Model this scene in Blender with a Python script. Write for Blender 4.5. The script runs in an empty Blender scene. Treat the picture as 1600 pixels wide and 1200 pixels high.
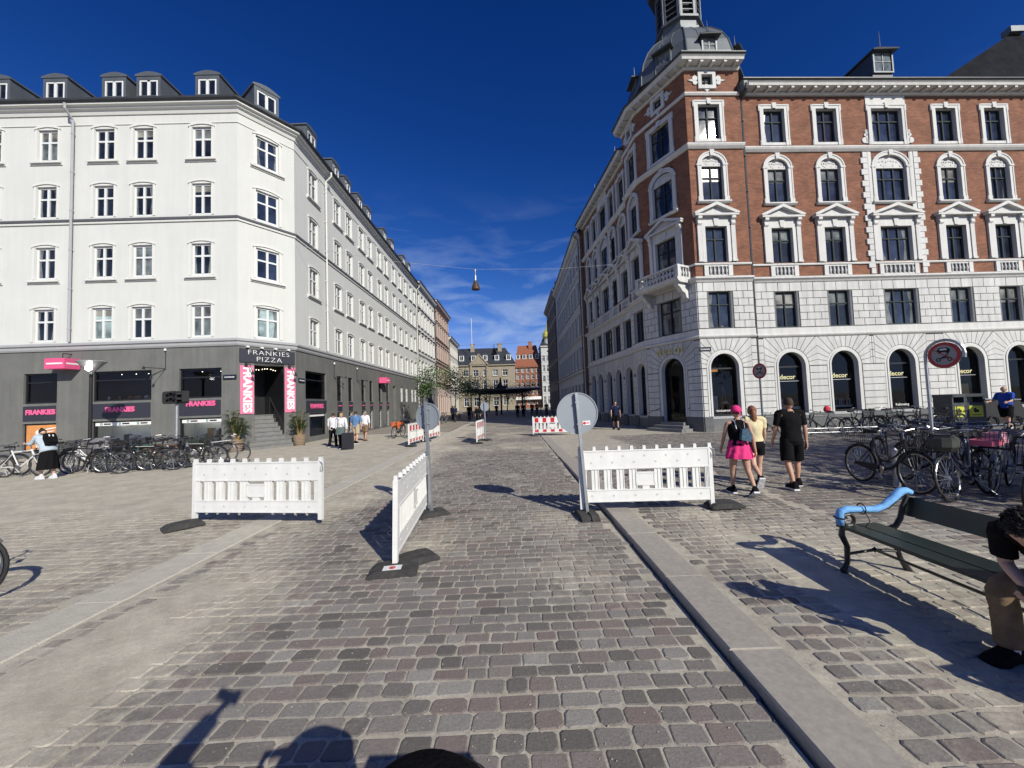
import bpy, math, random
import numpy as np
from mathutils import Vector, Matrix, noise as mnoise
R = math.radians
random.seed(7)
scn = bpy.context.scene
# ---------------------------------------------------------------- camera
cd = bpy.data.cameras.new("camera"); cam = bpy.data.objects.new("camera", cd)
scn.collection.objects.link(cam); scn.camera = cam
cd.sensor_width = 36.0; cd.lens = 36.0 * 601 / 1600; cd.clip_end = 3000; cd.clip_start = 0.05
PIT, ROL = R(2.79), 0.036
_F = Vector((0, math.cos(PIT), math.sin(PIT))); _U = Vector((0, -math.sin(PIT), math.cos(PIT))); _R = Vector((1, 0, 0))
_r = _R * math.cos(ROL) - _U * math.sin(ROL); _u = _R * math.sin(ROL) + _U * math.cos(ROL)
cm = Matrix((( _r.x, _u.x, -_F.x, 0), (_r.y, _u.y, -_F.y, 0), (_r.z, _u.z, -_F.z, 1.8), (0, 0, 0, 1)))
cam.matrix_world = cm
# ---------------------------------------------------------------- sun and sky
SUN = Vector((0.93, -1.35, 1.0)).normalized()
EL = math.asin(SUN.z)
sl = bpy.data.lights.new("sun", 'SUN'); sl.energy = 5.0; sl.angle = R(0.53); sl.color = (1.0, 0.95, 0.835)
so = bpy.data.objects.new("sun", sl); scn.collection.objects.link(so)
so.rotation_euler = SUN.to_track_quat('Z', 'Y').to_euler(); so.location = (20, -30, 40)
W = bpy.data.worlds.new("World"); scn.world = W; W.use_nodes = True
nt = W.node_tree; nt.nodes.clear()
def nd(t, ty, **k):
    n = t.nodes.new(ty)
    for a, b in k.items():
        if a[0] == '_': n.inputs[a[1:].replace('_', ' ')].default_value = b
        else: setattr(n, a, b)
    return n
sky = nd(nt, 'ShaderNodeTexSky', sky_type='NISHITA', sun_disc=False)
sky.sun_elevation = EL; sky.sun_rotation = math.atan2(SUN.x, SUN.y)
sky.altitude = 0; sky.air_density = 1.0; sky.dust_density = 0.25; sky.ozone_density = 3.0
# deep polarised blue: a contrast curve per channel on the physical sky
SC = 0.075
ssep = nd(nt, 'ShaderNodeSeparateColor'); scmb = nd(nt, 'ShaderNodeCombineColor')
nt.links.new(sky.outputs[0], ssep.inputs[0])
for ch, (k_, g_, cap) in enumerate(((5.75, 2.475, .40), (1.45, 1.57, .55), (1.66, 1.26, .92))):
    a_ = nd(nt, 'ShaderNodeMath', operation='MULTIPLY'); a_.inputs[1].default_value = SC; b_ = nd(nt, 'ShaderNodeMath', operation='POWER'); b_.inputs[1].default_value = g_
    c_ = nd(nt, 'ShaderNodeMath', operation='MULTIPLY'); c_.inputs[1].default_value = k_ / SC; d_ = nd(nt, 'ShaderNodeMath', operation='MINIMUM'); d_.inputs[1].default_value = cap / SC
    nt.links.new(ssep.outputs[ch], a_.inputs[0]); nt.links.new(a_.outputs[0], b_.inputs[0]); nt.links.new(b_.outputs[0], c_.inputs[0]); nt.links.new(c_.outputs[0], d_.inputs[0]); nt.links.new(d_.outputs[0], scmb.inputs[ch])
tc = nd(nt, 'ShaderNodeTexCoord')
mp = nd(nt, 'ShaderNodeMapping'); mp.inputs['Scale'].default_value = (2.2, 2.2, 9.0); mp.inputs['Rotation'].default_value = (0, R(-16), 0); mp.inputs['Location'].default_value = (0.35, 0.1, 0.0)
nz = nd(nt, 'ShaderNodeTexNoise'); nz.inputs['Scale'].default_value = 2.1; nz.inputs['Detail'].default_value = 6; nz.inputs['Roughness'].default_value = 0.55; nz.inputs['Distortion'].default_value = 0.5
cr = nd(nt, 'ShaderNodeValToRGB'); cr.color_ramp.elements[0].position = 0.48; cr.color_ramp.elements[1].position = 0.80
sp = nd(nt, 'ShaderNodeSeparateXYZ')
el = nd(nt, 'ShaderNodeMapRange', interpolation_type='SMOOTHSTEP'); el.inputs['From Min'].default_value = 0.52; el.inputs['From Max'].default_value = 0.16
el.inputs['To Min'].default_value = 0.0; el.inputs['To Max'].default_value = 1.0
mu = nd(nt, 'ShaderNodeMath', operation='MULTIPLY'); mu2 = nd(nt, 'ShaderNodeMath', operation='MULTIPLY'); mu2.inputs[1].default_value = 0.72
mx = nd(nt, 'ShaderNodeMix', data_type='RGBA'); mx.inputs[7].default_value = (6.6, 8.2, 11.0, 1)
bg = nd(nt, 'ShaderNodeBackground'); bg.inputs['Strength'].default_value = 0.075
wo = nd(nt, 'ShaderNodeOutputWorld')
L = nt.links.new
L(tc.outputs['Generated'], mp.inputs[0]); L(mp.outputs[0], nz.inputs['Vector']); L(nz.outputs['Fac'], cr.inputs[0])
L(tc.outputs['Generated'], sp.inputs[0]); L(sp.outputs['Z'], el.inputs['Value'])
L(cr.outputs[0], mu.inputs[0]); L(el.outputs[0], mu.inputs[1]); L(mu.outputs[0], mu2.inputs[0])
L(mu2.outputs[0], mx.inputs[0]); L(scmb.outputs[0], mx.inputs[6]); L(mx.outputs[2], bg.inputs['Color']); L(bg.outputs[0], wo.inputs[0])
scn.view_settings.view_transform = 'Standard'; scn.view_settings.look = 'None'; scn.view_settings.exposure = 0.0; scn.view_settings.gamma = 1.0
scn.render.engine = 'CYCLES'
scn.cycles.max_bounces = 5; scn.cycles.transparent_max_bounces = 8; scn.cycles.glossy_bounces = 3; scn.cycles.diffuse_bounces = 1

# ---------------------------------------------------------------- materials
MATS = {}
def pm(name, col, rough=0.7, metal=0.0, var=0.12, scale=3.0, bump=0.0, bscale=40, spec=0.5, streak=0.0):
    """painted / stone / cloth surface: base colour broken by two noises, fine bump"""
    if name in MATS: return MATS[name]
    m = bpy.data.materials.new(name); m.use_nodes = True; t = m.node_tree; b = t.nodes['Principled BSDF']
    b.inputs['Roughness'].default_value = rough; b.inputs['Metallic'].default_value = metal; b.inputs['Specular IOR Level'].default_value = spec
    c = nd(t, 'ShaderNodeTexCoord')
    n = nd(t, 'ShaderNodeTexNoise'); n.inputs['Scale'].default_value = scale; n.inputs['Detail'].default_value = 6; n.inputs['Roughness'].default_value = 0.65
    mr = nd(t, 'ShaderNodeMapRange'); mr.inputs['From Min'].default_value = 0.3; mr.inputs['From Max'].default_value = 0.7
    mr.inputs['To Min'].default_value = 1 - var; mr.inputs['To Max'].default_value = 1 + var
    v = nd(t, 'ShaderNodeVectorMath', operation='SCALE'); v.inputs[0].default_value = col[:3]
    t.links.new(c.outputs['Object'], n.inputs['Vector']); t.links.new(n.outputs['Fac'], mr.inputs['Value'])
    fac = mr.outputs[0]
    if streak:
        mp = nd(t, 'ShaderNodeMapping'); mp.inputs['Scale'].default_value = (2.5, 2.5, 0.18)
        n2 = nd(t, 'ShaderNodeTexNoise'); n2.inputs['Scale'].default_value = 2.0; n2.inputs['Detail'].default_value = 5
        m2 = nd(t, 'ShaderNodeMapRange'); m2.inputs['From Min'].default_value = 0.35; m2.inputs['From Max'].default_value = 0.65; m2.inputs['To Min'].default_value = 1 - streak; m2.inputs['To Max'].default_value = 1 + streak * 0.3
        mm = nd(t, 'ShaderNodeMath', operation='MULTIPLY')
        t.links.new(c.outputs['Object'], mp.inputs[0]); t.links.new(mp.outputs[0], n2.inputs['Vector']); t.links.new(n2.outputs['Fac'], m2.inputs['Value'])
        t.links.new(fac, mm.inputs[0]); t.links.new(m2.outputs[0], mm.inputs[1]); fac = mm.outputs[0]
    t.links.new(fac, v.inputs['Scale']); t.links.new(v.outputs[0], b.inputs['Base Color'])
    if bump:
        n3 = nd(t, 'ShaderNodeTexNoise'); n3.inputs['Scale'].default_value = bscale; n3.inputs['Detail'].default_value = 4
        bp = nd(t, 'ShaderNodeBump'); bp.inputs['Strength'].default_value = bump; bp.inputs['Distance'].default_value = 0.02
        t.links.new(c.outputs['Object'], n3.inputs['Vector']); t.links.new(n3.outputs['Fac'], bp.inputs['Height']); t.links.new(bp.outputs[0], b.inputs['Normal'])
    MATS[name] = m; return m
def emis(name, col, s):
    m = bpy.data.materials.new(name); m.use_nodes = True; t = m.node_tree; b = t.nodes['Principled BSDF']
    b.inputs['Base Color'].default_value = (*col, 1); b.inputs['Emission Color'].default_value = (*col, 1); b.inputs['Emission Strength'].default_value = s
    MATS[name] = m; return m
def glassy(name, col, rough=0.04):
    m = bpy.data.materials.new(name); m.use_nodes = True; t = m.node_tree; b = t.nodes['Principled BSDF']
    b.inputs['Roughness'].default_value = rough; b.inputs['Specular IOR Level'].default_value = 0.6
    c = nd(t, 'ShaderNodeTexCoord'); n = nd(t, 'ShaderNodeTexNoise'); n.inputs['Scale'].default_value = 1.6; n.inputs['Detail'].default_value = 3
    oi = nd(t, 'ShaderNodeObjectInfo')
    vm = nd(t, 'ShaderNodeVectorMath', operation='ADD'); t.links.new(c.outputs['Object'], vm.inputs[0]); 
    cb = nd(t, 'ShaderNodeCombineXYZ'); ml = nd(t, 'ShaderNodeMath', operation='MULTIPLY'); ml.inputs[1].default_value = 40
    t.links.new(oi.outputs['Random'], ml.inputs[0]); t.links.new(ml.outputs[0], cb.inputs[0]); t.links.new(cb.outputs[0], vm.inputs[1]); t.links.new(vm.outputs[0], n.inputs['Vector'])
    r = nd(t, 'ShaderNodeValToRGB'); r.color_ramp.elements[0].position = 0.35; r.color_ramp.elements[1].position = 0.75
    r.color_ramp.elements[0].color = (*[x * 0.5 for x in col], 1); r.color_ramp.elements[1].color = (*[min(1, x * 2.0) for x in col], 1)
    t.links.new(n.outputs['Fac'], r.inputs[0]); t.links.new(r.outputs[0], b.inputs['Base Color'])
    n2 = nd(t, 'ShaderNodeTexNoise'); n2.inputs['Scale'].default_value = 1.1
    bp = nd(t, 'ShaderNodeBump'); bp.inputs['Strength'].default_value = 0.12; bp.inputs['Distance'].default_value = 0.03
    t.links.new(vm.outputs[0], n2.inputs['Vector']); t.links.new(n2.outputs['Fac'], bp.inputs['Height']); t.links.new(bp.outputs[0], b.inputs['Normal'])
    MATS[name] = m; return m
def clear_glass(name, tint=(0.75, 0.8, 0.8), refl=0.12):
    m = bpy.data.materials.new(name); m.use_nodes = True; t = m.node_tree; t.nodes.remove(t.nodes['Principled BSDF'])
    tr = nd(t, 'ShaderNodeBsdfTransparent'); tr.inputs[0].default_value = (*tint, 1)
    gl = nd(t, 'ShaderNodeBsdfGlossy'); gl.inputs['Roughness'].default_value = 0.02
    fr = nd(t, 'ShaderNodeFresnel'); fr.inputs['IOR'].default_value = 1.5
    ad = nd(t, 'ShaderNodeMath', operation='ADD'); ad.inputs[1].default_value = refl * 0.3
    mx = nd(t, 'ShaderNodeMixShader'); t.links.new(fr.outputs[0], ad.inputs[0]); t.links.new(ad.outputs[0], mx.inputs[0]); t.links.new(tr.outputs[0], mx.inputs[1]); t.links.new(gl.outputs[0], mx.inputs[2])
    t.links.new(mx.outputs[0], t.nodes['Material Output'].inputs[0]); MATS[name] = m; return m
def brickmat(name, c1, c2, mortar, bw=0.24, rh=0.067, ms=0.008, var=0.30):
    m = bpy.data.materials.new(name); m.use_nodes = True; t = m.node_tree; b = t.nodes['Principled BSDF']; b.inputs['Roughness'].default_value = 0.9
    uv = nd(t, 'ShaderNodeUVMap'); uv.uv_map = 'uv'
    br = nd(t, 'ShaderNodeTexBrick'); br.inputs['Color1'].default_value = (*c1, 1); br.inputs['Color2'].default_value = (*c2, 1); br.inputs['Mortar'].default_value = (*mortar, 1)
    br.inputs['Scale'].default_value = 1; br.inputs['Brick Width'].default_value = bw; br.inputs['Row Height'].default_value = rh; br.inputs['Mortar Size'].default_value = ms; br.inputs['Bias'].default_value = 0.0
    n = nd(t, 'ShaderNodeTexNoise'); n.inputs['Scale'].default_value = 1.3; n.inputs['Detail'].default_value = 7; n.inputs['Roughness'].default_value = 0.7
    mr = nd(t, 'ShaderNodeMapRange'); mr.inputs['From Min'].default_value = 0.3; mr.inputs['From Max'].default_value = 0.7; mr.inputs['To Min'].default_value = 1 - var; mr.inputs['To Max'].default_value = 1 + var
    v = nd(t, 'ShaderNodeVectorMath', operation='SCALE')
    t.links.new(uv.outputs[0], br.inputs['Vector']); t.links.new(uv.outputs[0], n.inputs['Vector']); t.links.new(n.outputs['Fac'], mr.inputs['Value'])
    t.links.new(br.outputs['Color'], v.inputs[0]); t.links.new(mr.outputs[0], v.inputs['Scale']); t.links.new(v.outputs[0], b.inputs['Base Color'])
    bp = nd(t, 'ShaderNodeBump'); bp.inputs['Strength'].default_value = 0.5; bp.inputs['Distance'].default_value = 0.01; bp.invert = True
    t.links.new(br.outputs['Fac'], bp.inputs['Height']); t.links.new(bp.outputs[0], b.inputs['Normal'])
    MATS[name] = m; return m

plaster = pm('white_plaster', (.605, .615, .585), .85, var=.04, scale=.5, bump=.15, bscale=18, streak=.03)
plaster_trim = pm('white_trim', (.655, .66, .625), .8, var=.03, scale=2)
greyplaster = pm('grey_plaster', (.150, .152, .143), .85, var=.13, scale=.9, bump=.25, bscale=12, streak=.12)
greytrim = pm('grey_trim', (.36, .37, .38), .7, var=.06, scale=2)
darkband = pm('dark_band', (.10, .105, .12), .7)
slate = pm('slate_roof', (.035, .038, .046), .55, var=.35, scale=2.5, bump=.4, bscale=9)
zinc = pm('zinc', (.125, .14, .15), .5, .35, var=.18, scale=1.4)
zincdark = pm('dark_zinc', (.05, .055, .06), .5, .2, var=.2, scale=1.4)
winwhite = pm('white_window_paint', (.70, .72, .71), .45, var=.03)
windark = pm('dark_window_paint', (.03, .036, .04), .7, var=.1, spec=.2)
wingreen = pm('grey_green_window_paint', (.045, .056, .058), .75, var=.1, spec=.15)
winblack = pm('black_window_paint', (.015, .016, .019), .4, var=.1)
stucco = pm('white_stucco', (.60, .60, .575), .8, var=.06, scale=1.6, bump=.15, bscale=25, streak=.10)
stucco2 = pm('rusticated_stucco', (.56, .565, .545), .85, var=.09, scale=1.2, bump=.2, bscale=22, streak=.14)
groove = pm('stucco_joint', (.15, .155, .155), .9)
plinth = pm('plinth_granite', (.10, .105, .11), .7, var=.25, scale=6)
redbrick = brickmat('red_brick', (.255, .098, .050), (.160, .056, .030), (.215, .14, .10))
brownbrick = brickmat('brown_brick', (.125, .060, .042), (.095, .045, .032), (.13, .09, .072))
pane_dark = glassy('window_glass_dark', (.012, .015, .022))
pane_blue = glassy('window_glass_blue', (.02, .028, .05))
pane_curt = glassy('window_glass_curtain', (.13, .15, .15), .08)
pane_grn = glassy('window_glass_pale', (.26, .34, .33), .08)
PANES = [pane_dark, pane_dark, pane_dark, pane_blue, pane_curt]
shopglass = clear_glass('shop_glass', (.80, .83, .83), refl=.0)
black = pm('matt_black', (.009, .009, .011), .7, var=.15)
rubber = pm('black_rubber', (.042, .041, .040), .85, var=.45, scale=9, bump=.4, bscale=60)
tyre = pm('tyre_rubber', (.018, .018, .018), .8, var=.3, scale=12)
chrome = pm('chrome', (.30, .30, .31), .30, 1.0, var=.08)
galv = pm('galvanised_steel', (.40, .42, .44), .42, .65, var=.15, scale=7)
greypaint = pm('grey_sign_back', (.27, .30, .33), .45, .1, var=.04)
signwhite = pm('sign_white', (.75, .75, .73), .4, var=.02)
signred = pm('sign_red', (.42, .012, .02), .4, var=.05)
pvc = pm('white_barrier_plastic', (.74, .745, .715), .45, var=.05, scale=7, streak=.06)
redpvc = pm('red_reflective_foil', (.55, .02, .03), .35, var=.1, scale=6)
pink = pm('pink_paint', (.72, .19, .32), .55, var=.03)
pinkbox = pm('pink_sign_box', (.72, .10, .24), .5, var=.05)
navy = pm('charcoal_panel', (.030, .032, .045), .55, var=.06)
whitepaint = pm('white_lettering', (.80, .80, .78), .5, var=.02)
pinkletter = pm('pink_lettering', (.80, .13, .30), .5, var=.02)
gold = pm('gold_lettering', (.60, .52, .16), .4, .3, var=.05)
wood = pm('light_wood', (.45, .30, .15), .6, var=.2, scale=5)
copper = pm('brown_copper', (.07, .042, .025), .6, .2, var=.25, scale=4)
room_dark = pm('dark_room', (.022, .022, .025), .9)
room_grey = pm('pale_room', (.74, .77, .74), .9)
skin_a = pm('skin_light', (.56, .34, .25), .55, var=.06, scale=8)
skin_b = pm('skin_tan', (.47, .27, .18), .55, var=.06, scale=8)
leaf = pm('leaf_green', (.06, .105, .03), .55, var=.45, scale=3)
leafd = pm('leaf_dark_green', (.035, .07, .022), .5, var=.4, scale=3)
bark = pm('bark', (.10, .075, .05), .9, var=.3, scale=7, bump=.5)
shopclear = clear_glass('basement_glass', (.88, .9, .9), refl=0)
signgrey = pm('shaded_sign_face', (.30, .29, .29), .5, var=.06)  # sign white darkened to grey: the shade on the face is in the colour
wicker = pm('wicker', (.27, .20, .14), .85, var=.4, scale=30, bump=.5)

# ---------------------------------------------------------------- mesh builder
COL = scn.collection.objects
class MB:
    def __init__(s, mat=None, M=None):
        s.v = []; s.f = []; s.fm = []; s.uv = []; s.mats = []; s.M = M or Matrix(); s.cur = mat
    def mi(s, m):
        m = m or s.cur
        if m not in s.mats: s.mats.append(m)
        return s.mats.index(m)
    def add(s, vs, fs, mat=None):
        b = len(s.v); k = s.mi(mat)
        for p in vs:
            s.uv.append((p[0] + p[1] * 1e-4, p[2])); s.v.append(s.M @ Vector(p))
        for f in fs: s.f.append([i + b for i in f]); s.fm.append(k)
    def box(s, x0, y0, z0, x1, y1, z1, mat=None):
        if x0 > x1: x0, x1 = x1, x0
        if y0 > y1: y0, y1 = y1, y0
        if z0 > z1: z0, z1 = z1, z0
        s.add([(x0,y0,z0),(x1,y0,z0),(x1,y1,z0),(x0,y1,z0),(x0,y0,z1),(x1,y0,z1),(x1,y1,z1),(x0,y1,z1)],
              [(0,3,2,1),(4,5,6,7),(0,1,5,4),(1,2,6,5),(2,3,7,6),(3,0,4,7)], mat)
    def prism(s, poly, y0, y1, mat=None):          # polygon in x,z extruded along y
        n = len(poly); vs = [(x, y0, z) for x, z in poly] + [(x, y1, z) for x, z in poly]
        s.add(vs, [tuple(range(n)), tuple(range(2*n-1, n-1, -1))] + [(i, (i+1) % n, (i+1) % n + n, i+n) for i in range(n)], mat)
    def prismz(s, poly, z0, z1, mat=None, top=1.0):
        n = len(poly); cx = sum(p[0] for p in poly)/n; cy = sum(p[1] for p in poly)/n
        vs = [(x, y, z0) for x, y in poly] + [(cx+(x-cx)*top, cy+(y-cy)*top, z1) for x, y in poly]
        s.add(vs, [tuple(range(n-1, -1, -1)), tuple(range(n, 2*n))] + [(i, (i+1) % n, (i+1) % n + n, i+n) for i in range(n)], mat)
    def prismx(s, poly, x0, x1, mat=None):          # polygon in y,z extruded along x
        n = len(poly); vs = [(x0, y, z) for y, z in poly] + [(x1, y, z) for y, z in poly]
        s.add(vs, [tuple(range(n)), tuple(range(2*n-1, n-1, -1))] + [(i, i+n, (i+1) % n + n, (i+1) % n) for i in range(n)], mat)
    def quad(s, a, b, c, d, mat=None): s.add([a, b, c, d], [(0,1,2,3)], mat)
    def path(s, pts, r, n=8, mat=None, closed=False, flat=1.0):
        pts = [Vector(p) for p in pts]; rs = r if isinstance(r, (list, tuple)) else [r]*len(pts)
        vs = []; N = len(pts); up = Vector((0, 0, 1)); prev = None
        for i, p in enumerate(pts):
            a = pts[i-1] if (i > 0 or closed) else p; b = pts[(i+1) % N] if (i < N-1 or closed) else p
            d = (b - a).normalized()
            if prev is None:
                u = d.cross(up)
                if u.length < 1e-3: u = d.cross(Vector((1, 0, 0)))
                u.normalize()
            else:
                u = prev - d * prev.dot(d)
                u = u.normalized() if u.length > 1e-5 else prev
            prev = u; w = d.cross(u)
            for k in range(n):
                t = 2*math.pi*k/n; vs.append(p + (u*math.cos(t) + w*math.sin(t)*flat) * rs[i])
        fs = []
        for i in range(N if closed else N-1):
            j = (i+1) % N
            for k in range(n): fs.append((i*n+k, i*n+(k+1) % n, j*n+(k+1) % n, j*n+k))
        if not closed: fs += [tuple(range(n-1, -1, -1)), tuple((N-1)*n+k for k in range(n))]
        s.add(vs, fs, mat)
    def lathe(s, prof, c=(0,0,0), n=16, mat=None, ax=(1,1), rot=0):
        vs = []; N = len(prof)
        for r, z in prof:
            for k in range(n):
                t = 2*math.pi*k/n + rot; vs.append((c[0]+r*math.cos(t)*ax[0], c[1]+r*math.sin(t)*ax[1], c[2]+z))
        fs = [(i*n+k, i*n+(k+1) % n, (i+1)*n+(k+1) % n, (i+1)*n+k) for i in range(N-1) for k in range(n)]
        fs += [tuple(range(n-1, -1, -1)), tuple((N-1)*n+k for k in range(n))]
        s.add(vs, fs, mat)
    def disc(s, c, r, y0, y1, n=24, mat=None, sx=1): s.prism([(c[0]+r*sx*math.cos(2*math.pi*k/n), c[1]+r*math.sin(2*math.pi*k/n)) for k in range(n)], y0, y1, mat)
    def ring(s, c, r0, r1, y0, y1, n=28, mat=None, a0=0, a1=2*math.pi):
        for k in range(n):
            t0 = a0+(a1-a0)*k/n; t1 = a0+(a1-a0)*(k+1)/n
            s.prism([(c[0]+r0*math.cos(t0), c[1]+r0*math.sin(t0)), (c[0]+r1*math.cos(t0), c[1]+r1*math.sin(t0)), (c[0]+r1*math.cos(t1), c[1]+r1*math.sin(t1)), (c[0]+r0*math.cos(t1), c[1]+r0*math.sin(t1))], y0, y1, mat)
    def mesh(s, name, off=(0,0,0), smooth=False):
        me = bpy.data.meshes.new(name); o = Vector(off)
        me.from_pydata([tuple(p - o) for p in s.v], [], s.f)
        for m in s.mats: me.materials.append(m)
        me.polygons.foreach_set('material_index', s.fm)
        uvl = me.uv_layers.new(name='uv'); li = np.empty(len(me.loops), dtype=np.int32); me.loops.foreach_get('vertex_index', li)
        if len(li): uvl.data.foreach_set('uv', np.array(s.uv, dtype=np.float32)[li].ravel())
        if smooth: me.polygons.foreach_set('use_smooth', [True]*len(me.polygons))
        me.update(); return me
    def build(s, name, parent=None, smooth=False, wl=(0,0,0), **k):
        """wl: world position of the parent (vertices are in world space when given)"""
        o = bpy.data.objects.new(name, s.mesh(name, wl, smooth)); COL.link(o)
        if parent is not None: o.parent = parent
        if k: tag(o, **k)
        return o
def tag(o, label=None, cat=None, group=None, kind=None):
    if label: o['label'] = label
    if cat: o['category'] = cat
    if group: o['group'] = group
    if kind: o['kind'] = kind
    return o
def empty(name, loc=(0,0,0), rz=0, **k):
    o = bpy.data.objects.new(name, None); COL.link(o); o.location = loc; o.rotation_euler = (0, 0, rz); o.empty_display_size = .3
    return tag(o, **k)
def put(me, name, parent=None, loc=(0,0,0), rot=(0,0,0), sc=None):
    o = bpy.data.objects.new(name, me); COL.link(o); o.location = loc; o.rotation_euler = rot
    if sc: o.scale = sc
    if parent is not None: o.parent = parent
    return o
def copy_tree(o, parent=None, recolor=None):
    c = o.copy(); COL.link(c); c.parent = parent
    for s in (c.material_slots if recolor else []):
        if s.material and s.material.name in recolor: s.link = 'OBJECT'; s.material = recolor[s.material.name]
    if recolor and c.type == 'MESH':
        for i, m in enumerate(o.data.materials):
            if m and m.name in recolor: c.material_slots[i].link = 'OBJECT'; c.material_slots[i].material = recolor[m.name]
    for ch in o.children: copy_tree(ch, c, recolor)
    return c
def recol_slot(o, old, new):
    for i, m in enumerate(o.data.materials):
        if m and m.name == old: o.material_slots[i].link = 'OBJECT'; o.material_slots[i].material = new
def text(s, size, mat, name, parent=None, loc=(0,0,0), rot=(R(90),0,0), ext=.01, bold=0.0, sx=1.0, align='CENTER', space=1.0):
    cu = bpy.data.curves.new('t', 'FONT'); cu.body = s; cu.size = size; cu.extrude = ext; cu.offset = bold; cu.align_x = align; cu.align_y = 'CENTER'; cu.space_character = space; cu.resolution_u = 3
    t = bpy.data.objects.new('t', cu); COL.link(t); dg = bpy.context.evaluated_depsgraph_get(); dg.update()
    me = bpy.data.meshes.new_from_object(t.evaluated_get(dg)); COL.unlink(t); bpy.data.objects.remove(t)
    me.materials.clear(); me.materials.append(mat)
    return put(me, name, parent, loc, rot, (sx, 1, 1))
def FM(P, ang): return Matrix.Translation((P[0], P[1], 0)) @ Matrix.Rotation(ang, 4, 'Z')
# ---------------------------------------------------------------- ground
def sm(a, b, x):
    t = min(1, max(0, (x - a) / (b - a))); return t*t*(3-2*t)
def N2(x, y, s, seed=0): return mnoise.noise(Vector((x*s, y*s, seed*7.3)))
KX = 1.42
def dust(x, y):
    """how much sand lies on the stones, 0 none .. 1 buried"""
    n = N2(x, y, .55, 1) + .6*N2(x, y, 1.7, 2)
    if x < -3.6:                                   # left pavement: sanded all over, more further off
        d = .60 + .34*sm(4, 9, y) + .12*sm(-5, -9, x) + .22*n
        if x > -5.0: d -= .10
    elif x < KX:                                   # the road
        d = .13 + .46*n
        d += .80*(1 - sm(-3.5, -1.9 + .5*N2(x, y, .5, 5), x)) * (1 - .35*sm(12, 20, y))
        d += .42*math.exp(-((x-.75)/.55)**2) * sm(2.5, 4, y) * (1-sm(6.0, 8.5, y))
        d += .45*math.exp(-((x+1.5)**2)/.5 - ((y-5.1)**2)/1.2)
        d += .5*math.exp(-((x-.15)**2)/.05 - ((y-2.75)**2)/.12)
        d += .25*sm(9, 16, y)
    else:                                          # right pavement
        d = .20 + .42*n + .32*math.exp(-((x-4.3)/1.5)**2 - ((y-3.9)/1.3)**2) + .25*sm(8, 14, y)*(1-sm(3, 7, x))
        d += .42*math.exp(-((x - 2.75 - .1*N2(x, y, .8, 3)) / .30)**2) * (1-sm(8, 11, y))
        d += .42*math.exp(-((x-3.4)**2)/.4 - ((y-3.3)**2)/1.2)
        d += .12*math.exp(-((x - 4.0)/.9)**2)
        d -= .22*sm(5.5, 7.5, x)
    return min(1, max(0, d))
def gz(x, y):
    """height of the finished surface"""
    if x > KX: return .05*(1 - sm(9, 13.5, y))
    if x < -3.85: return .004
    return 0.0
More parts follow.
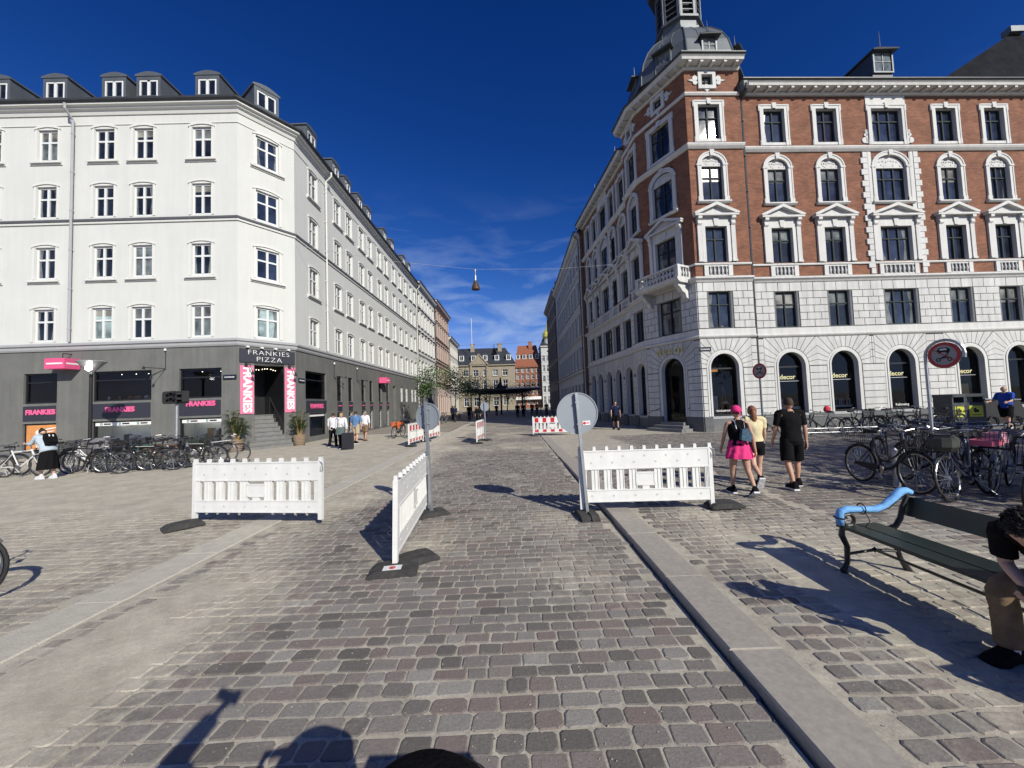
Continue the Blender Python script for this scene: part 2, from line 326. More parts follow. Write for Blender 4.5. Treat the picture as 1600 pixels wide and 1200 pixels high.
def pavmat():
    m = bpy.data.materials.new('sanded_setts'); m.use_nodes = True; t = m.node_tree; b = t.nodes['Principled BSDF']; b.inputs['Roughness'].default_value = .85
    lk = t.links.new
    at = nd(t, 'ShaderNodeAttribute'); at.attribute_name = 'tone'; sp = nd(t, 'ShaderNodeSeparateColor'); lk(at.outputs['Color'], sp.inputs[0])
    c = nd(t, 'ShaderNodeTexCoord')
    ramp = nd(t, 'ShaderNodeValToRGB'); e = ramp.color_ramp.elements
    cols = [(0, (.115, .104, .092)), (.25, (.178, .162, .143)), (.5, (.232, .210, .186)), (.72, (.190, .152, .134)), (.86, (.205, .192, .170)), (1, (.30, .282, .25))]
    e[0].position = 0; e[0].color = (*cols[0][1], 1); e[1].position = 1; e[1].color = (*cols[-1][1], 1)
    for p, q in cols[1:-1]: x = e.new(p); x.color = (*q, 1)
    lk(sp.outputs[0], ramp.inputs[0])
    n1 = nd(t, 'ShaderNodeTexNoise'); n1.inputs['Scale'].default_value = 9; n1.inputs['Detail'].default_value = 8; n1.inputs['Roughness'].default_value = .7
    n2 = nd(t, 'ShaderNodeTexNoise'); n2.inputs['Scale'].default_value = 60; n2.inputs['Detail'].default_value = 6; n2.inputs['Roughness'].default_value = .75
    n3 = nd(t, 'ShaderNodeTexNoise'); n3.inputs['Scale'].default_value = 2.2; n3.inputs['Detail'].default_value = 9; n3.inputs['Roughness'].default_value = .68
    for n in (n1, n2, n3): lk(c.outputs['Object'], n.inputs['Vector'])
    mr = nd(t, 'ShaderNodeMapRange'); mr.inputs['From Min'].default_value = .3; mr.inputs['From Max'].default_value = .7; mr.inputs['To Min'].default_value = .72; mr.inputs['To Max'].default_value = 1.3
    lk(n2.outputs['Fac'], mr.inputs['Value'])
    st = nd(t, 'ShaderNodeVectorMath', operation='SCALE'); lk(ramp.outputs[0], st.inputs[0]); lk(mr.outputs[0], st.inputs['Scale'])
    sr = nd(t, 'ShaderNodeValToRGB'); sr.color_ramp.elements[0].position = .3; sr.color_ramp.elements[0].color = (.37, .335, .26, 1); sr.color_ramp.elements[1].position = .7; sr.color_ramp.elements[1].color = (.60, .555, .445, 1)
    lk(n3.outputs['Fac'], sr.inputs[0])
    sd = nd(t, 'ShaderNodeVectorMath', operation='SCALE'); m2 = nd(t, 'ShaderNodeMapRange'); m2.inputs['From Min'].default_value = .25; m2.inputs['From Max'].default_value = .75; m2.inputs['To Min'].default_value = .78; m2.inputs['To Max'].default_value = 1.2
    lk(n2.outputs['Fac'], m2.inputs['Value']); lk(sr.outputs[0], sd.inputs[0]); lk(m2.outputs[0], sd.inputs['Scale'])
    # dust factor = attribute + noises
    a1 = nd(t, 'ShaderNodeMath', operation='MULTIPLY_ADD'); a1.inputs[1].default_value = 1.5; lk(n1.outputs['Fac'], a1.inputs[0]); a1.inputs[2].default_value = -.75
    a2 = nd(t, 'ShaderNodeMath', operation='ADD'); lk(a1.outputs[0], a2.inputs[0]); lk(sp.outputs[1], a2.inputs[1])
    a3 = nd(t, 'ShaderNodeMapRange', interpolation_type='SMOOTHSTEP'); a3.inputs['From Min'].default_value = .12; a3.inputs['From Max'].default_value = 1.12; lk(a2.outputs[0], a3.inputs['Value'])
    mx = nd(t, 'ShaderNodeMix', data_type='RGBA'); lk(a3.outputs[0], mx.inputs[0]); lk(st.outputs[0], mx.inputs[6]); lk(sd.outputs[0], mx.inputs[7]); lk(mx.outputs[2], b.inputs['Base Color'])
    bp = nd(t, 'ShaderNodeBump'); bp.inputs['Strength'].default_value = .55; bp.inputs['Distance'].default_value = .012
    ad = nd(t, 'ShaderNodeMath', operation='MULTIPLY_ADD'); ad.inputs[1].default_value = .35; lk(n2.outputs['Fac'], ad.inputs[0]); lk(n1.outputs['Fac'], ad.inputs[2])
    lk(ad.outputs[0], bp.inputs['Height']); lk(bp.outputs[0], b.inputs['Normal'])
    return m
PAV = pavmat()
def finish(me, tone, mat):
    me.materials.append(mat)
    ca = me.color_attributes.new('tone', 'FLOAT_COLOR', 'POINT'); ca.data.foreach_set('color', np.array(tone, dtype=np.float32).ravel()); me.update()
def stones(name, x0, x1, y0, y1, sx, sy, label, skew=0.0, gap=.012, cond=None, along='x', rnd=.3, rough=1.0):
    V = []; F = []; T = []
    rnd_ = random.Random(hash(name) % 1000 if False else len(name)*31)
    row = 0; a = y0 if along == 'x' else x0; aend = y1 if along == 'x' else x1
    while a < aend:
        h = sy * (1 + rnd_.uniform(-.12, .12)); b = (x0 if along == 'x' else y0) + rnd_.uniform(0, sx); bend = x1 if along == 'x' else y1
        wob = rnd_.uniform(0, 10)
        while b < bend:
            w = sx * (1 + rnd_.uniform(-rnd, rnd)); 
            cu, cv = b + w/2, a + h/2 + .006*math.sin(b*1.3+wob) + .012*N2(b, a, .9, 9)
            X, Y = (cu, cv) if along == 'x' else (cv, cu)
            ok = x0-.1 <= X <= x1+.0 and (cond is None or cond(X, Y)) and not (b + w > bend + .04)
            if ok:
                d = dust(X, Y); g = gz(X, Y); hz = rnd_.uniform(-.0025, .0025)*rough; tx = rnd_.uniform(-.011, .011)*rough; ty = rnd_.uniform(-.014, .014)*rough
                hw, hh = w/2 - gap*rnd_.uniform(.35, .75), h/2 - gap*rnd_.uniform(.3, .65); c = min(hw, hh) * rnd_.uniform(.14, .42)
                oct_ = [(-hw+c, -hh), (hw-c, -hh), (hw, -hh+c), (hw, hh-c), (hw-c, hh), (-hw+c, hh), (-hw, hh-c), (-hw, -hh+c)]
                base = len(V); tone = rnd_.random(); k = .0055
                jit = [(rnd_.uniform(-k, k), rnd_.uniform(-k, k)) for _ in oct_]
                for lvl, (scl, zz) in enumerate(((1.0, -.035), (1.0, -.005), (.86, 0.0))):
                    for (u, v), (ju, jv) in zip(oct_, jit):
                        u2, v2 = (u*scl+ju), (v*scl+jv)
                        if lvl == 2: u2 = u + ju - math.copysign(min(.008, abs(u)), u); v2 = v + jv - math.copysign(min(.008, abs(v)), v)
                        px, py = (cu+u2, cv+v2) if along == 'x' else (cv+v2, cu+u2)
                        V.append((px + skew*(py), py, g + hz + zz + tx*u2 + ty*v2)); T.append((tone, d, 0, 1))
                for l in range(2):
                    for i in range(8):
                        q = (base+l*8+i, base+l*8+(i+1) % 8, base+(l+1)*8+(i+1) % 8, base+(l+1)*8+i)
                        F.append(q if along == 'x' else q[::-1])
                q = tuple(base+16+i for i in range(8)); F.append(q if along == 'x' else q[::-1])
            b += w
        a += h
    me = bpy.data.meshes.new(name); me.from_pydata(V, [], F); finish(me, T, PAV)
    o = bpy.data.objects.new(name, me); COL.link(o); tag(o, label, kind='structure'); return o
def sandgrid(name, x0, x1, y0, y1, st, label, low=-.0062):
    nx = int((x1-x0)/st)+1; ny = int((y1-y0)/st)+1; V = []; T = []
    for j in range(ny):
        for i in range(nx):
            x = x0+(x1-x0)*i/(nx-1); y = y0+(y1-y0)*j/(ny-1); xx = min(max(x, x0+.01), x1-.01); d = dust(xx, y)
            z = gz(xx, y) + low + .011*sm(.80, 1.0, d) + .003*N2(x, y, 3, 4); V.append((x, y, z)); T.append((.5, max(.80, d), 0, 1))
    F = [(j*nx+i, j*nx+i+1, (j+1)*nx+i+1, (j+1)*nx+i) for j in range(ny-1) for i in range(nx-1)]
    me = bpy.data.meshes.new(name); me.from_pydata(V, [], F); finish(me, T, PAV); me.polygons.foreach_set('use_smooth', [True]*len(me.polygons))
    o = bpy.data.objects.new(name, me); COL.link(o); tag(o, label, kind='structure'); return o
LK = (-4.33, -3.87)      # left kerb
sandgrid('road', LK[1]-.02, KX-.03, -4, 32, .16, 'sandy bed of the cobbled road')
stones('road_setts', LK[1]+.02, KX-.032, -1.0, 31, .182, .128, 'grey and purple setts laid in rows across the road', gap=.0095)
sandgrid('pavement', KX+.36, 30, -4, 26, .25, 'sandy bed of the right pavement')
stones('pavement_setts', KX+.38, 4.4, -.6, 12.5, .178, .138, 'worn rough setts beyond the kerb', gap=.022, rough=1.9)
stones('square_setts', 4.4, 22, .5, 19.0, .24, .165, 'large worn setts of the open pavement', gap=.018, rough=1.5, cond=lambda x, y: x < 1.5*y+3)
sandgrid('left_pavement', -34, LK[0]+.01, -4, 26, .3, 'sand covered left pavement')
stones('left_setts', -11, LK[0]-.01, .4, 11.5, .21, .15, 'sanded setts of the left pavement', gap=.018, cond=lambda x, y: x > -1.5*y-2)
# kerbs: long granite stones, each about 1.4 m
kgran = pm('kerb_granite', (.355, .325, .28), .85, var=.16, scale=22, bump=.25, bscale=260)
k2 = pm('sandy_kerb_granite', (.48, .45, .375), .85, var=.12, scale=8, bump=.4, bscale=70)
def kerb(name, x0, x1, zt, mat, lab, y0=-1.2, y1=40, dx=0.0):
    mb = MB(mat); y = y0; rr = random.Random(3)
    while y < y1:
        l = rr.uniform(1.1, 1.6); z = zt(y) + rr.uniform(-.002, .002); c = .012; a, b = y+.004, min(y+l, y1)-.004; sh = dx*(y)
        vs = []
        for zz, ins in ((-.12, 0), (z-c, 0), (z, c)):
            vs += [(x0+ins+sh, a+ins*.4, zz), (x1-ins+sh, a+ins*.4, zz), (x1-ins+sh+dx*l, b-ins*.4, zz), (x0+ins+sh+dx*l, b-ins*.4, zz)]
        mb.add(vs, [(8, 9, 10, 11)] + [(l_*4+i, l_*4+(i+1) % 4, (l_+1)*4+(i+1) % 4, (l_+1)*4+i) for l_ in (0, 1) for i in range(4)])
        y += l
    return mb.build(name, label=lab, kind='structure')
kerb('kerb', KX, KX+.37, lambda y: .058*(1-sm(9, 13.5, y)) + .006, kgran, 'raised pink granite kerb right of the road')
kerb('flush_kerb', LK[0], LK[1], lambda y: .010, k2, 'flush sandy granite kerb left of the road')
# far carriageway, pavements and the ground to the horizon
def farpave(name, c1, c2, sx, sy):
    m = bpy.data.materials.new(name); m.use_nodes = True; t = m.node_tree; b = t.nodes['Principled BSDF']; b.inputs['Roughness'].default_value = .85
    c = nd(t, 'ShaderNodeTexCoord'); br = nd(t, 'ShaderNodeTexBrick'); br.inputs['Scale'].default_value = 1; br.inputs['Brick Width'].default_value = sx; br.inputs['Row Height'].default_value = sy
    br.inputs['Mortar Size'].default_value = .012; br.inputs['Color1'].default_value = (*c1, 1); br.inputs['Color2'].default_value = (*c2, 1); br.inputs['Mortar'].default_value = (.33, .29, .23, 1)
    n = nd(t, 'ShaderNodeTexNoise'); n.inputs['Scale'].default_value = .7; n.inputs['Detail'].default_value = 9; mr = nd(t, 'ShaderNodeMapRange'); mr.inputs['From Min'].default_value = .35; mr.inputs['From Max'].default_value = .65
    mx = nd(t, 'ShaderNodeMix', data_type='RGBA'); mx.inputs[7].default_value = (.33, .29, .225, 1)
    lk = t.links.new; lk(c.outputs['Object'], br.inputs['Vector']); lk(c.outputs['Object'], n.inputs['Vector']); lk(n.outputs['Fac'], mr.inputs['Value']); lk(mr.outputs[0], mx.inputs[0]); lk(br.outputs['Color'], mx.inputs[6]); lk(mx.outputs[2], b.inputs['Base Color'])
    return m
fp = farpave('distant_setts', (.24, .222, .205), (.19, .175, .16), .21, .145)
fp2 = farpave('distant_flags', (.26, .235, .20), (.21, .19, .165), .8, .5)
def sheet(name, x0, x1, y0, y1, z, mat, lab):
    mb = MB(mat); mb.quad((x0, y0, z), (x1, y0, z), (x1, y1, z), (x0, y1, z)); return mb.build(name, label=lab, kind='structure')
sheet('ground', -700, 700, -300, 1200, -.06, pm('bare_ground', (.24, .215, .175), .9, var=.2, scale=.3), 'wide ground of the town')
sheet('far_road', -4.4, KX+.3, 31, 150, -.002, fp, 'far cobbled road running to the square')
sheet('far_pavement', KX+.3, 40, 25.9, 150, .004, fp2, 'far right pavement')
sheet('far_left_pavement', -40, -4.4, 25.9, 150, .006, fp2, 'far left pavement')

# loose grit on the paving
rg = random.Random(21); V = []; F = []
for i in range(3800):
    y = 1.4 + 7.5*rg.random()**1.4; x = rg.uniform(-5.2, 4.2)
    if KX-.01 < x < KX+.38 and rg.random() < .7: continue
    r = rg.uniform(.0022, .0065); z = gz(x, y) + r*.4; k = len(V)
    for a, b, c in ((1, 0, 0), (0, 1, 0), (-1, 0, 0), (0, -1, 0), (0, 0, .8), (0, 0, -.8)): V.append((x+a*r*rg.uniform(.7, 1.3), y+b*r*rg.uniform(.7, 1.3), z+c*r))
    F += [(k, k+1, k+4), (k+1, k+2, k+4), (k+2, k+3, k+4), (k+3, k, k+4), (k+1, k, k+5), (k+2, k+1, k+5), (k+3, k+2, k+5), (k, k+3, k+5)]
me = bpy.data.meshes.new('gravel'); me.from_pydata(V, [], F); me.materials.append(pm('grit', (.34, .31, .26), .9, var=.5, scale=40)); o = put(me, 'gravel'); tag(o, 'scattered pale grit lying on the setts', 'gravel', kind='stuff')
# ---------------------------------------------------------------- facade tools
def wall(mb, u0, u1, z0, z1, ops, mat, depth=.16, rmat=None, y=0.0):
    """wall sheet in the facade plane with openings (ua,ub,za,zb,arch) and their reveals"""
    zs = sorted(set([z0, z1] + [o[2] for o in ops if z0 < o[2] < z1] + [o[3] for o in ops if z0 < o[3] < z1]))
    for a, b in zip(zs, zs[1:]):
        zc = (a+b)/2; hs_ = sorted((o[0], o[1]) for o in ops if o[2] < zc < o[3]); c = u0
        for h in hs_ + [(u1, u1)]:
            if h[0] > c + 1e-6: mb.quad((c, y, a), (h[0], y, a), (h[0], y, b), (c, y, b), mat)
            c = max(c, h[1])
    rm = rmat or mat
    for o in ops:
        ua, ub, za, zb = o[:4]; arch = len(o) > 4 and o[4]; dp = o[5] if len(o) > 5 else depth
        r = (ub-ua)/2; uc = (ua+ub)/2; zt = zb - r if arch else zb
        mb.quad((ua, y, za), (ua, y+dp, za), (ua, y+dp, zt), (ua, y, zt), rm); mb.quad((ub, y, za), (ub, y, zt), (ub, y+dp, zt), (ub, y+dp, za), rm)
        mb.quad((ua, y, za), (ub, y, za), (ub, y+dp, za), (ua, y+dp, za), rm)
        if not arch: mb.quad((ua, y, zb), (ua, y+dp, zb), (ub, y+dp, zb), (ub, y, zb), rm)
        else:
            n = 16; pts = [(uc - r*math.cos(math.pi*k/n), zt + r*math.sin(math.pi*k/n)) for k in range(n+1)]
            for (a, b), (c, d) in zip(pts, pts[1:]):
                mb.quad((a, y, b), (a, y+dp, b), (c, y+dp, d), (c, y, d), rm)
                mb.quad((a, y, b), (c, y, d), (c, y, zb), (a, y, zb), mat)
def course(mb, u0, u1, z0, z1, holes, bw, off, mat, g=.030, pr=.034):
    """one course of raised ashlar blocks, cut around holes"""
    segs = [(u0, u1)]
    for h in holes:
        if h[2] < z1-.01 and h[3] > z0+.01:
            ns = []
            for a, b in segs:
                if h[1] <= a or h[0] >= b: ns.append((a, b)); continue
                if h[0] > a: ns.append((a, h[0]))
                if h[1] < b: ns.append((h[1], b))
            segs = ns
    for a, b in segs:
        if b-a < .05: continue
        n = max(1, round((b-a)/bw)); w = (b-a)/n
        cuts = [a] + ([a+w*(i+.5) for i in range(n)] if (off and n > 1) else [a+w*(i+1) for i in range(n-1)]) + [b]
        for c, d in zip(cuts, cuts[1:]):
            if d-c < .04: continue
            mb.box(c+g/2, -pr, z0+g/2, d-g/2, .004, z1-g/2, mat)
def voussoirs(mb, uc, zs, r, ub0, ub1, ztop, n, mat, pr=.036):
    """radial arch stones from radius r out to the rectangle ub0..ub1 x zs..ztop"""
    def edge(t):
        c, s = math.cos(t), math.sin(t); k = 9e9
        if c > 1e-6: k = min(k, (ub1-uc)/c)
        if c < -1e-6: k = min(k, (ub0-uc)/c)
        if s > 1e-6: k = min(k, (ztop-zs)/s)
        return (uc+c*k, zs+s*k)
    g = .015
    for i in range(n):
        a0 = math.pi*i/n + g/r*.9; a1 = math.pi*(i+1)/n - g/r*.9
        b0 = math.pi*i/n + g/(2*r); b1 = math.pi*(i+1)/n - g/(2*r)
        inner = [(uc+r*math.cos(a0+(a1-a0)*k/3), zs+r*math.sin(a0+(a1-a0)*k/3)) for k in range(4)]
        e0, e1 = edge(b0), edge(b1); poly = [e0]
        for cx, cz in ((ub1, ztop), (ub0, ztop)):
            t = math.atan2(cz-zs, cx-uc)
            if b0 < t < b1: poly.append((cx, cz))
        poly.append(e1); mb.prism(poly + inner[::-1], -pr, .004, mat)
def xf(parent_loc, M, u, y, z):
    p = M @ Vector((u, y, z)); return (p.x-parent_loc[0], p.y-parent_loc[1], p.z-parent_loc[2])
class Win:
    def __init__(s, frame, pane, surround=None): s.f = frame; s.p = pane; s.s = surround
PRG = random.Random(99)
def place(w, parent, pl, M, ang, u, z, pane=None, frame=None, y=0, name='window'):
    o = put(w.f, name, parent, xf(pl, M, u, y, z), (0, 0, ang))
    if w.p:
        p = put(PRG.choice(w.p) if isinstance(w.p, list) else w.p, 'window_pane', o)
        if pane: p.material_slots[0].link = 'OBJECT'; p.material_slots[0].material = pane
    if w.s: put(w.s, 'window_surround', parent, xf(pl, M, u, y, z), (0, 0, ang))
    return o
def frame_mesh(w, h, mat, cols=2, trans=.64, fw=.07, dep=.14, th=.05, mw=.055, open_=False):
    """casement set back in its reveal; local origin bottom centre on the facade plane"""
    mb = MB(mat); y0, y1 = dep-th, dep+.01
    mb.box(-w/2, y0, 0, -w/2+fw, y1, h); mb.box(w/2-fw, y0, 0, w/2, y1, h); mb.box(-w/2+fw, y0, 0, w/2-fw, y1, fw*1.15); mb.box(-w/2+fw, y0, h-fw, w/2-fw, y1, h)
    for i in range(1, cols): x = -w/2 + w*i/cols; mb.box(x-mw, y0-.015, fw*1.15, x+mw, y1, h-fw)
    if trans:
        zt = h*trans; e = -w/2+fw
        for i in range(cols):
            a = -w/2+w*i/cols + (mw if i else fw); b = -w/2+w*(i+1)/cols - (mw if i < cols-1 else fw); mb.box(a, y0-.008, zt-mw*.85, b, y1, zt+mw*.85)
    pb = MB(pane_dark); k = .004
    pb.quad((-w/2+.01, dep-.012, .01), (w/2-.01, dep-.012, .01), (w/2-.01, dep-.012, h-.01), (-w/2+.01, dep-.012, h-.01))
    return mb.mesh('window'), pane_set(w, h, dep)
def pane_set(w, h, dep):
    out = []; cu = MATS.get('net_curtain') or glassy('net_curtain', (.12, .13, .125), .12); bl = MATS.get('roller_blind') or glassy('roller_blind', (.19, .185, .16), .15); obj_ = MATS.get('sill_clutter') or glassy('sill_clutter', (.09, .07, .05), .2)
    for v in range(8):
        pb = MB(pane_dark); y = dep-.012; pb.quad((-w/2+.01, y, .01), (w/2-.01, y, .01), (w/2-.01, y, h-.01), (-w/2+.01, y, h-.01)); y -= .003; rg = random.Random(v*7+int(w*100))
        if v in (1, 2, 5):
            a = rg.uniform(.14, .26)*w; pb.add([(-w/2+.05, y, .05), (-w/2+.05+a, y, .05), (-w/2+.05+a*.6, y, h*.5), (-w/2+.05+a*1.1, y, h-.05), (-w/2+.05, y, h-.05)], [(0, 1, 2, 3, 4)], cu)
            if v != 5: a = rg.uniform(.12, .22)*w; pb.add([(w/2-.05, y, .05), (w/2-.05-a, y, .05), (w/2-.05-a*.6, y, h*.5), (w/2-.05-a*1.1, y, h-.05), (w/2-.05, y, h-.05)], [(4, 3, 2, 1, 0)], cu)
        if v in (3, 6): z = h*rg.uniform(.35, .8); pb.quad((-w/2+.05, y, z), (w/2-.05, y, z), (w/2-.05, y, h-.05), (-w/2+.05, y, h-.05), bl if v == 3 else cu)
        if v in (4, 5, 2):
            for _ in range(3): x = rg.uniform(-w*.4, w*.35); ww = rg.uniform(.05, .13); hh = rg.uniform(.1, .32); pb.add([(x, y-.001, .06), (x+ww, y-.001, .06), (x+ww*.8, y-.001, .06+hh*.6), (x+ww*.5, y-.001, .06+hh), (x+ww*.1, y-.001, .06+hh*.5)], [(0, 1, 2, 3, 4)], rg.choice([obj_, cu, bl]))
        out.append(pb.mesh('window_pane'))
    return out
def pipe(parent, pl, M, u, z0, z1, mat, name='downpipe', r=.055, y=-.12, off=.35):
    mb = MB(mat, M); mb.path([(u-.02, y-off, z1+.45), (u, y-off, z1+.2), (u, y, z1-.15), (u, y, z0)], r, 8)
    z = z0+.6
    while z < z1-.3: mb.lathe([(r*1.25, 0), (r*1.25, .06)], (u, y, z), 8); mb.box(u-.02, y, z, u+.02, 0, z+.04); z += 1.9
    return mb.build(name, parent, wl=pl)

# ---------------------------------------------------------------- the white corner building on the left
LP1 = Vector((-13.0, 18.2)); LP2 = Vector((-11.45, 20.35)); la = math.atan2(.018, 1); lc = math.atan2(LP2.y-LP1.y, LP2.x-LP1.x); ls = math.pi/2 + .005
LB = (-13.0, 18.2, 0); lb = empty('white_corner_building', LB, label='white plastered corner building with grey ground floor, corner pizzeria and dormers, left of the street', cat='building')
MA, MC, MS = FM(LP1, la), FM(LP2, lc), FM(LP2, ls)
CL = (LP2-LP1).length; MC = FM(LP1, lc); SLEN = 27.0
ZB, ZM, ZG = 5.2, 11.2, 16.86
rowsL = [(5.46, 1.56, 0), (8.46, 1.55, 1), (11.44, 1.55, 0), (14.28, 1.56, 1)]
colA = [-1.72, -4.52, -6.38, -9.08, -11.75, -14.4, -17.0]; colC = [1.33]; colS = [2.0, 5.2, 7.1, 9.4, 11.2, 13.5, 15.4, 17.75, 19.9, 22.0, 24.2, 25.9]
WW = .94
def opsof(cols, rows, w): return [(c-w/2, c+w/2, z, z+h) for c in cols for z, h, *_ in rows]
mb = MB(plaster, MA); wall(mb, -20, 0, ZB, ZG-.3, opsof(colA, rowsL, WW), plaster, .15, plaster_trim)
mb.M = MC; wall(mb, 0, CL, ZB, ZG-.3, opsof(colC, rowsL, 1.06), plaster, .15, plaster_trim)
mb.M = MS; wall(mb, 0, SLEN, ZB, ZG-.3, opsof(colS, rowsL, WW), plaster, .15, plaster_trim)
mb.M = Matrix(); 
bk = [(-33, 17.85), (-33, 34), (-21.5, 34), (-21.5, 47.4), (LP2.x-.1, 47.3)]
for (a, b) in zip(bk, bk[1:]): mb.quad((*a, 0), (*a, ZG), (*b, ZG), (*b, 0))
mb.build('wall', lb, wl=LB)
# belts, cornice and gutter follow the outline (mitred by overlap of 3 runs with different proud distances)
def mitre(lines, prof, z, mat, name, parent, pl, ends=(0, 0)):
    """lines: outline points (2D, outward on the right-hand side going along); prof: (out, dz) polygon swept along"""
    pts = [Vector(p) for p in lines]; mb = MB(mat); n = len(prof); vs = []
    for i, p in enumerate(pts):
        ds = []
        if i > 0: ds.append((pts[i]-pts[i-1]).normalized())
        if i < len(pts)-1: ds.append((pts[i+1]-pts[i]).normalized())
        ns = [Vector((d.y, -d.x)) for d in ds]; nn = ns[0] if len(ns) == 1 else (ns[0]+ns[1]).normalized(); k = 1/max(.3, nn.dot(ns[0]))
        for o, dz in prof: q = p + nn*o*k; vs.append((q.x, q.y, z+dz))
    fs = [(i*n+j, i*n+(j+1) % n, (i+1)*n+(j+1) % n, (i+1)*n+j) for i in range(len(pts)-1) for j in range(n)]
    fs += [tuple(range(n-1, -1, -1)), tuple((len(pts)-1)*n+j for j in range(n))]
    mb.add(vs, fs); return mb.build(name, parent, wl=pl)
A_end = LP1 + Vector((math.cos(la), math.sin(la)))*-20; S_end = LP2 + Vector((math.cos(ls), math.sin(ls)))*SLEN
outL = [A_end, LP1, LP2, S_end]
mitre(outL, [(-.05, -.20), (.05, -.20), (.09, -.12), (.09, -.02), (.16, .03), (.16, .11), (.03, .17), (-.05, .17)], ZB, greytrim, 'belt_course', lb, LB)
mitre(outL, [(-.05, -.10), (.06, -.10), (.07, 0), (-.05, 0)], ZM, plaster_trim, 'belt_course', lb, LB)
mitre(outL, [(-.05, .005), (.11, .005), (.13, .10), (.03, .14), (-.05, .14)], ZM, darkband, 'belt_course', lb, LB)
mitre(outL, [(-.02, -.95), (.035, -.95), (.035, -.90), (-.02, -.90)], ZG+.1, plaster_trim, 'cornice', lb, LB)
mitre(outL, [(-.05, -.36), (.05, -.36), (.09, -.26), (.11, -.20), (.22, -.15), (.24, -.08), (.36, -.04), (.36, .04), (-.05, .04)], ZG, plaster_trim, 'cornice', lb, LB)
mitre(outL, [(.30, .045), (.42, .05), (.48, .09), (.50, .17), (.34, .19), (.28, .06)], ZG, zincdark, 'gutter', lb, LB)
# mansard roof: eaves outline raised inward
def roof(lines, z0, runs, mat, name, parent, pl):
    pts = [Vector(p) for p in lines]; mb = MB(mat); rings = []
    for ins, dz in runs:
        rg = []
        for i, p in enumerate(pts):
            ds = []
            if i > 0: ds.append((pts[i]-pts[i-1]).normalized())
            if i < len(pts)-1: ds.append((pts[i+1]-pts[i]).normalized())
            ns = [Vector((-d.y, d.x)) for d in ds]; nn = ns[0] if len(ns) == 1 else (ns[0]+ns[1]).normalized(); k = 1/max(.3, nn.dot(ns[0]))
            q = p + nn*ins*k; rg.append((q.x, q.y, z0+dz))
        rings.append(rg)
    for a, b in zip(rings, rings[1:]):
        for i in range(len(pts)-1): mb.quad(a[i], a[i+1], b[i+1], b[i])
    return mb.build(name, parent, wl=pl)
roof(outL, ZG, [(-.34, .12), (1.55, 1.72), (6, 3.4), (8, 3.4)], slate, 'roof', lb, LB)
# ground floor
gA = [(-9.95, -8.4), (-6.78, -4.03), (-2.75, -.76)]; gA2 = [(-14.1, -12.1), (-17.6, -15.6)]
gS = [(.95, 3.35)]; nS = [5.2, 6.95, 9.3, 11.0, 13.15, 15.2]; wS = [19.85, 21.75, 24.2, 25.6]
opsA = [(a, b, 2.55, 3.97, False, .22) for a, b in gA+gA2] + [(a, b, .28, 1.62, False, .3) for a, b in gA+gA2]
opsS = [(a, b, 2.4, 4.0, False, .22) for a, b in gS] + [(1.35, 3.35, .3, 1.62, False, .3)] + [(c-.36, c+.36, 2.3, 3.98, False, .22) for c in nS] + [(c-.36, c+.36, .12, 1.6, False, .3) for c in nS[:4]+nS[4:]] + [(16.9, 17.75, .1, 3.85, False, .5)] + [(c-.42, c+.42, 2.3, 3.8, False, .12) for c in wS] + [(20.3, 21.2, .1, 1.9, False, .2)]
mb = MB(greyplaster, MA); wall(mb, -20, 0, 0, ZB-.2, opsA, greyplaster, .2)
mb.M = MC; wall(mb, 0, CL, 0, ZB-.2, [(.70, 2.06, .02, 4.10, False, .0)], greyplaster, .01)
mb.M = MS; wall(mb, 0, SLEN, 0, ZB-.2, opsS, greyplaster, .2)
gw = mb.build('ground_floor_wall', lb, wl=LB)
for M_, a, b in ((MA, -20, 0), (MS, 3.6, SLEN)):
    m2 = MB(plinth, M_); c = a; hs_ = sorted((o[0], o[1]) for o in (opsA if M_ is MA else opsS) if o[2] < .32)
    for h in hs_ + [(b, b)]:
        if h[0] > c: m2 = MB(plinth, M_); m2.box(c, -.03, 0, h[0], .0, .27); m2.build('plinth', lb, wl=LB)
        c = max(c, h[1])
# upper windows
def archband(mb, w, h, mat, rise=.1, t=.10, out=.06, over=.06):
    n = 10; W2 = w/2+.10
    lo = lambda x: h + .02 + rise*(1-(x/W2)**2); xs = [-W2-over + (2*(W2+over))*k/n for k in range(n+1)]
    for a, b in zip(xs, xs[1:]): mb.prism([(a, lo(a)), (b, lo(b)), (b, lo(b)+t), (a, lo(a)+t)], -out, 0, mat)
    mb.prism([(-w/2, h)] + [(-w/2 + w*k/n, lo(-w/2+w*k/n)) for k in range(n+1)] + [(w/2, h)], -.015, 0, mat)
def lwin(w, h, sill):
    fr, pn = frame_mesh(w, h, winwhite, 2, .62, .085, .13, .05, .05)
    mb = MB(plaster_trim)
    for s_ in (-1, 1): mb.box(s_*(w/2+.015), -.03, -.0, s_*(w/2+.13), 0, h+.03)
    archband(mb, w, h, plaster_trim)
    if sill: mb.prismx([(-.14, -.15), (-.14, -.08), (-.02, -.01), (0, -.01), (0, -.22), (-.05, -.22), (-.06, -.15)], -w/2-.26, w/2+.26)
    return Win(fr, pn, mb.mesh('window_surround'))
lw = {(w, s_): lwin(w, 1.55, s_) for w in (WW, 1.06) for s_ in (0, 1)}
rr = random.Random(5)
for ri, (z, h, s_) in enumerate(rowsL):
    for c in colA: place(lw[WW, s_], lb, LB, MA, la, c, z, pane=rr.choice(PANES if ri else PANES+[pane_grn, pane_curt]))
    for c in colC: place(lw[1.06, s_], lb, LB, MC, lc, c, z, pane=pane_blue if ri else pane_grn)
    for c in colS: place(lw[WW, s_], lb, LB, MS, ls, c, z, pane=rr.choice(PANES))
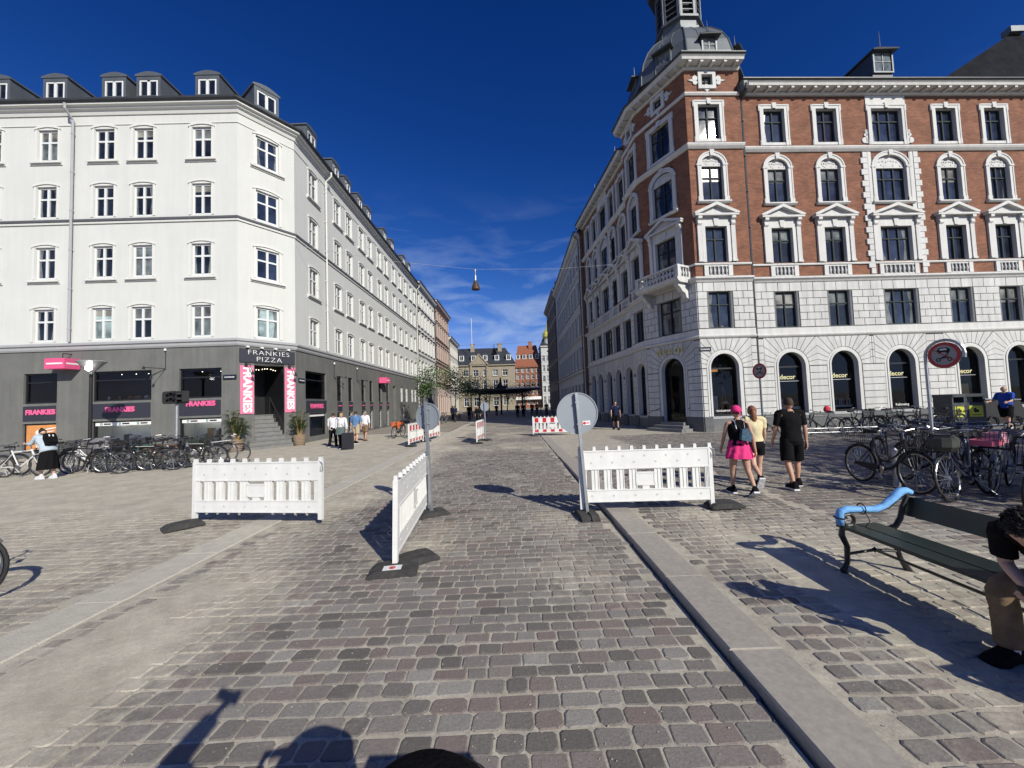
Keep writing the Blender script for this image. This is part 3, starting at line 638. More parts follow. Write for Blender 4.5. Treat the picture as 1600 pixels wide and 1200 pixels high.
# net curtains seen in some panes
# dormers
def dormer_meshes(w=1.12, h=1.02):
    mb = MB(zinc); d = 1.9; n = 8
    arc = [(-w/2-.09 + (w+.18)*k/n, h+.10+.16*math.sin(math.pi*k/n)) for k in range(n+1)]
    mb.prism([(-w/2-.02, -.06)] + [(-w/2-.02, h+.06), (w/2+.02, h+.06), (w/2+.02, -.06)], .03, d)
    mb.prism([(-w/2-.09, h+.02)] + arc + [(w/2+.09, h+.02)], -.05, d+.25)
    # face with a narrow casing
    mb.box(-w/2-.02, -.02, -.06, -w/2+.10, .03, h+.02); mb.box(w/2-.10, -.02, -.06, w/2+.02, .03, h+.02); mb.box(-w/2+.1, -.02, h-.16, w/2-.1, .03, h+.02); mb.box(-w/2+.1, -.10, -.1, w/2-.1, .03, .0)
    ww, hh = w-.24, h-.18
    fb = MB(winwhite); fw = .065; y0 = -.015
    for x in (-ww/2+fw/2, 0, ww/2-fw/2): fb.box(x-(fw/2 if x else .065), y0, 0, x+(fw/2 if x else .065), .05, hh)
    fb.box(-ww/2+fw, y0, 0, ww/2-fw, .05, fw); fb.box(-ww/2+fw, y0, hh-fw, ww/2-fw, .05, hh)
    pb = MB(pane_dark); pb.quad((-ww/2, .025, 0), (ww/2, .025, 0), (ww/2, .025, hh), (-ww/2, .025, hh))
    return mb.mesh('dormer'), fb.mesh('window'), pb.mesh('window_pane')
dm = dormer_meshes()
def dormer(M, ang, u, z=17.46, y=.06):
    o = put(dm[0], 'dormer', lb, xf(LB, M, u, y, z), (0, 0, ang)); f = put(dm[1], 'window', o, (0, 0, .0))
    # the pane is a sub-part of the dormer
    put(dm[2], 'window_pane', o, (0, 0, .0))
for u in (-1.5, -4.35, -6.02, -8.85, -11.6): dormer(MA, la, u)
dormer(MC, lc, 1.33)
for u in (2.0, 5.2, 7.1, 9.4, 11.3, 15.4, 17.75, 22.0, 24.2): dormer(MS, ls, u)
pipe(lb, LB, MA, -7.78, ZB+.2, 16.35, greytrim); pipe(lb, LB, MS, 3.4, ZB+.2, 16.35, plaster_trim); pipe(lb, LB, MS, 26.8, .3, 16.35, plaster_trim)
for u in (-.8, -14): pass
ch = MB(brownbrick); ch.box(-17.6, 23, 17, -16.6, 23.8, 20.2); ch.box(-17.7, 22.9, 20.2, -16.5, 23.9, 20.4)
# shop windows: steel frame, glass, dark room behind
def shopwin(M, u0, u1, z0, z1, dark=True, bars=(.72,), vb=(), glass=shopglass, fm=winblack, depth=1.3, name='shop_window', rec=.14, parent=None, pl=None, roomcol=None):
    parent = parent or lb; pl = pl or LB
    mb = MB(fm, M); f = .07
    mb.box(u0, rec-.05, z0, u0+f, rec+.03, z1); mb.box(u1-f, rec-.05, z0, u1, rec+.03, z1); mb.box(u0+f, rec-.05, z0, u1-f, rec+.03, z0+f); mb.box(u0+f, rec-.05, z1-f, u1-f, rec+.03, z1)
    for b in bars: z = z0+(z1-z0)*b; mb.box(u0+f, rec-.05, z-.03, u1-f, rec+.03, z+.03)
    for b in vb: u = u0+(u1-u0)*b; mb.box(u-.03, rec-.045, z0+f, u+.03, rec+.025, z1-f)
    o = mb.build(name, parent, wl=pl)
    g = MB(glass, M); g.quad((u0+.02, rec, z0+.02), (u1-.02, rec, z0+.02), (u1-.02, rec, z1-.02), (u0+.02, rec, z1-.02)); g.build('window_pane', o, wl=pl)
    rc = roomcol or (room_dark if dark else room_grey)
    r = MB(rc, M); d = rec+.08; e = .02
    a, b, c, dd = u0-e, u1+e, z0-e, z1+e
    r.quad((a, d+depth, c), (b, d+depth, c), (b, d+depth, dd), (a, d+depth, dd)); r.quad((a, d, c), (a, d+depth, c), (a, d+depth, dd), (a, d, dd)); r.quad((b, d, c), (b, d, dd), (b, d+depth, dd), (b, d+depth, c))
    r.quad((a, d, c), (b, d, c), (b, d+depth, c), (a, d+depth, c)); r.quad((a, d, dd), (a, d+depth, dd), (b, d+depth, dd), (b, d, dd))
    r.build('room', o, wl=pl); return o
def signtext(s, M, ang, u, z, size, mat, parent, pl, bold=.01, sx=1, y=-.02, ext=.012, name='lettering', rot=0, space=1.0):
    o = text(s, size, mat, name, parent, xf(pl, M, u, y, z), (R(90), 0, ang), ext, bold, sx, space=space)
    if rot: o.rotation_mode = 'QUATERNION'; o.rotation_quaternion = (Matrix.Rotation(ang, 4, 'Z') @ Matrix.Rotation(R(90), 4, 'X') @ Matrix.Rotation(rot, 4, 'Z')).to_quaternion()
    return o
for a, b in gA+gA2:
    shopwin(MA, a, b, 2.55, 3.97, bars=(.70,)); shopwin(MA, a, b, .28, 1.62, dark=False, bars=(), depth=.75, glass=shopclear)
    p = MB(navy, MA); p.box(a+.03, -.025, 1.74, b-.03, 0, 2.44); po = p.build('fascia_panel', lb, wl=LB)
    lu = {-9.95: -9.1, -6.78: -5.45, -2.75: -1.7}.get(a)
    if lu: signtext('FRANKIES', MA, la, lu, 2.14 if a != -2.75 else 2.28, .31, pinkletter, lb, LB, .016, 1.0, -.04)
for a, b in gA:
    if a > -9:
        s = MB(whitepaint, MA); s.box(a+.08, .10, 1.40, b-.08, .13, 1.56); so_ = s.build('header_strip', lb, wl=LB)
        for k in range(3 if b-a > 2.2 else 2):
            uu = a+.5+(b-a-.2)*k/(3 if b-a > 2.2 else 2); q = MB(pm('teal_mark', (.03, .25, .2), .5), MA); q.ring((uu-.14, 1.48), .03, .055, .085, .10, 12); q.box(uu-.02, .085, 1.45, uu+.3, .10, 1.51, black); q.build('header_mark', lb, wl=LB)
    else:
        s = MB(pm('orange_poster', (.62, .27, .09), .5, var=.2, scale=2), MA); s.box(a+.06, .10, .4, b-.06, .12, 1.56); po = s.build('poster', lb, wl=LB)
        s = MB(whitepaint, MA); s.prism([(a+.55, .5), (a+.75, .5), (a+.8, .95), (a+.62, 1.1), (a+.45, .95)], .09, .10); s.ring((a+.62, 1.2), 0, .12, .088, .10, 10)
        s.prism([(a+.9, 1.30), (a+1.42, 1.38), (a+1.42, 1.43), (a+.9, 1.35)], .088, .10); s.prism([(a+.95, 1.18), (a+1.35, 1.24), (a+1.35, 1.28), (a+.95, 1.22)], .088, .10); s.build('poster_print', lb, wl=LB)
# goods behind the basement glass: white display units
for a, b in ((-6.6, -4.2), (-2.6, -.9)):
    g = MB(pm('display_white', (.6, .6, .56), .6, var=.1)); g.M = MA
    rg = random.Random(int(a*10)); u = a
    while u < b: w = rg.uniform(.12, .35); g.box(u, rg.uniform(.45, .8), .3, u+w, .95, .3+rg.uniform(.2, .8), rg.choice([whitepaint, g.cur, plinth, wood, pm('pale_green_goods', (.35, .5, .3), .6)])); u += w+rg.uniform(.02, .12)
    
    lt = MB(emis('shop_strip_%d' % int(-a), (1, .97, .9), 7), MA)
    for k in range(3): uu = a + (b-a)*(k+.5)/3; lt.box(uu-.16, .62, 1.585, uu+.16, .72, 1.60)
    tag(lt.build('ceiling_lights'), 'row of small lit ceiling lights behind the basement glass ' + ('below the wide window' if a < -5 else 'beside the entrance'), 'ceiling light')
    g.build('display_goods', None, label='white boxes and goods behind the basement glass ' + ('below the wide window' if a < -5 else 'below the window beside the entrance'), cat='shop display', group='basement shop displays')
lt = MB(emis('spot_dots', (1, .95, .85), 6), MA)
for u_ in (-6.1, -5.4, -4.8, -2.2, -1.3): lt.lathe([(.012, 0), (.022, .012), (.01, .025)], (u_, .7, 3.86), 6)
tag(lt.build('ceiling_spots'), 'tiny ceiling spotlights inside the two windows left of the corner entrance', 'spotlights')
# food on the counter inside the wide window
g = MB(wood); g.M = MA
for u, w, m_ in ((-5.35, .3, pm('orange_food', (.55, .2, .06), .6)), (-5.0, .4, wood), (-4.6, .25, whitepaint), (-5.9, .12, pm('orange_food', (.5, .2, .1))), (-6.4, .12, whitepaint)): g.lathe([(w*.35, 0), (w*.5, .06), (w*.4, .12), (w*.1, .17)], (u, .42, 2.64), 10, m_)
g.build('food_counter', None, label='row of pizzas and jars on the counter inside the wide window', cat='food')
# street side
shopwin(MS, .95, 3.35, 2.4, 4.0, bars=(.70,)); shopwin(MS, 1.35, 3.35, .3, 1.62, dark=False, bars=(), depth=.75, glass=shopclear)
p = MB(navy, MS); p.box(.98, -.025, 1.66, 3.32, 0, 2.34); p.build('fascia_panel', lb, wl=LB)
signtext('FRANKIES', MS, ls, 2.15, 2.0, .34, pinkletter, lb, LB, .016, 1, -.04)
s = MB(whitepaint, MS); s.box(1.45, .10, 1.42, 3.27, .13, 1.58); s.build('header_strip', lb, wl=LB)
for c in nS:
    shopwin(MS, c-.36, c+.36, 2.3, 3.98, bars=(.72,), depth=.9); shopwin(MS, c-.36, c+.36, .12, 1.6, dark=False, bars=(.75,), depth=.8, fm=greytrim)
    p = MB(navy, MS); p.box(c-.34, -.025, 1.66, c+.34, 0, 2.26); p.box(c-.24, -.035, 1.98, c+.24, -.025, 2.05, pinkletter); p.build('fascia_panel', lb, wl=LB)
d = MB(winblack, MS); d.box(16.9, .45, .1, 17.75, .5, 3.85); d.box(17.0, .41, .2, 17.65, .45, 2.4, plinth); d.build('door', lb, wl=LB)
fw_ = frame_mesh(.84, 1.5, winwhite, 2, .6, .07, .10, .05, .04); fwn = Win(*fw_)
for c in wS: place(fwn, lb, LB, MS, ls, c, 2.3, pane=pane_curt)
d = MB(winwhite, MS); d.box(20.3, .15, .1, 21.2, .2, 1.9); d.build('door', lb, wl=LB, label='small white cellar door')
# entrance in the chamfer: porch, stair, posts, banners, sign
mb = MB(winblack, MC); mb.box(.70, 2.3, 1.6, 2.06, 2.36, 4.3); mb.box(.70, .0, 0, .706, 2.3, 4.2); mb.box(2.054, .0, 0, 2.06, 2.3, 4.2); mb.box(.70, 0, 4.10, 2.06, 2.3, 4.3)
mb.box(.95, 2.22, 1.62, 1.55, 2.3, 3.4, pm('door_glass', (.05, .055, .06), .1)); mb.box(.9, 2.2, 1.62, .95, 2.3, 3.45); mb.box(1.55, 2.2, 1.62, 1.62, 2.3, 3.45); mb.box(.95, 2.2, 2.5, 1.55, 2.24, 2.56)
mb.build('entrance_porch', lb, wl=LB)
st_ = pm('grey_stone_step', (.19, .19, .185), .8, var=.15, scale=5, bump=.2)
mb = MB(st_, MC); nst = 8
for i in range(nst):
    w0, w1 = (.70, 2.06) if i > 1 else (.36 - (.12 if i == 0 else 0), 2.34 + (.12 if i == 0 else 0)); y = -.62 + i*.27; z = .205*i
    mb.box(w0, y, z, w1, y+.6 if i < nst-1 else 2.25, z+.17); mb.box(w0-.0, y-.03, z+.17, w1+.0, y+.6 if i < nst-1 else 2.25, z+.205)
mb.build('entrance_stair', lb, wl=LB)
mb = MB(black, MC); mb.path([(1.98, -.05, 1.05), (1.98, 1.5, 2.55)], .03, 8); mb.path([(1.98, -.05, .35), (1.98, -.05, 1.05)], .02, 6); mb.path([(1.98, .9, 1.2), (1.98, .9, 1.97)], .02, 6); mb.path([(1.98, 1.5, 1.6), (1.98, 1.5, 2.55)], .02, 6); mb.build('handrail', lb, wl=LB)
mb = MB(emis('warm_bulb', (1, .85, .6), 9), MC)
for i in range(9): mb.lathe([(.0, -.02), (.02, 0), (0, .02)], (.82+.13*i, .4+.05*(i % 3), 3.95-.04*math.sin(i)), 6)
tag(mb.build('string_lights', None, label='string of warm bulbs under the top of the corner entrance', cat='string lights'))
mb = MB(navy, MC); mb.box(.06, -.06, 4.22, 2.58, 0, 4.88); mb.build('sign_board', lb, wl=LB)
signtext('FRANKIES', MC, lc, 1.34, 4.70, .33, whitepaint, lb, LB, -.006, 1.22, -.085, space=1.12); signtext('PIZZA', MC, lc, 1.34, 4.38, .33, whitepaint, lb, LB, -.006, 1.22, -.085, space=1.12)
for u0, u1 in ((.08, .66), (2.08, 2.60)):
    mb = MB(pink, MC); mb.box(u0, -.05, 1.72, u1, -.02, 4.06); b_ = mb.build('banner', lb, wl=LB)
    signtext('FRANKIES', MC, lc, (u0+u1)/2, 2.88, .50 if u0 < 1 else .46, whitepaint, lb, LB, .022, 1.0, -.065, .004, rot=-R(90))
    mb = MB(black, MC); uc = (u0+u1)/2+.1; mb.path([(uc-.15, -.02, 4.12), (uc-.1, -.35, 4.1), (uc+.0, -.42, 3.72)], .018, 6); mb.lathe([(.03, .1), (.05, .06), (.07, -.06)], (uc+.0, -.43, 3.65), 10); mb.lathe([(.03, .1), (.05, .06), (.07, -.06)], (uc-.16, -.1, 4.1), 10); mb.build('spotlight', lb, wl=LB)
for k in range(4):
    mb = MB(whitepaint, MC); mb.box(.3+.62*k, -.22, 4.92, .42+.62*k, -.06, 4.99); mb.build('sign_light', lb, wl=LB)
def streetsign(M, ang, u, z, s, parent, pl, w=.8, size=.13):
    mb = MB(black, M); mb.box(u-w/2, -.05, z-.11, u+w/2, -.03, z+.11); mb.box(u-w/2+.02, -.054, z-.09, u+w/2-.02, -.051, z+.09, pm('enamel_dark_blue', (.01, .015, .04), .3)); mb.build('street_name_plate', parent, wl=pl)
    signtext(s, M, ang, u, z, size, whitepaint, parent, pl, .002, 1, -.058, .002)
streetsign(MA, la, -.35, 3.5, 'Linnésgade', lb, LB, .62, .105); streetsign(MS, ls, .5, 3.42, 'Rømersgade', lb, LB, .62, .10)
# bracket lamps on the grey wall
def bracket(M, u, z, arm):
    mb = MB(black, M); mb.path([(u, -.03, z+.85), (u, -.03, z)], .012, 6); mb.lathe([(.05, 0), (.05, .1)], (u, -.05, z+.85), 8, whitepaint); mb.path([(u, -.03, z), (u-arm*.75, -.55, z+.03)], .018, 6); mb.path([(u, -.03, z), (u-arm*.4, -.45, z-.4)], .014, 6)
    mb.lathe([(.02, .06), (.05, 0), (.06, -.07)], (u-arm*.75, -.56, z+.02), 8); mb.lathe([(.02, .06), (.05, 0), (.06, -.07)], (u-arm*.4, -.46, z-.42), 8); mb.build('bracket_spotlight', lb, wl=LB)
bracket(MA, -3.36, 4.0, .7); bracket(MS, 4.4, 3.85, -.7); bracket(MS, 8.1, 3.85, -.7)
# projecting pink boxes
for M_, u, z, ang in ((MA, -7.75, 4.33, la), (MS, 13.3, 4.15, ls)):
    mb = MB(pinkbox, M_); w = .42
    mb.prismz([(u-w*.9, -.02), (u, -.75), (u+w*.9, -.02)] if False else [(u-.45, -.04), (u-.45, -.70), (u+.45, -.70), (u+.45, -.04)], z-.24, z+.24); mb.box(u-.36, -.707, z-.035, u+.36, -.70, z+.035, whitepaint)
    mb.box(u+.45, -.62, z-.035, u+.457, -.12, z+.035, whitepaint); mb.path([(u, -.37, z+.24), (u, -.37, z+.5), (u, -.0, z+.5)], .02, 6, black); mb.build('projecting_sign', lb, wl=LB)
# ---------------------------------------------------------------- the red brick corner building on the right
C2 = Vector((9.55, 19.3)); C1 = Vector((7.95, 22.4)); ra = math.atan2(.042, 1)
RB = (9.55, 19.3, 0); rb = empty('brick_corner_building', RB, label='red brick corner building with white stucco frames, rusticated white base and a domed corner tower', cat='building')
TF = 2.92; C3 = C2 + Vector((math.cos(ra), math.sin(ra)))*TF
RD = Vector((-.09, 1)).normalized(); C0 = C1 + RD*2.0; RE = C1 + RD*12.9
rs = math.atan2(-RD.y, -RD.x); rc = math.atan2(C2.y-C1.y, C2.x-C1.x); CCL = (C2-C1).length
MT = FM(C2, ra); MK = FM(C1, rc); MU = FM(C1, rs)                 # tower front, chamfer, street side (u negative going away)
back = Vector((-math.sin(ra), math.cos(ra)))*.32                     # main front stands back from the tower
MF = FM(C2 + back, ra); MU2 = FM(C1 + Vector((-RD.y, RD.x)).normalized()*-.28, rs)
FE = 25.5
colsF = [(4.9, 1), (7.78, 1), (11.15, 2), (14.5, 1), (17.28, 1), (20.1, 1), (22.9, 1)]; shopF = [4.93, 7.76, 10.86, 14.68, 17.42, 20.2, 23.0]
colsU = [(-3.35, 1), (-5.3, 1), (-7.25, 2), (-9.4, 1), (-11.25, 1)]
w1, w2 = 1.14, 1.72
def wo(k): return w2 if k == 2 else w1
R2z, R3z, R4z, R5z = (5.2, 1.88), (8.6, 1.86), (11.86, 1.84), (15.08, 1.84)
def rops(cols, rows): return [(c-wo(k)/2, c+wo(k)/2, z, z+h) for c, k in cols for z, h in rows]
up = [R3z, R5z]
def archops(cols): return [(c-wo(k)/2, c+wo(k)/2, R4z[0], R4z[0]+R4z[1]+(.46 if k == 1 else .62)) for c, k in cols]
wb = MB(redbrick); base = MB(stucco2)
faces = [(MT, 0, TF, [(1.17, 1)], [1.19], 19.1), (MK, 0, CCL, [(CCL/2, 3)], [CCL/2], 19.1), (MU, -2.0, 0, [(-.85, 1)], [-.85], 19.1), (MF, TF-.02, FE, colsF, shopF, 17.7), (MU2, -12.9, -1.98, colsU, [-3.35, -5.3, -7.25, -9.4, -11.25], 17.7)]
def wo(k): return {1: w1, 2: w2, 3: 1.36}[k]
AR = .745
for fi, (M, a, b, cols, shops, top) in enumerate(faces):
    wb.M = M; wall(wb, a, b, 7.6, top-.1, rops(cols, up) + [o if fi else o for o in archops(cols)] + ([(c-.3, c+.3, 17.95, 18.55) for c, k in cols] if fi < 3 else []), redbrick, .2, stucco)
    base.M = M; ar = AR if fi not in (2, 4) else .60
    sops = [(c-ar, c+ar, .75 if fi != 1 else .42, 3.92, True, .34) for c in shops]; r2 = rops(cols, [R2z])
    wall(base, a, b, 0, 4.68, sops, groove, .3, stucco); wall(base, a, b, 4.68, 7.6, r2, groove, .2, stucco)
    # ashlar of the first floor
    zz = [5.2+.376*i for i in range(6)] + [7.56]
    for i, (z0, z1) in enumerate(zip(zz, zz[1:])): course(base, a, b, z0, z1, [(o[0]-.10, o[1]+.10, o[2]-.1, o[3]) for o in r2], .62, i % 2, stucco2)
    # rustication around the arches
    sp_ = 3.92-ar; edges = []
    ss = sorted(shops)
    for i, c in enumerate(ss):
        l = a if i == 0 else (ss[i-1]+c)/2; r_ = b if i == len(ss)-1 else (ss[i+1]+c)/2; hw = 1.42 if fi not in (2, 4) else .95
        l2, r2_ = max(l, c-hw), min(r_, c+hw); edges.append((l, l2, r2_, r_, c))
        voussoirs(base, c, sp_, ar+.20, l2, r2_, 4.66, 15, stucco2)
    for j, z0 in enumerate([.72+.347*i for i in range(7)]):
        z1 = min(z0+.347, sp_)
        if z1 - z0 < .1: continue
        course(base, a, b, z0, z1, [(c-ar-.20, c+ar+.20, 0, 9) for c in shops], .85, j % 2, stucco2)
    for l, l2, r2_, r_, c in edges:
        z = sp_; k = 0
        while z < 4.6:
            z1 = min(z+.36, 4.66)
            for p, q in ((l, l2), (r2_, r_)):
                if q-p > .12: course(base, p, q, z, z1, [], .8, k % 2, stucco2)
            z = z1; k += 1
    # arch moulding, plinth
    for c in shops:
        base.ring((c, sp_), ar-.02, ar+.07, -.05, 0, 20, stucco, 0, math.pi); base.ring((c, sp_), ar+.07, ar+.18, -.02, 0, 20, stucco, 0, math.pi)
        for s_ in (-1, 1): base.box(c+s_*(ar-.02), -.05, .75, c+s_*(ar+.07), 0, sp_, stucco); base.box(c+s_*(ar+.07), -.02, .75, c+s_*(ar+.18), 0, sp_, stucco)
    m2 = MB(plinth, M); cc = a
    for c in sorted(shops) + [None]:
        e = (c-ar-.02) if c is not None else b
        if e > cc: m2 = MB(plinth, M); m2.box(cc, -.06, 0, e, 0, .70); m2.build('plinth', rb, wl=RB)
        if c is not None: cc = c+ar+.02
wb.M = Matrix(); 
Fe = C2 + back + Vector((math.cos(ra), math.sin(ra)))*FE
for p, q in ((Fe, Fe + Vector((0, 14))), (Fe+Vector((0, 14)), Vector((20, 35.3))), (Vector((20, 35.3)), RE)): wb.quad((p.x, p.y, 0), (q.x, q.y, 0), (q.x, q.y, 17.6), (p.x, p.y, 17.6))
wb.M = MT; wb.quad((TF, 0, 0), (TF, .33, 0), (TF, .33, 19), (TF, 0, 19)); wb.quad((TF, .3, 17.6), (TF, 4.6, 17.6), (TF, 4.6, 19.1), (TF, .3, 19.1))
wb.build('wall', rb, wl=RB); base.build('rusticated_base', rb, wl=RB)
tow = [C3, C2, C1, C0]; towo = tow[::-1]
main1 = [C2+back+Vector((math.cos(ra), math.sin(ra)))*TF, Fe]; u2o = Vector((-RD.y, RD.x)).normalized()*-.28
main2 = [RE+u2o, C0+u2o]
def belts(prof, z, mat=stucco, name='belt_course', t=True, m=True):
    if t: mitre(towo, prof, z, mat, name, rb, RB)
    if m: mitre(main1, prof, z, mat, name, rb, RB); mitre(main2, prof, z, mat, name, rb, RB)
belts([(-.05, -.06), (.06, -.06), (.12, .0), (.14, .06), (.05, .12), (.05, .42), (-.05, .42)], 4.74)
belts([(-.05, -.08), (.07, -.08), (.12, .0), (.22, .08), (.22, .16), (.06, .22), (-.05, .22)], 7.64)
belts([(-.05, 0), (.07, 0), (.09, .05), (.07, .1), (-.05, .1)], 8.44)
belts([(-.05, 0), (.07, 0), (.16, .1), (.2, .18), (.2, .24), (.05, .30), (-.05, .30)], 14.55)
belts([(-.05, 0), (.07, 0), (.12, .08), (.12, .14), (.05, .18), (-.05, .18)], 17.42, m=False)
CORN = [(-.05, 0), (.08, 0), (.13, .08), (.13, .15), (.10, .17), (.52, .19), (.55, .30), (.62, .37), (-.05, .37)]
mitre(main1, CORN, 17.66, stucco, 'cornice', rb, RB); mitre(main2, CORN, 17.66, stucco, 'cornice', rb, RB); mitre(towo, CORN, 18.78, stucco, 'cornice', rb, RB)
GUT = [(.50, .375), (.64, .38), (.70, .42), (.70, .47), (.0, .50), (.0, .39)]
for ln, z in ((main1, 17.66), (main2, 17.66), (towo, 18.78)): mitre(ln, GUT, z, zincdark, 'gutter', rb, RB)
mo = MB(stucco); mo.box(-.075, -.49, .085, .075, -.12, .185); mo = mo.mesh('cornice_bracket')
for M, a, b, z in ((MF, TF+.3, FE, 17.66), (MT, .1, TF, 18.78), (MK, .2, CCL, 18.78), (MU, -1.9, -.1, 18.78), (MU2, -12.8, -2.2, 17.66)):
    u = a; ag = math.atan2(M[1][0], M[0][0])
    while u < b: put(mo, 'cornice_bracket', rb, xf(RB, M, u, 0, z), (0, 0, ag)); u += .62
# windows and their frames
def rframe(w, h, cols, mat): f, p = frame_mesh(w, h, mat, cols, .66, .06, .19, .06, .035); return f, p
fr = {k: rframe(wo(k), 1.85, 3 if k == 2 else 2, wingreen if k != 3 else windark) for k in (1, 2, 3)}
def key(mb, h, w=.17, hh=.34, out=.12): mb.prism([(-w*.42, h), (w*.42, h), (w*.62, h+hh), (-w*.62, h+hh)], -out, 0)
def sur5(w):
    mb = MB(stucco); h = 1.85; t = .2
    for s_ in (-1, 1):
        mb.box(s_*w/2, -.07, -.14, s_*(w/2+t), 0, h); mb.box(s_*(w/2+t-.05), -.09, -.14, s_*(w/2+t+.02), 0, h); mb.box(s_*(w/2), -.08, -.16, s_*(w/2+t+.05), 0, .12); mb.box(s_*(w/2+t-.06), -.08, h-.12, s_*(w/2+t+.07), 0, h+.22)
    mb.box(-w/2-t, -.07, h, w/2+t, 0, h+.2); mb.box(-w/2-t-.02, -.095, h+.15, w/2+t+.02, 0, h+.22); mb.box(-w/2, -.05, -.14, w/2, .19, -.0); key(mb, h, .2, .3)
    return mb.mesh('window_surround')
def scroll(mb, s_, w):
    for cx, cz, r in ((.26, .12, .16), (.20, .42, .10), (.17, .62, .07)): mb.disc((s_*(w/2+cx), cz), r, -.05, 0, 12)
    mb.box(s_*(w/2+.1), -.05, -.04, s_*(w/2+.2), 0, .7)
def tymp(mb, w, rise, z0):
    n = 14; pts = [(w/2*math.cos(math.pi*k/n), z0+rise*math.sin(math.pi*k/n)) for k in range(n+1)]
    mb.prism(pts, .06, .2); rg = random.Random(2)
    for k in range(11): t = math.pi*(k+.5)/11; q = rg.uniform(.3, .8); mb.disc((w/2*q*math.cos(t), z0+.03+rise*q*.95*math.sin(t)), rg.uniform(.025, .05), .035, .06, 7)
def sur4(w, big):
    mb = MB(stucco); h = 1.84; rise = .46 if not big else .62; t = .2; n = 16; ri = rise
    for s_ in (-1, 1): mb.box(s_*w/2, -.07, -.10, s_*(w/2+t), 0, h); mb.box(s_*(w/2+t-.05), -.09, .0, s_*(w/2+t+.015), 0, h-.04); mb.box(s_*(w/2-.0), -.085, -.04, s_*(w/2+t+.05), 0, .16); mb.box(s_*(w/2-.0), -.10, h-.04, s_*(w/2+t+.06), 0, h+.05)
    P = lambda a, b, k: (a*math.cos(math.pi*k/n), h+.03+b*math.sin(math.pi*k/n))
    for k in range(n):
        mb.prism([P(w/2, ri, k), P(w/2+t, ri+t, k), P(w/2+t, ri+t, k+1), P(w/2, ri, k+1)], -.07, .05); mb.prism([P(w/2+t-.05, ri+t-.05, k), P(w/2+t+.02, ri+t+.02, k), P(w/2+t+.02, ri+t+.02, k+1), P(w/2+t-.05, ri+t-.05, k+1)], -.095, 0)
    if True:   # spandrels between the arch and the rectangular hole in the brick
        mb.prism([(w/2, h+.02)] + [(w/2+.001, h+ri+.05)] + [P(w/2, ri, k) for k in range(n//2, -1, -1)], .02, .05) ; mb.prism([(-w/2, h+.02)] + [(-w/2-.001, h+ri+.05)] + [P(w/2, ri, k) for k in range(n//2, n+1)], .02, .05)
    tymp(mb, w, ri, h); mb.box(-w/2-.02, .05, h-.03, w/2+.02, .2, h+.03)
    key(mb, h+ri, .2, .32); mb.prismx([(-.17, -.14), (-.17, -.08), (0, -.02), (0.19, -.0), (0.19, -.12), (0, -.2), (-.1, -.2)], -w/2-.3, w/2+.3)
    if big:
        for s_ in (-1, 1):
            mb.box(s_*(w/2+.24), -.06, -.2, s_*(w/2+.40), 0, 2.65); z = -3.05
        mb.box(-w/2-.24, -.03, h+ri+.22, w/2+.24, 0, 2.67)
    return mb.mesh('window_surround')
def pediment(mb, hw, z0, rise, out=.26):
    mb.prism([(-hw, z0), (hw, z0), (hw, z0+.1), (-hw, z0+.1)], -out, 0); mb.prism([(-hw+.1, z0+.1), (hw-.1, z0+.1), (0, z0+rise)], -.09, 0)
    for s_ in (-1, 1): mb.prism([(s_*(hw+.03), z0+.1), (s_*(hw-.16), z0+.1), (0, z0+rise-.09), (0, z0+rise+.07), (s_*(hw+.03), z0+.17)], -out-.02, 0)
def sur3(w, hw):
    mb = MB(stucco); h = 1.85; t = .17
    for s_ in (-1, 1):
        mb.box(s_*w/2, -.06, 0, s_*(w/2+t), 0, h); mb.box(s_*(w/2+t+.03), -.10, -.0, s_*(w/2+t+.25), 0, h+.05); mb.box(s_*(w/2+t+.01), -.13, -.0, s_*(w/2+t+.27), 0, .1)
        mb.prismx([(0, h+.50), (-.24, h+.50), (-.24, h+.36), (-.14, h+.28), (-.17, h+.12), (-.12, h+.05), (0, h+.05)], s_*(w/2+t+.04), s_*(w/2+t+.24))
    mb.box(-w/2-t, -.06, h, w/2+t, 0, h+.17); mb.box(-w/2-t-.27, -.045, h+.17, w/2+t+.27, 0, h+.5); key(mb, h+.02, .22, .40, .10); pediment(mb, hw, h+.5, .62)
    return mb.mesh('window_surround')
balp = [(.035, 0), (.045, .02), (.025, .05), (.05, .12), (.06, .19), (.035, .30), (.028, .36), (.045, .40), (.03, .42)]
def balpanel(w, n):
    mb = MB(stucco); mb.box(-w/2-.22, -.08, 0, -w/2, 0, .55); mb.box(w/2, -.08, 0, w/2+.22, 0, .55); mb.box(-w/2, -.05, 0, w/2, 0, .06); mb.box(-w/2, -.05, .49, w/2, 0, .55)
    mb.box(-w/2, -.012, .06, w/2, 0, .49, groove)
    for i in range(n): mb.lathe(balp, (-w/2+w*(i+.5)/n, -.05, .065), 8)
    return mb.mesh('balustrade_panel')
S5 = {1: sur5(w1), 2: sur5(w2), 3: sur5(1.36)}; S4 = {1: sur4(w1, 0), 2: sur4(w2, 1), 3: sur4(1.36, 0)}; S3 = {1: sur3(w1, 1.14), 2: sur3(w2, 1.40), 3: sur3(1.36, 1.22)}; BP = {1: balpanel(w1-.1, 5), 2: balpanel(w2, 7), 3: balpanel(1.36, 6)}
rr = random.Random(11)
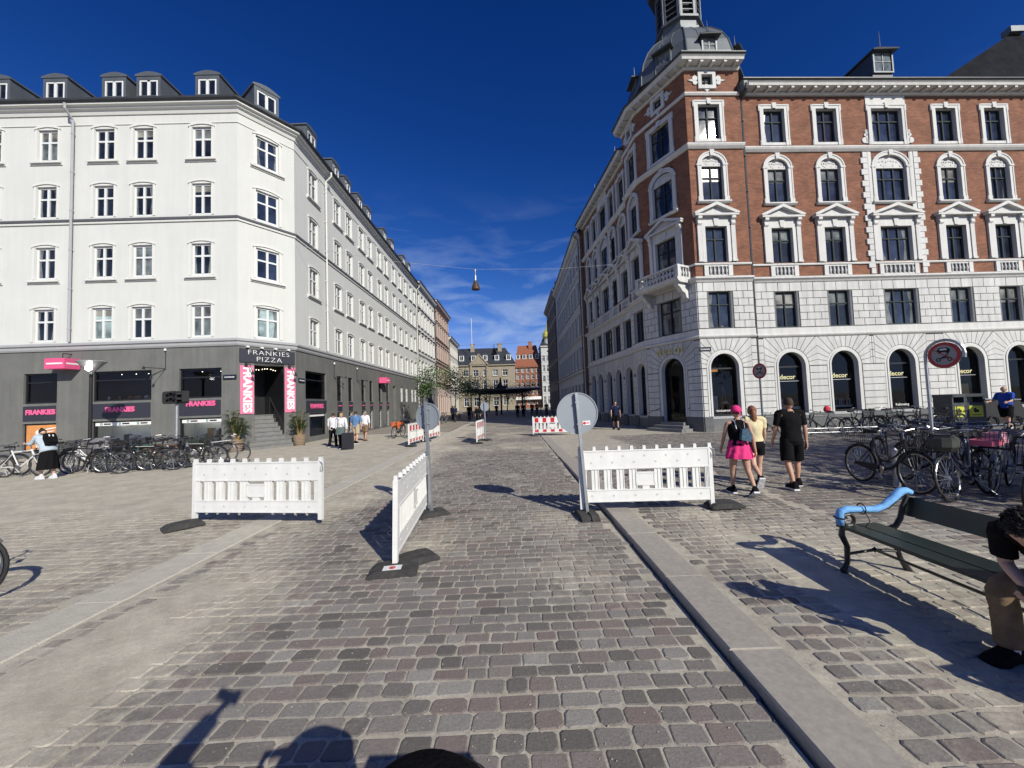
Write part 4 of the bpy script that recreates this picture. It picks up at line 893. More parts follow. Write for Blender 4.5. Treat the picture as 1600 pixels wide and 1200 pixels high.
for fi, (M, a, b, cols, shops, top) in enumerate(faces):
    ang = [ra, rc, rs, ra, rs][fi]
    for c, k in cols:
        f, p = fr[k]
        for ri, (z, h) in enumerate((R2z, R3z, R4z, R5z)):
            pane = rr.choice([pane_dark, pane_blue, pane_blue, pane_curt] if ri == 3 and fi == 3 else [pane_dark, pane_blue, pane_blue])
            place(Win(f, p, {1: S3, 2: S4, 3: S5}[ri][k] if ri else None), rb, RB, M, ang, c, z, pane=pane)
        if fi != 1: put(BP[k], 'balustrade_panel', rb, xf(RB, M, c, 0, 7.87), (0, 0, ang))
        if k == 2:
            q = MB(stucco, M)
            for s_ in (-1, 1):
                for i in range(21): z = 7.9+.315*i; wq = .36 if i % 2 else .24; q.box(c+s_*(w2/2+.44), -.075, z+.01, c+s_*(w2/2+.44+wq), 0, z+.30)
                q.box(c+s_*(w2/2+.2), -.05, 10.2, c+s_*(w2/2+.44), 0, 14.5)
            q.build('quoins', rb, wl=RB); q = MB(stucco, M); q.M = M @ Matrix.Translation((c, 0, 15.05))
            for s_ in (-1, 1): scroll(q, s_, w2+.35)
            q.build('scroll_ornament', rb, wl=RB)
            q = MB(stucco, M @ Matrix.Translation((c, 0, 0))); q.box(-w2/2-.25, -.045, 17.1, w2/2+.25, 0, 17.65); q.build('window_lintel', rb, wl=RB)
# small attic windows of the tower with shaped frames
for M, ang, c in ((MT, ra, 1.17), (MK, rc, CCL/2), (MU, rs, -.85)):
    q = MB(stucco, M @ Matrix.Translation((c, 0, 18.25))); q.box(-.47, -.09, -.47, -.29, 0, .47); q.box(.29, -.09, -.47, .47, 0, .47); q.box(-.29, -.09, .29, .29, 0, .47); q.box(-.29, -.09, -.47, .29, 0, -.29)
    for s_ in (-1, 1): q.disc((s_*.62, .1), .14, -.06, 0, 12); q.disc((s_*.62, -.13), .12, -.06, 0, 12); q.prism([(s_*.6, .10), (s_*1.0, .0), (s_*.6, -.12)], -.05, 0); q.prism([(-.14, s_*.47), (.14, s_*.47), (0, s_*.64)], -.05, 0)
    q.build('window_surround', rb, wl=RB)
    f_, p_ = frame_mesh(.58, .58, wingreen, 2, .5, .04, .16, .05, .02); place(Win(f_, p_), rb, RB, M, ang, c, 17.96, pane=pane_curt)
# shop windows and the corner door
for fi, (M, a, b, cols, shops, top) in enumerate(faces):
    ang = [ra, rc, rs, ra, rs][fi]; ar = AR if fi not in (2, 4) else .60
    for si, c in enumerate(shops):
        zs0 = .75 if fi != 1 else .42; sp_ = 3.92-ar
        fm = winblack; q = MB(fm, M); q.box(c-ar, .24, zs0, c-ar+.06, .33, sp_); q.box(c+ar-.06, .24, zs0, c+ar, .33, sp_); q.ring((c, sp_), ar-.07, ar, .24, .33, 20, fm, 0, math.pi)
        q.box(c-ar+.06, .24, zs0, c+ar-.06, .33, zs0+.10)
        if fi != 1 and si % 2 == 0 or fi == 4: q.box(c-ar+.06, .25, 3.12, c+ar-.06, .32, 3.2)
        o = q.build('shop_window' if fi != 1 else 'entrance_door', rb, wl=RB)
        n = 16; g = MB(shopglass, M); g.add([(c-ar+.02, .28, zs0+.02), (c+ar-.02, .28, zs0+.02)] + [(c+(ar-.02)*math.cos(math.pi*k/n), .28, sp_+(ar-.02)*math.sin(math.pi*k/n)) for k in range(n+1)], [tuple(range(n+3))]); g.build('window_pane', o, wl=RB)
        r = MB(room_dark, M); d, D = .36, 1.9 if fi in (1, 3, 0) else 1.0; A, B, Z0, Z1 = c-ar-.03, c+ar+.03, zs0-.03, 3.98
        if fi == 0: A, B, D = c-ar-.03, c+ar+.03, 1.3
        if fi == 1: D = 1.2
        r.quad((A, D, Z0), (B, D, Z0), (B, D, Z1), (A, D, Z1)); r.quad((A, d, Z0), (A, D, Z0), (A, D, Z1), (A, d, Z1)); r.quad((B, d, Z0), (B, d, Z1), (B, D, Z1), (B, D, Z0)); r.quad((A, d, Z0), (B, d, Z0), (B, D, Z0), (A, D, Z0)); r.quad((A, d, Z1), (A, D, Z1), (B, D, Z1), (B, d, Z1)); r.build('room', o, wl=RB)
        if fi != 1: s = MB(plinth, M); s.box(c-ar, .02, 0, c+ar, .30, .62); s.box(c-ar, -.02, .62, c+ar, .33, .75, greytrim); s.build('window_apron', rb, wl=RB)
    if fi == 3:
        for c in shops[:4]:
            signtext('decor', M, ang, c-.05, 2.62, .34, pm('pale_yellow_lettering', (.66, .62, .34), .5), rb, RB, .006, 1.05, .27, .002); u_ = MB(whitepaint, M); u_.box(c-.5, .262, 2.40, c+.55, .268, 2.415); u_.build('lettering_line', rb, wl=RB)
        signtext('Kalkmaling', M, ang, shops[2]+.15, .98, .17, whitepaint, rb, RB, .002, 1, .26, .002)
    if fi == 0: signtext('WORKSHOP', M, ang, 1.15, 1.0, .13, whitepaint, rb, RB, .002, 1, .26, .002)
signtext('decor', MK, rc, CCL/2, 4.33, .62, gold, rb, RB, -.004, 1.15, -.09, .02, space=1.15)
q = MB(st_, MK); q.box(CCL/2-1.15, -.95, 0, CCL/2+1.15, .02, .15); q.box(CCL/2-.95, -.62, .15, CCL/2+.95, .02, .30); q.box(CCL/2-.74, -.3, .30, CCL/2+.74, .4, .45); q.build('entrance_steps', rb, wl=RB)
q = MB(black, MK); q.path([(CCL/2-.98, -.06, 1.2), (CCL/2-.98, -.35, 1.1), (CCL/2-1.1, -.9, .95)], .02, 6); q.path([(CCL/2+.98, -.06, 1.2), (CCL/2+.98, -.2, 1.15)], .02, 6); q.build('handrail', rb, wl=RB)
streetsign(MT, ra, .22, 4.14, 'Linnésgade', rb, RB, .62, .105)
# balcony over the corner door
q = MB(stucco, MK); cx = CCL/2; hw = 1.45; D = .95
q.prismx([(0, 7.62), (-D+.15, 7.62), (-D, 7.70), (-D-.06, 7.80), (-D-.06, 7.88), (0, 7.88)], cx-hw, cx+hw); q.box(cx-hw, -D, 7.885, cx+hw, 0, 7.92)
for s_ in (-1, 1):
    q.box(cx+s_*hw, -D, 7.92, cx+s_*(hw-.2), -D+.2, 8.42); q.box(cx+s_*hw, -.15, 7.92, cx+s_*(hw-.14), 0, 8.42); q.box(cx+s_*(hw-.02), -D+.2, 8.42, cx+s_*(hw-.18), 0, 8.52)
    q.prismx([(0, 7.62), (-.8, 7.62), (-.82, 7.5), (-.62, 7.36), (-.5, 7.2), (-.3, 7.12), (-.22, 6.9), (0, 6.8)], cx+s_*(hw-.14), cx+s_*(hw-.40))
    for k in range(3): q.lathe([(r*1.15, z*1.16) for r, z in balp], (cx+s_*(hw-.1), -.24-.2*k, 7.925), 8)
q.box(cx-hw, -D-.02, 8.42, cx+hw, -D+.2, 8.52)
for k in range(11): q.lathe([(r*1.15, z*1.16) for r, z in balp], (cx-hw+.32+(2*hw-.64)*k/10, -D+.1, 7.925), 8)
q.build('balcony', rb, wl=RB)
pipe(rb, RB, MT, TF+.12, .3, 17.35, zincdark, r=.065, y=.12, off=.5); pipe(rb, RB, MU2, -12.8, .3, 17.2, zincdark, r=.06, y=-.06)
q = MB(zincdark, MT); q.lathe([(.1, -.35), (.24, -.2), (.3, 0), (.3, .25), (.24, .3)], (TF+.1, -.1, 17.7), 10); q.build('rainwater_head', rb, wl=RB)
# main roofs
roof(main1, 17.66, [(-.62, .42), (3.2, 3.3), (6.2, 3.4), (11, .2)], zincdark, 'roof', rb, RB); roof(main2, 17.66, [(-.62, .42), (2.4, 2.6), (6, 3.2)], zincdark, 'roof', rb, RB)
# tower dome: octagon following the tower, then lantern
TC = Vector((10.85, 22.25)); oct0 = [Vector(p) for p in (C2, C3)] 
def octr(r, rot): return [(TC.x + r*math.cos(rot+math.pi/4*k), TC.y + r*math.sin(rot+math.pi/4*k)) for k in range(8)]
rot0 = ra - math.pi/2 - math.pi/8; k8 = 1/math.cos(math.pi/8)
dome = MB(zinc); prof = [(3.0, 19.28), (2.96, 19.9), (2.78, 20.7), (2.42, 21.5), (1.95, 22.15), (1.5, 22.6), (1.22, 22.8)]
ringz = [[(x, y, z) for x, y in octr(r*k8, rot0)] for r, z in prof]; vs = [p for rg in ringz for p in rg]
dome.add(vs, [(i*8+k, i*8+(k+1) % 8, (i+1)*8+(k+1) % 8, (i+1)*8+k) for i in range(len(prof)-1) for k in range(8)])
for k in range(8):
    dome.path([rg[k] for rg in ringz], .045, 6)
    for f_ in (.33, .67): dome.path([tuple(Vector(rg[k]).lerp(Vector(rg[(k+1) % 8]), f_)) for rg in ringz], .022, 4)
dome.add([(x, y, 19.27) for x, y in octr(3.4, rot0)], [tuple(range(8))], zincdark)
dome.build('dome', rb, wl=RB)
lan = MB(zinc); lr = 1.16
def octprism(mb, r, z0, z1, mat=None, r1=None):
    a = octr(r*k8, rot0); b = octr((r1 or r)*k8, rot0); mb.add([(x, y, z0) for x, y in a] + [(x, y, z1) for x, y in b], [tuple(range(7, -1, -1)), tuple(range(8, 16))] + [(i, (i+1) % 8, (i+1) % 8+8, i+8) for i in range(8)], mat)
octprism(lan, 1.26, 22.72, 23.0); octprism(lan, 1.12, 23.0, 23.55); octprism(lan, 1.28, 23.55, 23.68); octprism(lan, .94, 23.68, 26.3, room_dark)
a = octr(lr*k8, rot0)
for k in range(8):
    p, q_ = Vector(a[k]), Vector(a[(k+1) % 8]); d = (q_-p).normalized(); ang = math.atan2(d.y, d.x); Mo = Matrix.Translation((p.x, p.y, 0)) @ Matrix.Rotation(ang, 4, 'Z'); Ls = (q_-p).length
    lan.M = Mo; lan.box(-.02, -.0, 23.68, .16, .14, 26.3); lan.box(Ls-.16, 0, 23.68, Ls+.02, .14, 26.3); lan.box(.16, .01, 25.9, Ls-.16, .12, 26.3); lan.box(.16, .01, 23.68, Ls-.16, .12, 23.82)
    for j in range(5): lan.prismx([(.03, 24.1+.36*j), (.12, 24.22+.36*j), (.12, 24.26+.36*j), (.03, 24.14+.36*j)], .16, Ls-.16)
lan.M = Matrix(); octprism(lan, 1.5, 26.3, 26.5, zincdark, 1.55); octprism(lan, 1.5, 26.5, 27.6, zinc, .6); octprism(lan, .6, 27.6, 29.2, zinc, .1)
lan.build('lantern', rb, wl=RB)
def hood(M, u, y, z, w, h, name='roof_dormer', dp=1.4, fin=.55, sk=0):
    q = MB(zinc, M @ Matrix.Translation((u, y, z))); q.box(-w/2, 0, 0, -w/2+.08, .1, h); q.box(w/2-.08, 0, 0, w/2, .1, h); q.box(-w/2+.08, 0, 0, w/2-.08, .1, .08); q.box(-w/2+.08, 0, h-.06, w/2-.08, .1, h)
    q.box(-w/2, .1, -sk, w/2, dp, h, zincdark)
    e = .15; a = [(-w/2-e, -.22, h-.02), (w/2+e, -.28, h-.02), (w/2+e, dp, h-.02), (-w/2-e, dp, h-.02)]; q.add(a + [(0, .15, h+.42), (0, dp, h+.42)] + [(x*.97, y_+.02, h-.08) for x, y_, _ in a], [(0, 1, 4), (1, 2, 5, 4), (2, 3, 5), (3, 0, 4, 5), (9, 8, 7, 6), (0, 6, 7, 1), (1, 7, 8, 2), (3, 9, 6, 0)], zincdark)
    q.path([(0, .12, h+.38), (0, .12, h+.42+fin)], [.035, .012], 6, zinc)
    o = q.build(name, rb, wl=RB); g = MB(pane_curt, M @ Matrix.Translation((u, y, z))); g.quad((-w/2+.08, .06, .08), (w/2-.08, .06, .08), (w/2-.08, .06, h-.06), (-w/2+.08, .06, h-.06)); g.box(-.02, .03, .08, .02, .058, h-.06, zinc); g.box(-w/2+.08, .03, h*.5, w/2-.08, .056, h*.5+.03, zinc); g.build('window_pane', o, wl=RB)
for k in (-1, 0, 1, -2): 
    aa = ra - math.pi/2 + k*math.pi/4; n_ = Vector((math.cos(aa), math.sin(aa))); P = TC + n_*2.98; hood(FM(P, aa+math.pi/2), 0, 0, 19.75, .82, .88, dp=1.0)
hood(MF, 13.45, 1.9, 20.7, 1.25, 1.35, dp=3.6, fin=.9, sk=1.0); hood(MU2, -6.2, .75, 18.7, 1.0, 1.3, dp=2, fin=.8); hood(MU2, -11.3, .75, 18.7, 1.0, 1.3, dp=2, fin=.8)
# ---------------------------------------------------------------- neighbouring facades down the street
def simple_window(w, h, mat, cols=2, sur=None, hood_=False, fw=.07):
    f, p = frame_mesh(w, h, mat, cols, .64, fw, .14, .05, .035); s = None
    if sur:
        mb = MB(sur)
        for s_ in (-1, 1): mb.box(s_*w/2, -.07, -.1, s_*(w/2+.14), 0, h)
        mb.box(-w/2-.14, -.07, h, w/2+.14, 0, h+.16); mb.box(-w/2-.2, -.14, -.16, w/2+.2, 0, -.04)
        if hood_: mb.box(-w/2-.28, -.24, h+.3, w/2+.28, 0, h+.42); mb.box(-w/2-.1, -.08, h+.16, w/2+.1, 0, h+.3)
        s = mb.mesh('window_surround')
    return Win(f, p, s)
def facade_house(label, P, D, length, side, ztop, rows, pitch, w, wallm, trim, winm, hoods=(), belts_=(), shop=None, first=1.2, roofm=slate, depth=10, dorm=0, w_per=None, curt=PANES, cat='building', name='townhouse'):
    """side=+1: facade on the left of the street (outward +x); -1: on the right"""
    D = Vector(D).normalized(); P = Vector(P); E_ = P + D*length
    O = P if side > 0 else E_; ang = math.atan2(D.y, D.x) if side > 0 else math.atan2(-D.y, -D.x); M = FM(O, ang)
    loc = (O.x, O.y, 0); root = empty(name, loc, label=label, cat=cat)
    cols = []; u = first
    while u < length-.6: cols.append(u); u += pitch
    if side < 0: cols = [length-c for c in cols]
    ops = [(c-w/2, c+w/2, z, z+h) for c in cols for z, h in rows]; gz_ = (shop or (None, None, 4.6))[2]
    gops = [(c-.55, c+.55, .5, 3.4) for c in cols] if shop else []
    mb = MB(wallm, M); wall(mb, 0, length, gz_, ztop, ops, wallm, .16); wall(mb, 0, length, 0, gz_, gops, shop[0] if shop else wallm, .2)
    mb.quad((0, 0, 0), (0, 0, ztop), (0, depth, ztop), (0, depth, 0)); mb.quad((length, 0, 0), (length, depth, 0), (length, depth, ztop), (length, 0, ztop)); mb.quad((0, depth, 0), (0, depth, ztop), (length, depth, ztop), (length, depth, 0))
    mb.build('wall', root, wl=loc)
    ln = [P, E_] if side > 0 else [E_, P]
    mitre(ln, [(-.05, -.5), (.08, -.5), (.12, -.3), (.35, -.2), (.45, 0), (.5, .1), (-.05, .12)], ztop, trim, 'cornice', root, loc)
    mitre(ln, [(.4, .13), (.55, .13), (.58, .25), (.3, .25)], ztop, zincdark, 'gutter', root, loc)
    for z in belts_: mitre(ln, [(-.05, -.06), (.07, -.06), (.13, .04), (.13, .12), (-.05, .15)], z, trim, 'belt_course', root, loc)
    roof(ln, ztop, [(-.3, .13), (2.2, 2.6), (5, 3.2), (depth, 0.1)], roofm, 'roof', root, loc)
    rg = random.Random(len(label))
    for i, (z, h) in enumerate(rows):
        wn = simple_window(w, h, winm, 2, trim, i in hoods)
        for c in cols: place(wn, root, loc, M, ang, c, z, pane=rg.choice(curt))
    if shop:
        fs, ps = frame_mesh(1.1, 2.9, winblack, 2, .75, .05, .2, .05, .02)
        for c in cols: place(Win(fs, ps), root, loc, M, ang, c, .5, pane=pane_dark, name='shop_window')
    for k in range(dorm):
        u = length*(k+.5)/dorm; q = MB(zinc, M); q.box(u-.55, .3, ztop+.35, u+.55, 2.4, ztop+1.6); q.box(u-.4, .28, ztop+.5, u+.4, .3, ztop+1.45, pane_dark); q.box(u-.45, .26, ztop+.45, u-.38, .29, ztop+1.5, winwhite); q.box(u+.38, .26, ztop+.45, u+.45, .29, ztop+1.5, winwhite); q.box(u-.03, .26, ztop+.45, u+.03, .29, ztop+1.5, winwhite); q.prism([(u-.65, ztop+1.6), (u+.65, ztop+1.6), (u, ztop+1.95)], .15, 2.6, zincdark); q.build('dormer', root, wl=loc)
    pipe(root, loc, M, .15 if side > 0 else length-.15, .3, ztop-.4, zincdark, r=.05)
    return root, M, ang, loc
LD = (-.005, 1); lq = lambda s: (LP2.x - .005*s, LP2.y + s)
cream = pm('cream_stucco', (.58, .55, .47), .85, var=.06, streak=.1); beige = pm('beige_stucco', (.40, .35, .27), .85, var=.08, streak=.12); pale = pm('pale_grey_stucco', (.50, .51, .50), .85, var=.05, streak=.1)
pinkstone = pm('pale_pink_stone', (.56, .44, .38), .85, var=.06); darkstone = pm('weathered_stone', (.27, .245, .21), .85, var=.15, streak=.2); gshop = pm('grey_shopfront', (.16, .16, .165), .7)
facade_house('white ornate townhouse beyond the long white building, with hooded windows', lq(27.05), LD, 11.4, 1, 17.3, [(5.6, 2.0), (9.0, 2.0), (12.1, 1.9), (14.7, 1.5)], 1.85, 1.0, stucco, stucco, winwhite, (1, 2), (4.9, 8.3, 14.3), (gshop, None, 4.5), 1.0)
facade_house('brown brick townhouse with pale pink window frames and a black cornice', lq(38.5), LD, 13.5, 1, 18.0, [(5.6, 2.1), (9.3, 2.1), (12.7, 2.1), (15.3, 1.4)], 1.9, 1.05, brownbrick, pinkstone, winwhite, (0, 1, 2), (4.9, 8.7, 14.9), (pinkstone, None, 4.7), 1.2, roofm=zincdark)
facade_house('narrow white house with a cornice next to the brown brick townhouse', lq(52.1), LD, 12.0, 1, 14.6, [(5.4, 1.9), (8.6, 1.9), (11.6, 1.7)], 2.0, 1.0, cream, stucco, winwhite, (0,), (4.7,), (cream, None, 4.4), 1.2)
RP = C1 + RD*13.0; RQ = Vector((.006, 1)).normalized()
facade_house('pale grey townhouse with shaded facade right beyond the brick corner building', RP, RQ, 21.0, -1, 17.4, [(5.0, 1.9), (8.2, 1.9), (11.3, 1.9), (14.3, 1.6)], 2.1, 1.0, pale, stucco, windark, (), (4.5, 7.8, 14.0), (stucco2, None, 4.2), 1.5, dorm=5, curt=[pane_dark, pane_blue])
RP2 = RP + RQ*21.05
facade_house('weathered stone townhouse with dormers further down on the right', RP2, RQ, 15.5, -1, 18.2, [(5.2, 2.0), (8.8, 2.0), (12.0, 2.0), (15.2, 1.5)], 2.2, 1.1, darkstone, darkstone, windark, (0, 1), (4.7, 8.4, 15.0), (darkstone, None, 4.5), 1.5, dorm=5, curt=[pane_dark])
# church-like dark roof rising behind the brick building at the right edge
q = MB(pm('dark_copper_roof', (.018, .020, .024), .95, .0, var=.3, scale=.8, spec=.05)); V0 = [(33, 40, 26), (95, 40, 26), (95, 52, 26), (33, 52, 26)]
q.add(V0 + [(63, 45.5, 45), (90, 45.5, 45)], [(0, 1, 5, 4), (1, 2, 5), (2, 3, 4, 5), (3, 0, 4), (3, 2, 1, 0)]); q.box(62.6, 45, 45, 64.4, 46, 45.7, zinc)
hall = empty('hall', (46, 38, 0), label='large dark pyramid roof rising behind the brick building at the far right', cat='building'); q.build('roof', hall, wl=(46, 38, 0))
q = MB(darkstone); q.box(34, 40.5, 0, 94.5, 51.5, 26); q.build('wall', hall, wl=(46, 38, 0))
# ---- the square at the end of the street
def block(label, O, ang, length, ztop, rows, pitch, w, wallm, trim, roofm, rise, depth=14, first=None, name='building', chim=(), hip=3.0, wh=None, winm=winwhite, dormers=0, belts_=(), archtop=False, dz=.9):
    M = FM(O, ang); loc = (O[0], O[1], 0); root = empty(name, loc, label=label, cat='building')
    cols = []; u = first or pitch/2
    while u < length-.5: cols.append(u); u += pitch
    mb = MB(wallm, M); wall(mb, 0, length, 0, ztop, [(c-w/2, c+w/2, z, z+h) for c in cols for z, h in rows], wallm, .2)
    mb.quad((0, 0, 0), (0, 0, ztop), (0, depth, ztop), (0, depth, 0)); mb.quad((length, 0, 0), (length, depth, 0), (length, depth, ztop), (length, 0, ztop)); mb.quad((0, depth, 0), (0, depth, ztop), (length, depth, ztop), (length, depth, 0)); mb.build('wall', root, wl=loc)
    q = MB(trim, M); q.box(-.2, -.4, ztop-.35, length+.2, .0, ztop)
    for z in belts_: q.box(-.05, -.12, z, length+.05, 0, z+.25)
    q.build('cornice', root, wl=loc)
    q = MB(roofm, M); h = hip; q.add([(-.3, -.5, ztop+.01), (length+.3, -.5, ztop+.01), (length+.3, depth+.3, ztop+.01), (-.3, depth+.3, ztop+.01), (h, depth/2, ztop+rise), (length-h, depth/2, ztop+rise)], [(0, 1, 5, 4), (1, 2, 5), (2, 3, 4, 5), (3, 0, 4), (3, 2, 1, 0)]); q.build('roof', root, wl=loc)
    for i, (z, h_) in enumerate(rows):
        wn = simple_window(w, h_, winm, 2, trim, False, .1)
        for c in cols: place(wn, root, loc, M, ang, c, z, pane=pane_curt if (i+int(c)) % 3 == 0 else pane_dark)
    for u in chim: q = MB(wallm, M); q.box(u-.55, depth*.38, ztop+rise*.5, u+.55, depth*.5, ztop+rise+.9); q.box(u-.65, depth*.37, ztop+rise+.9, u+.65, depth*.51, ztop+rise+1.1); q.build('chimney', root, wl=loc)
    for k in range(dormers):
        u = length*(k+.5)/dormers; sl_ = rise/(depth/2); y = 1.2*dz; z = ztop+sl_*(y+.5)-.1
        q = MB(winwhite, M); q.box(u-.6, y-.1, z, u+.6, y+2, z+1.5); q.box(u-.38, y-.13, z+.2, u+.38, y-.1, z+1.3, pane_dark); q.box(u-.03, y-.16, z+.2, u+.03, y-.13, z+1.3); q.prism([(u-.7, z+1.5), (u+.7, z+1.5), (u+.35, z+1.85), (u-.35, z+1.85)], y-.25, y+2.2, roofm); q.build('dormer', root, wl=loc)
    return root, M, loc
sandst = pm('sandstone', (.30, .262, .195), .85, var=.12, streak=.15); redtile = pm('red_roof_tile', (.25, .085, .045), .8, var=.2, scale=4); warmbrick = brickmat('warm_brick', (.33, .13, .07), (.26, .09, .05), (.3, .2, .15)); ochre = pm('ochre_plaster', (.48, .29, .12), .85)
bgr, Mb, loc_b = block('long sandstone palace with dark slate roof, pediment and chimneys at the end of the street', (-20.6, 99), .075, 21.6, 12.0, [(1.2, 2.2), (5.0, 2.9), (9.0, 1.6)], 2.55, 1.35, sandst, sandst, slate, 5.2, 13, chim=(5.5, 10.5, 18), dormers=7, belts_=(4.2,), first=1.1, name='palace', hip=2)
q = MB(sandst, Mb); q.prism([(9.9, 12.0), (14.5, 12.0), (12.2, 14.6)], -.55, 1.0); q.prism([(9.6, 12.0), (10.0, 11.9), (12.2, 14.5), (12.2, 14.9)], -.75, 1.2); q.prism([(14.8, 12.0), (14.4, 11.9), (12.2, 14.5), (12.2, 14.9)], -.75, 1.2)
for u in (10.1, 14.3): q.box(u-.25, -.35, 0, u+.25, 0, 11.8)
q.build('pediment', bgr, wl=loc_b)
q = MB(winwhite); q.path([(-10.2, 101, 17), (-10.2, 101, 24.5)], .07, 6); tag(q.build('flagpole', None, label='white flagpole standing above the palace roof', cat='flagpole'))
q = MB(winwhite); 
block('small ochre house with dark gambrel roof between the palace and the red roofed house', (-2.2, 122), 0, 3.6, 9.3, [(1, 2), (4, 1.6), (6.8, 1.5)], 1.6, .9, ochre, ochre, darkstone, 5.5, 9, name='house', hip=.9)
block('red brick house with steep orange tiled roof and a row of white dormers', (1.2, 120), -.02, 8.0, 13.0, [(1, 2.2), (4.2, 1.5), (6.6, 1.5), (9.0, 1.5), (11.1, 1.3)], 1.55, .95, warmbrick, warmbrick, redtile, 7.2, 9, chim=(5,), dormers=4, name='house', hip=1.0)
gb, Mg, loc_g = block('tall pale grey gabled house with bay windows and a yellow green onion turret', (9.3, 118), 0, 6.6, 19.0, [(1, 2.4), (4.6, 2), (7.8, 2), (11, 2), (14.2, 1.8)], 1.3, .85, pale, stucco, slate, 4, 9, name='house', hip=1.5)
q = MB(pm('yellow_green_copper', (.50, .47, .10), .5, var=.1)); q.lathe([(1.0, 21.2), (1.5, 21.9), (1.4, 22.9), (.7, 23.9), (.3, 24.6), (.12, 25.6), (.02, 26.6)], (11.5, 119.4, 0), 12); q.lathe([(1.1, 18.8), (1.1, 21.2)], (11.5, 119.4, 0), 10, pale); q.build('onion_turret', gb, wl=loc_g)
# white ground-floor awning band of the red brick house
q = MB(whitepaint); q.box(1.0, 118.6, 2.6, 9.0, 119.9, 3.5); tag(q.build('shop_awning', None, label='long white shop awning in front of the red brick house', cat='awning'))
# flat dark station canopy
cn = empty('station_canopy', (-1.6, 60, 0), label='wide thin dark canopy roof on slim columns across the end of the street', cat='canopy')
q = MB(pm('canopy_dark', (.02, .022, .02), .5)); n = 24
top = [(-1.8 + 6.2*math.cos(2*math.pi*k/n)*(1 if math.cos(2*math.pi*k/n) > 0 else .98), 61+3.2*math.sin(2*math.pi*k/n)) for k in range(n)]
q.prismz(top, 3.75, 4.05); q.prismz([(-1.8+(x+1.8)*.55, 61+(y-61)*.55) for x, y in top], 3.3, 3.75, top=1.7); q.build('canopy_roof', cn, wl=(-1.6, 60, 0))
q = MB(winwhite); q.box(-.9, 57.72, 3.9, 4.3, 57.8, 4.07); q.build('canopy_edge', cn, wl=(-1.6, 60, 0))
q = MB(black); q.prism([(-2.6, 4.03), (.1, 4.03), (-1.6, 4.6), (-1.75, 5.9), (-1.9, 5.9), (-2.05, 5.0)], 60.5, 62); q.build('roof_light_fin', cn, wl=(-1.6, 60, 0))
for x in (-5.2, -1.8, 1.6): q = MB(black); q.lathe([(.14, 0), (.12, 3.5)], (x, 61, 0), 10); q.build('column', cn, wl=(-1.6, 60, 0))
# ---- trees
def tree(label, loc, h, cr, nleaf, seed, lm=leaf, trunk_r=.07, cz=.62, squash=1.0, ls=.16, group=None, name='street_tree', limbs=9):
    rg = random.Random(seed); root = empty(name, loc, label=label, cat='tree', group=group)
    t = MB(bark); t.path([(0, 0, 0), (rg.uniform(-.05, .05), .02, h*.3), (rg.uniform(-.1, .1), .05, h*.6), (0, 0, h*.93)], [trunk_r*1.3, trunk_r, trunk_r*.7, trunk_r*.2], 8)
    tips = []
    for i in range(limbs):
        a = rg.uniform(0, 6.28); z0 = h*rg.uniform(.32, .72); L_ = cr*rg.uniform(.6, 1.0); z1 = z0 + L_*rg.uniform(.5, 1.1)*squash
        p1 = Vector((L_*.5*math.cos(a), L_*.5*math.sin(a), (z0+z1)/2)); p2 = Vector((L_*math.cos(a+.2), L_*math.sin(a+.2), min(z1, h*.97))); t.path([(0, 0, z0), p1, p2], [trunk_r*.5, trunk_r*.3, trunk_r*.1], 5); tips += [p1, p2, (p1+p2)/2]
        for j in range(2): b = p1 + Vector((rg.uniform(-1, 1), rg.uniform(-1, 1), rg.uniform(.1, .9)))*L_*.4; t.path([p1, b], [trunk_r*.2, trunk_r*.06], 4); tips.append(b)
    tips.append(Vector((0, 0, h*.95))); ob = t.build('trunk', root); 
    V = []; F = []
    for i in range(nleaf):
        c = rg.choice(tips); s_ = cr*.26
        p = Vector((c.x+rg.gauss(0, s_), c.y+rg.gauss(0, s_), c.z+rg.gauss(0, s_*.8)))
        d = Vector((rg.gauss(0, 1), rg.gauss(0, 1), rg.gauss(0, .7))).normalized(); e = d.cross(Vector((rg.gauss(0, 1), rg.gauss(0, 1), rg.gauss(0, 1)))).normalized(); l = ls*rg.uniform(.6, 1.3); w = l*.42
        k = len(V); V += [p-d*l*.5, p+e*w*.5, p+d*l*.5, p-e*w*.5]; F.append((k, k+1, k+2, k+3))
    me = bpy.data.meshes.new('crown'); me.from_pydata([tuple(v) for v in V], [], F); me.materials.append(lm); put(me, 'crown', root)
    return root
tree('slim young street tree in front of the white ornate townhouse', (-8.6, 37.0, 0), 6.6, 1.3, 1300, 1, leaf, .06, ls=.24)
tree('young street tree left of the road before the narrow white house', (-6.6, 44.0, 0), 6.2, 2.0, 1700, 2, leaf, .06, ls=.24)
tree('young leafy street tree nearest the canopy', (-5.2, 49.0, 0), 5.2, 2.1, 1900, 3, leaf, .06, ls=.24)
tree('green tree under the far right of the canopy', (2.6, 80.0, 0), 5.6, 3.0, 1600, 4, leafd, .1, ls=.3)
tree('green tree behind the middle of the canopy', (-5.0, 82.0, 0), 5.2, 3.2, 1600, 5, leafd, .1, ls=.3)
tree('green tree behind the canopy beside its middle column', (-1.2, 84.0, 0), 5.0, 3.0, 1600, 6, leafd, .1, ls=.3)
tree('tall broad tree standing on the square off to the right', (17.8, 1.2, 0), 9.5, 3.6, 6500, 7, leaf, .22, ls=.3, limbs=16)
tree('leafy tree standing behind the viewpoint to the right', (15.9, -2.3, 0), 8.6, 3.2, 4200, 9, leaf, .2, ls=.3, limbs=14)
tree('broad tree further back on the square off to the right', (22.5, 4.0, 0), 9.0, 3.4, 5500, 8, leaf, .2, ls=.3, limbs=16)
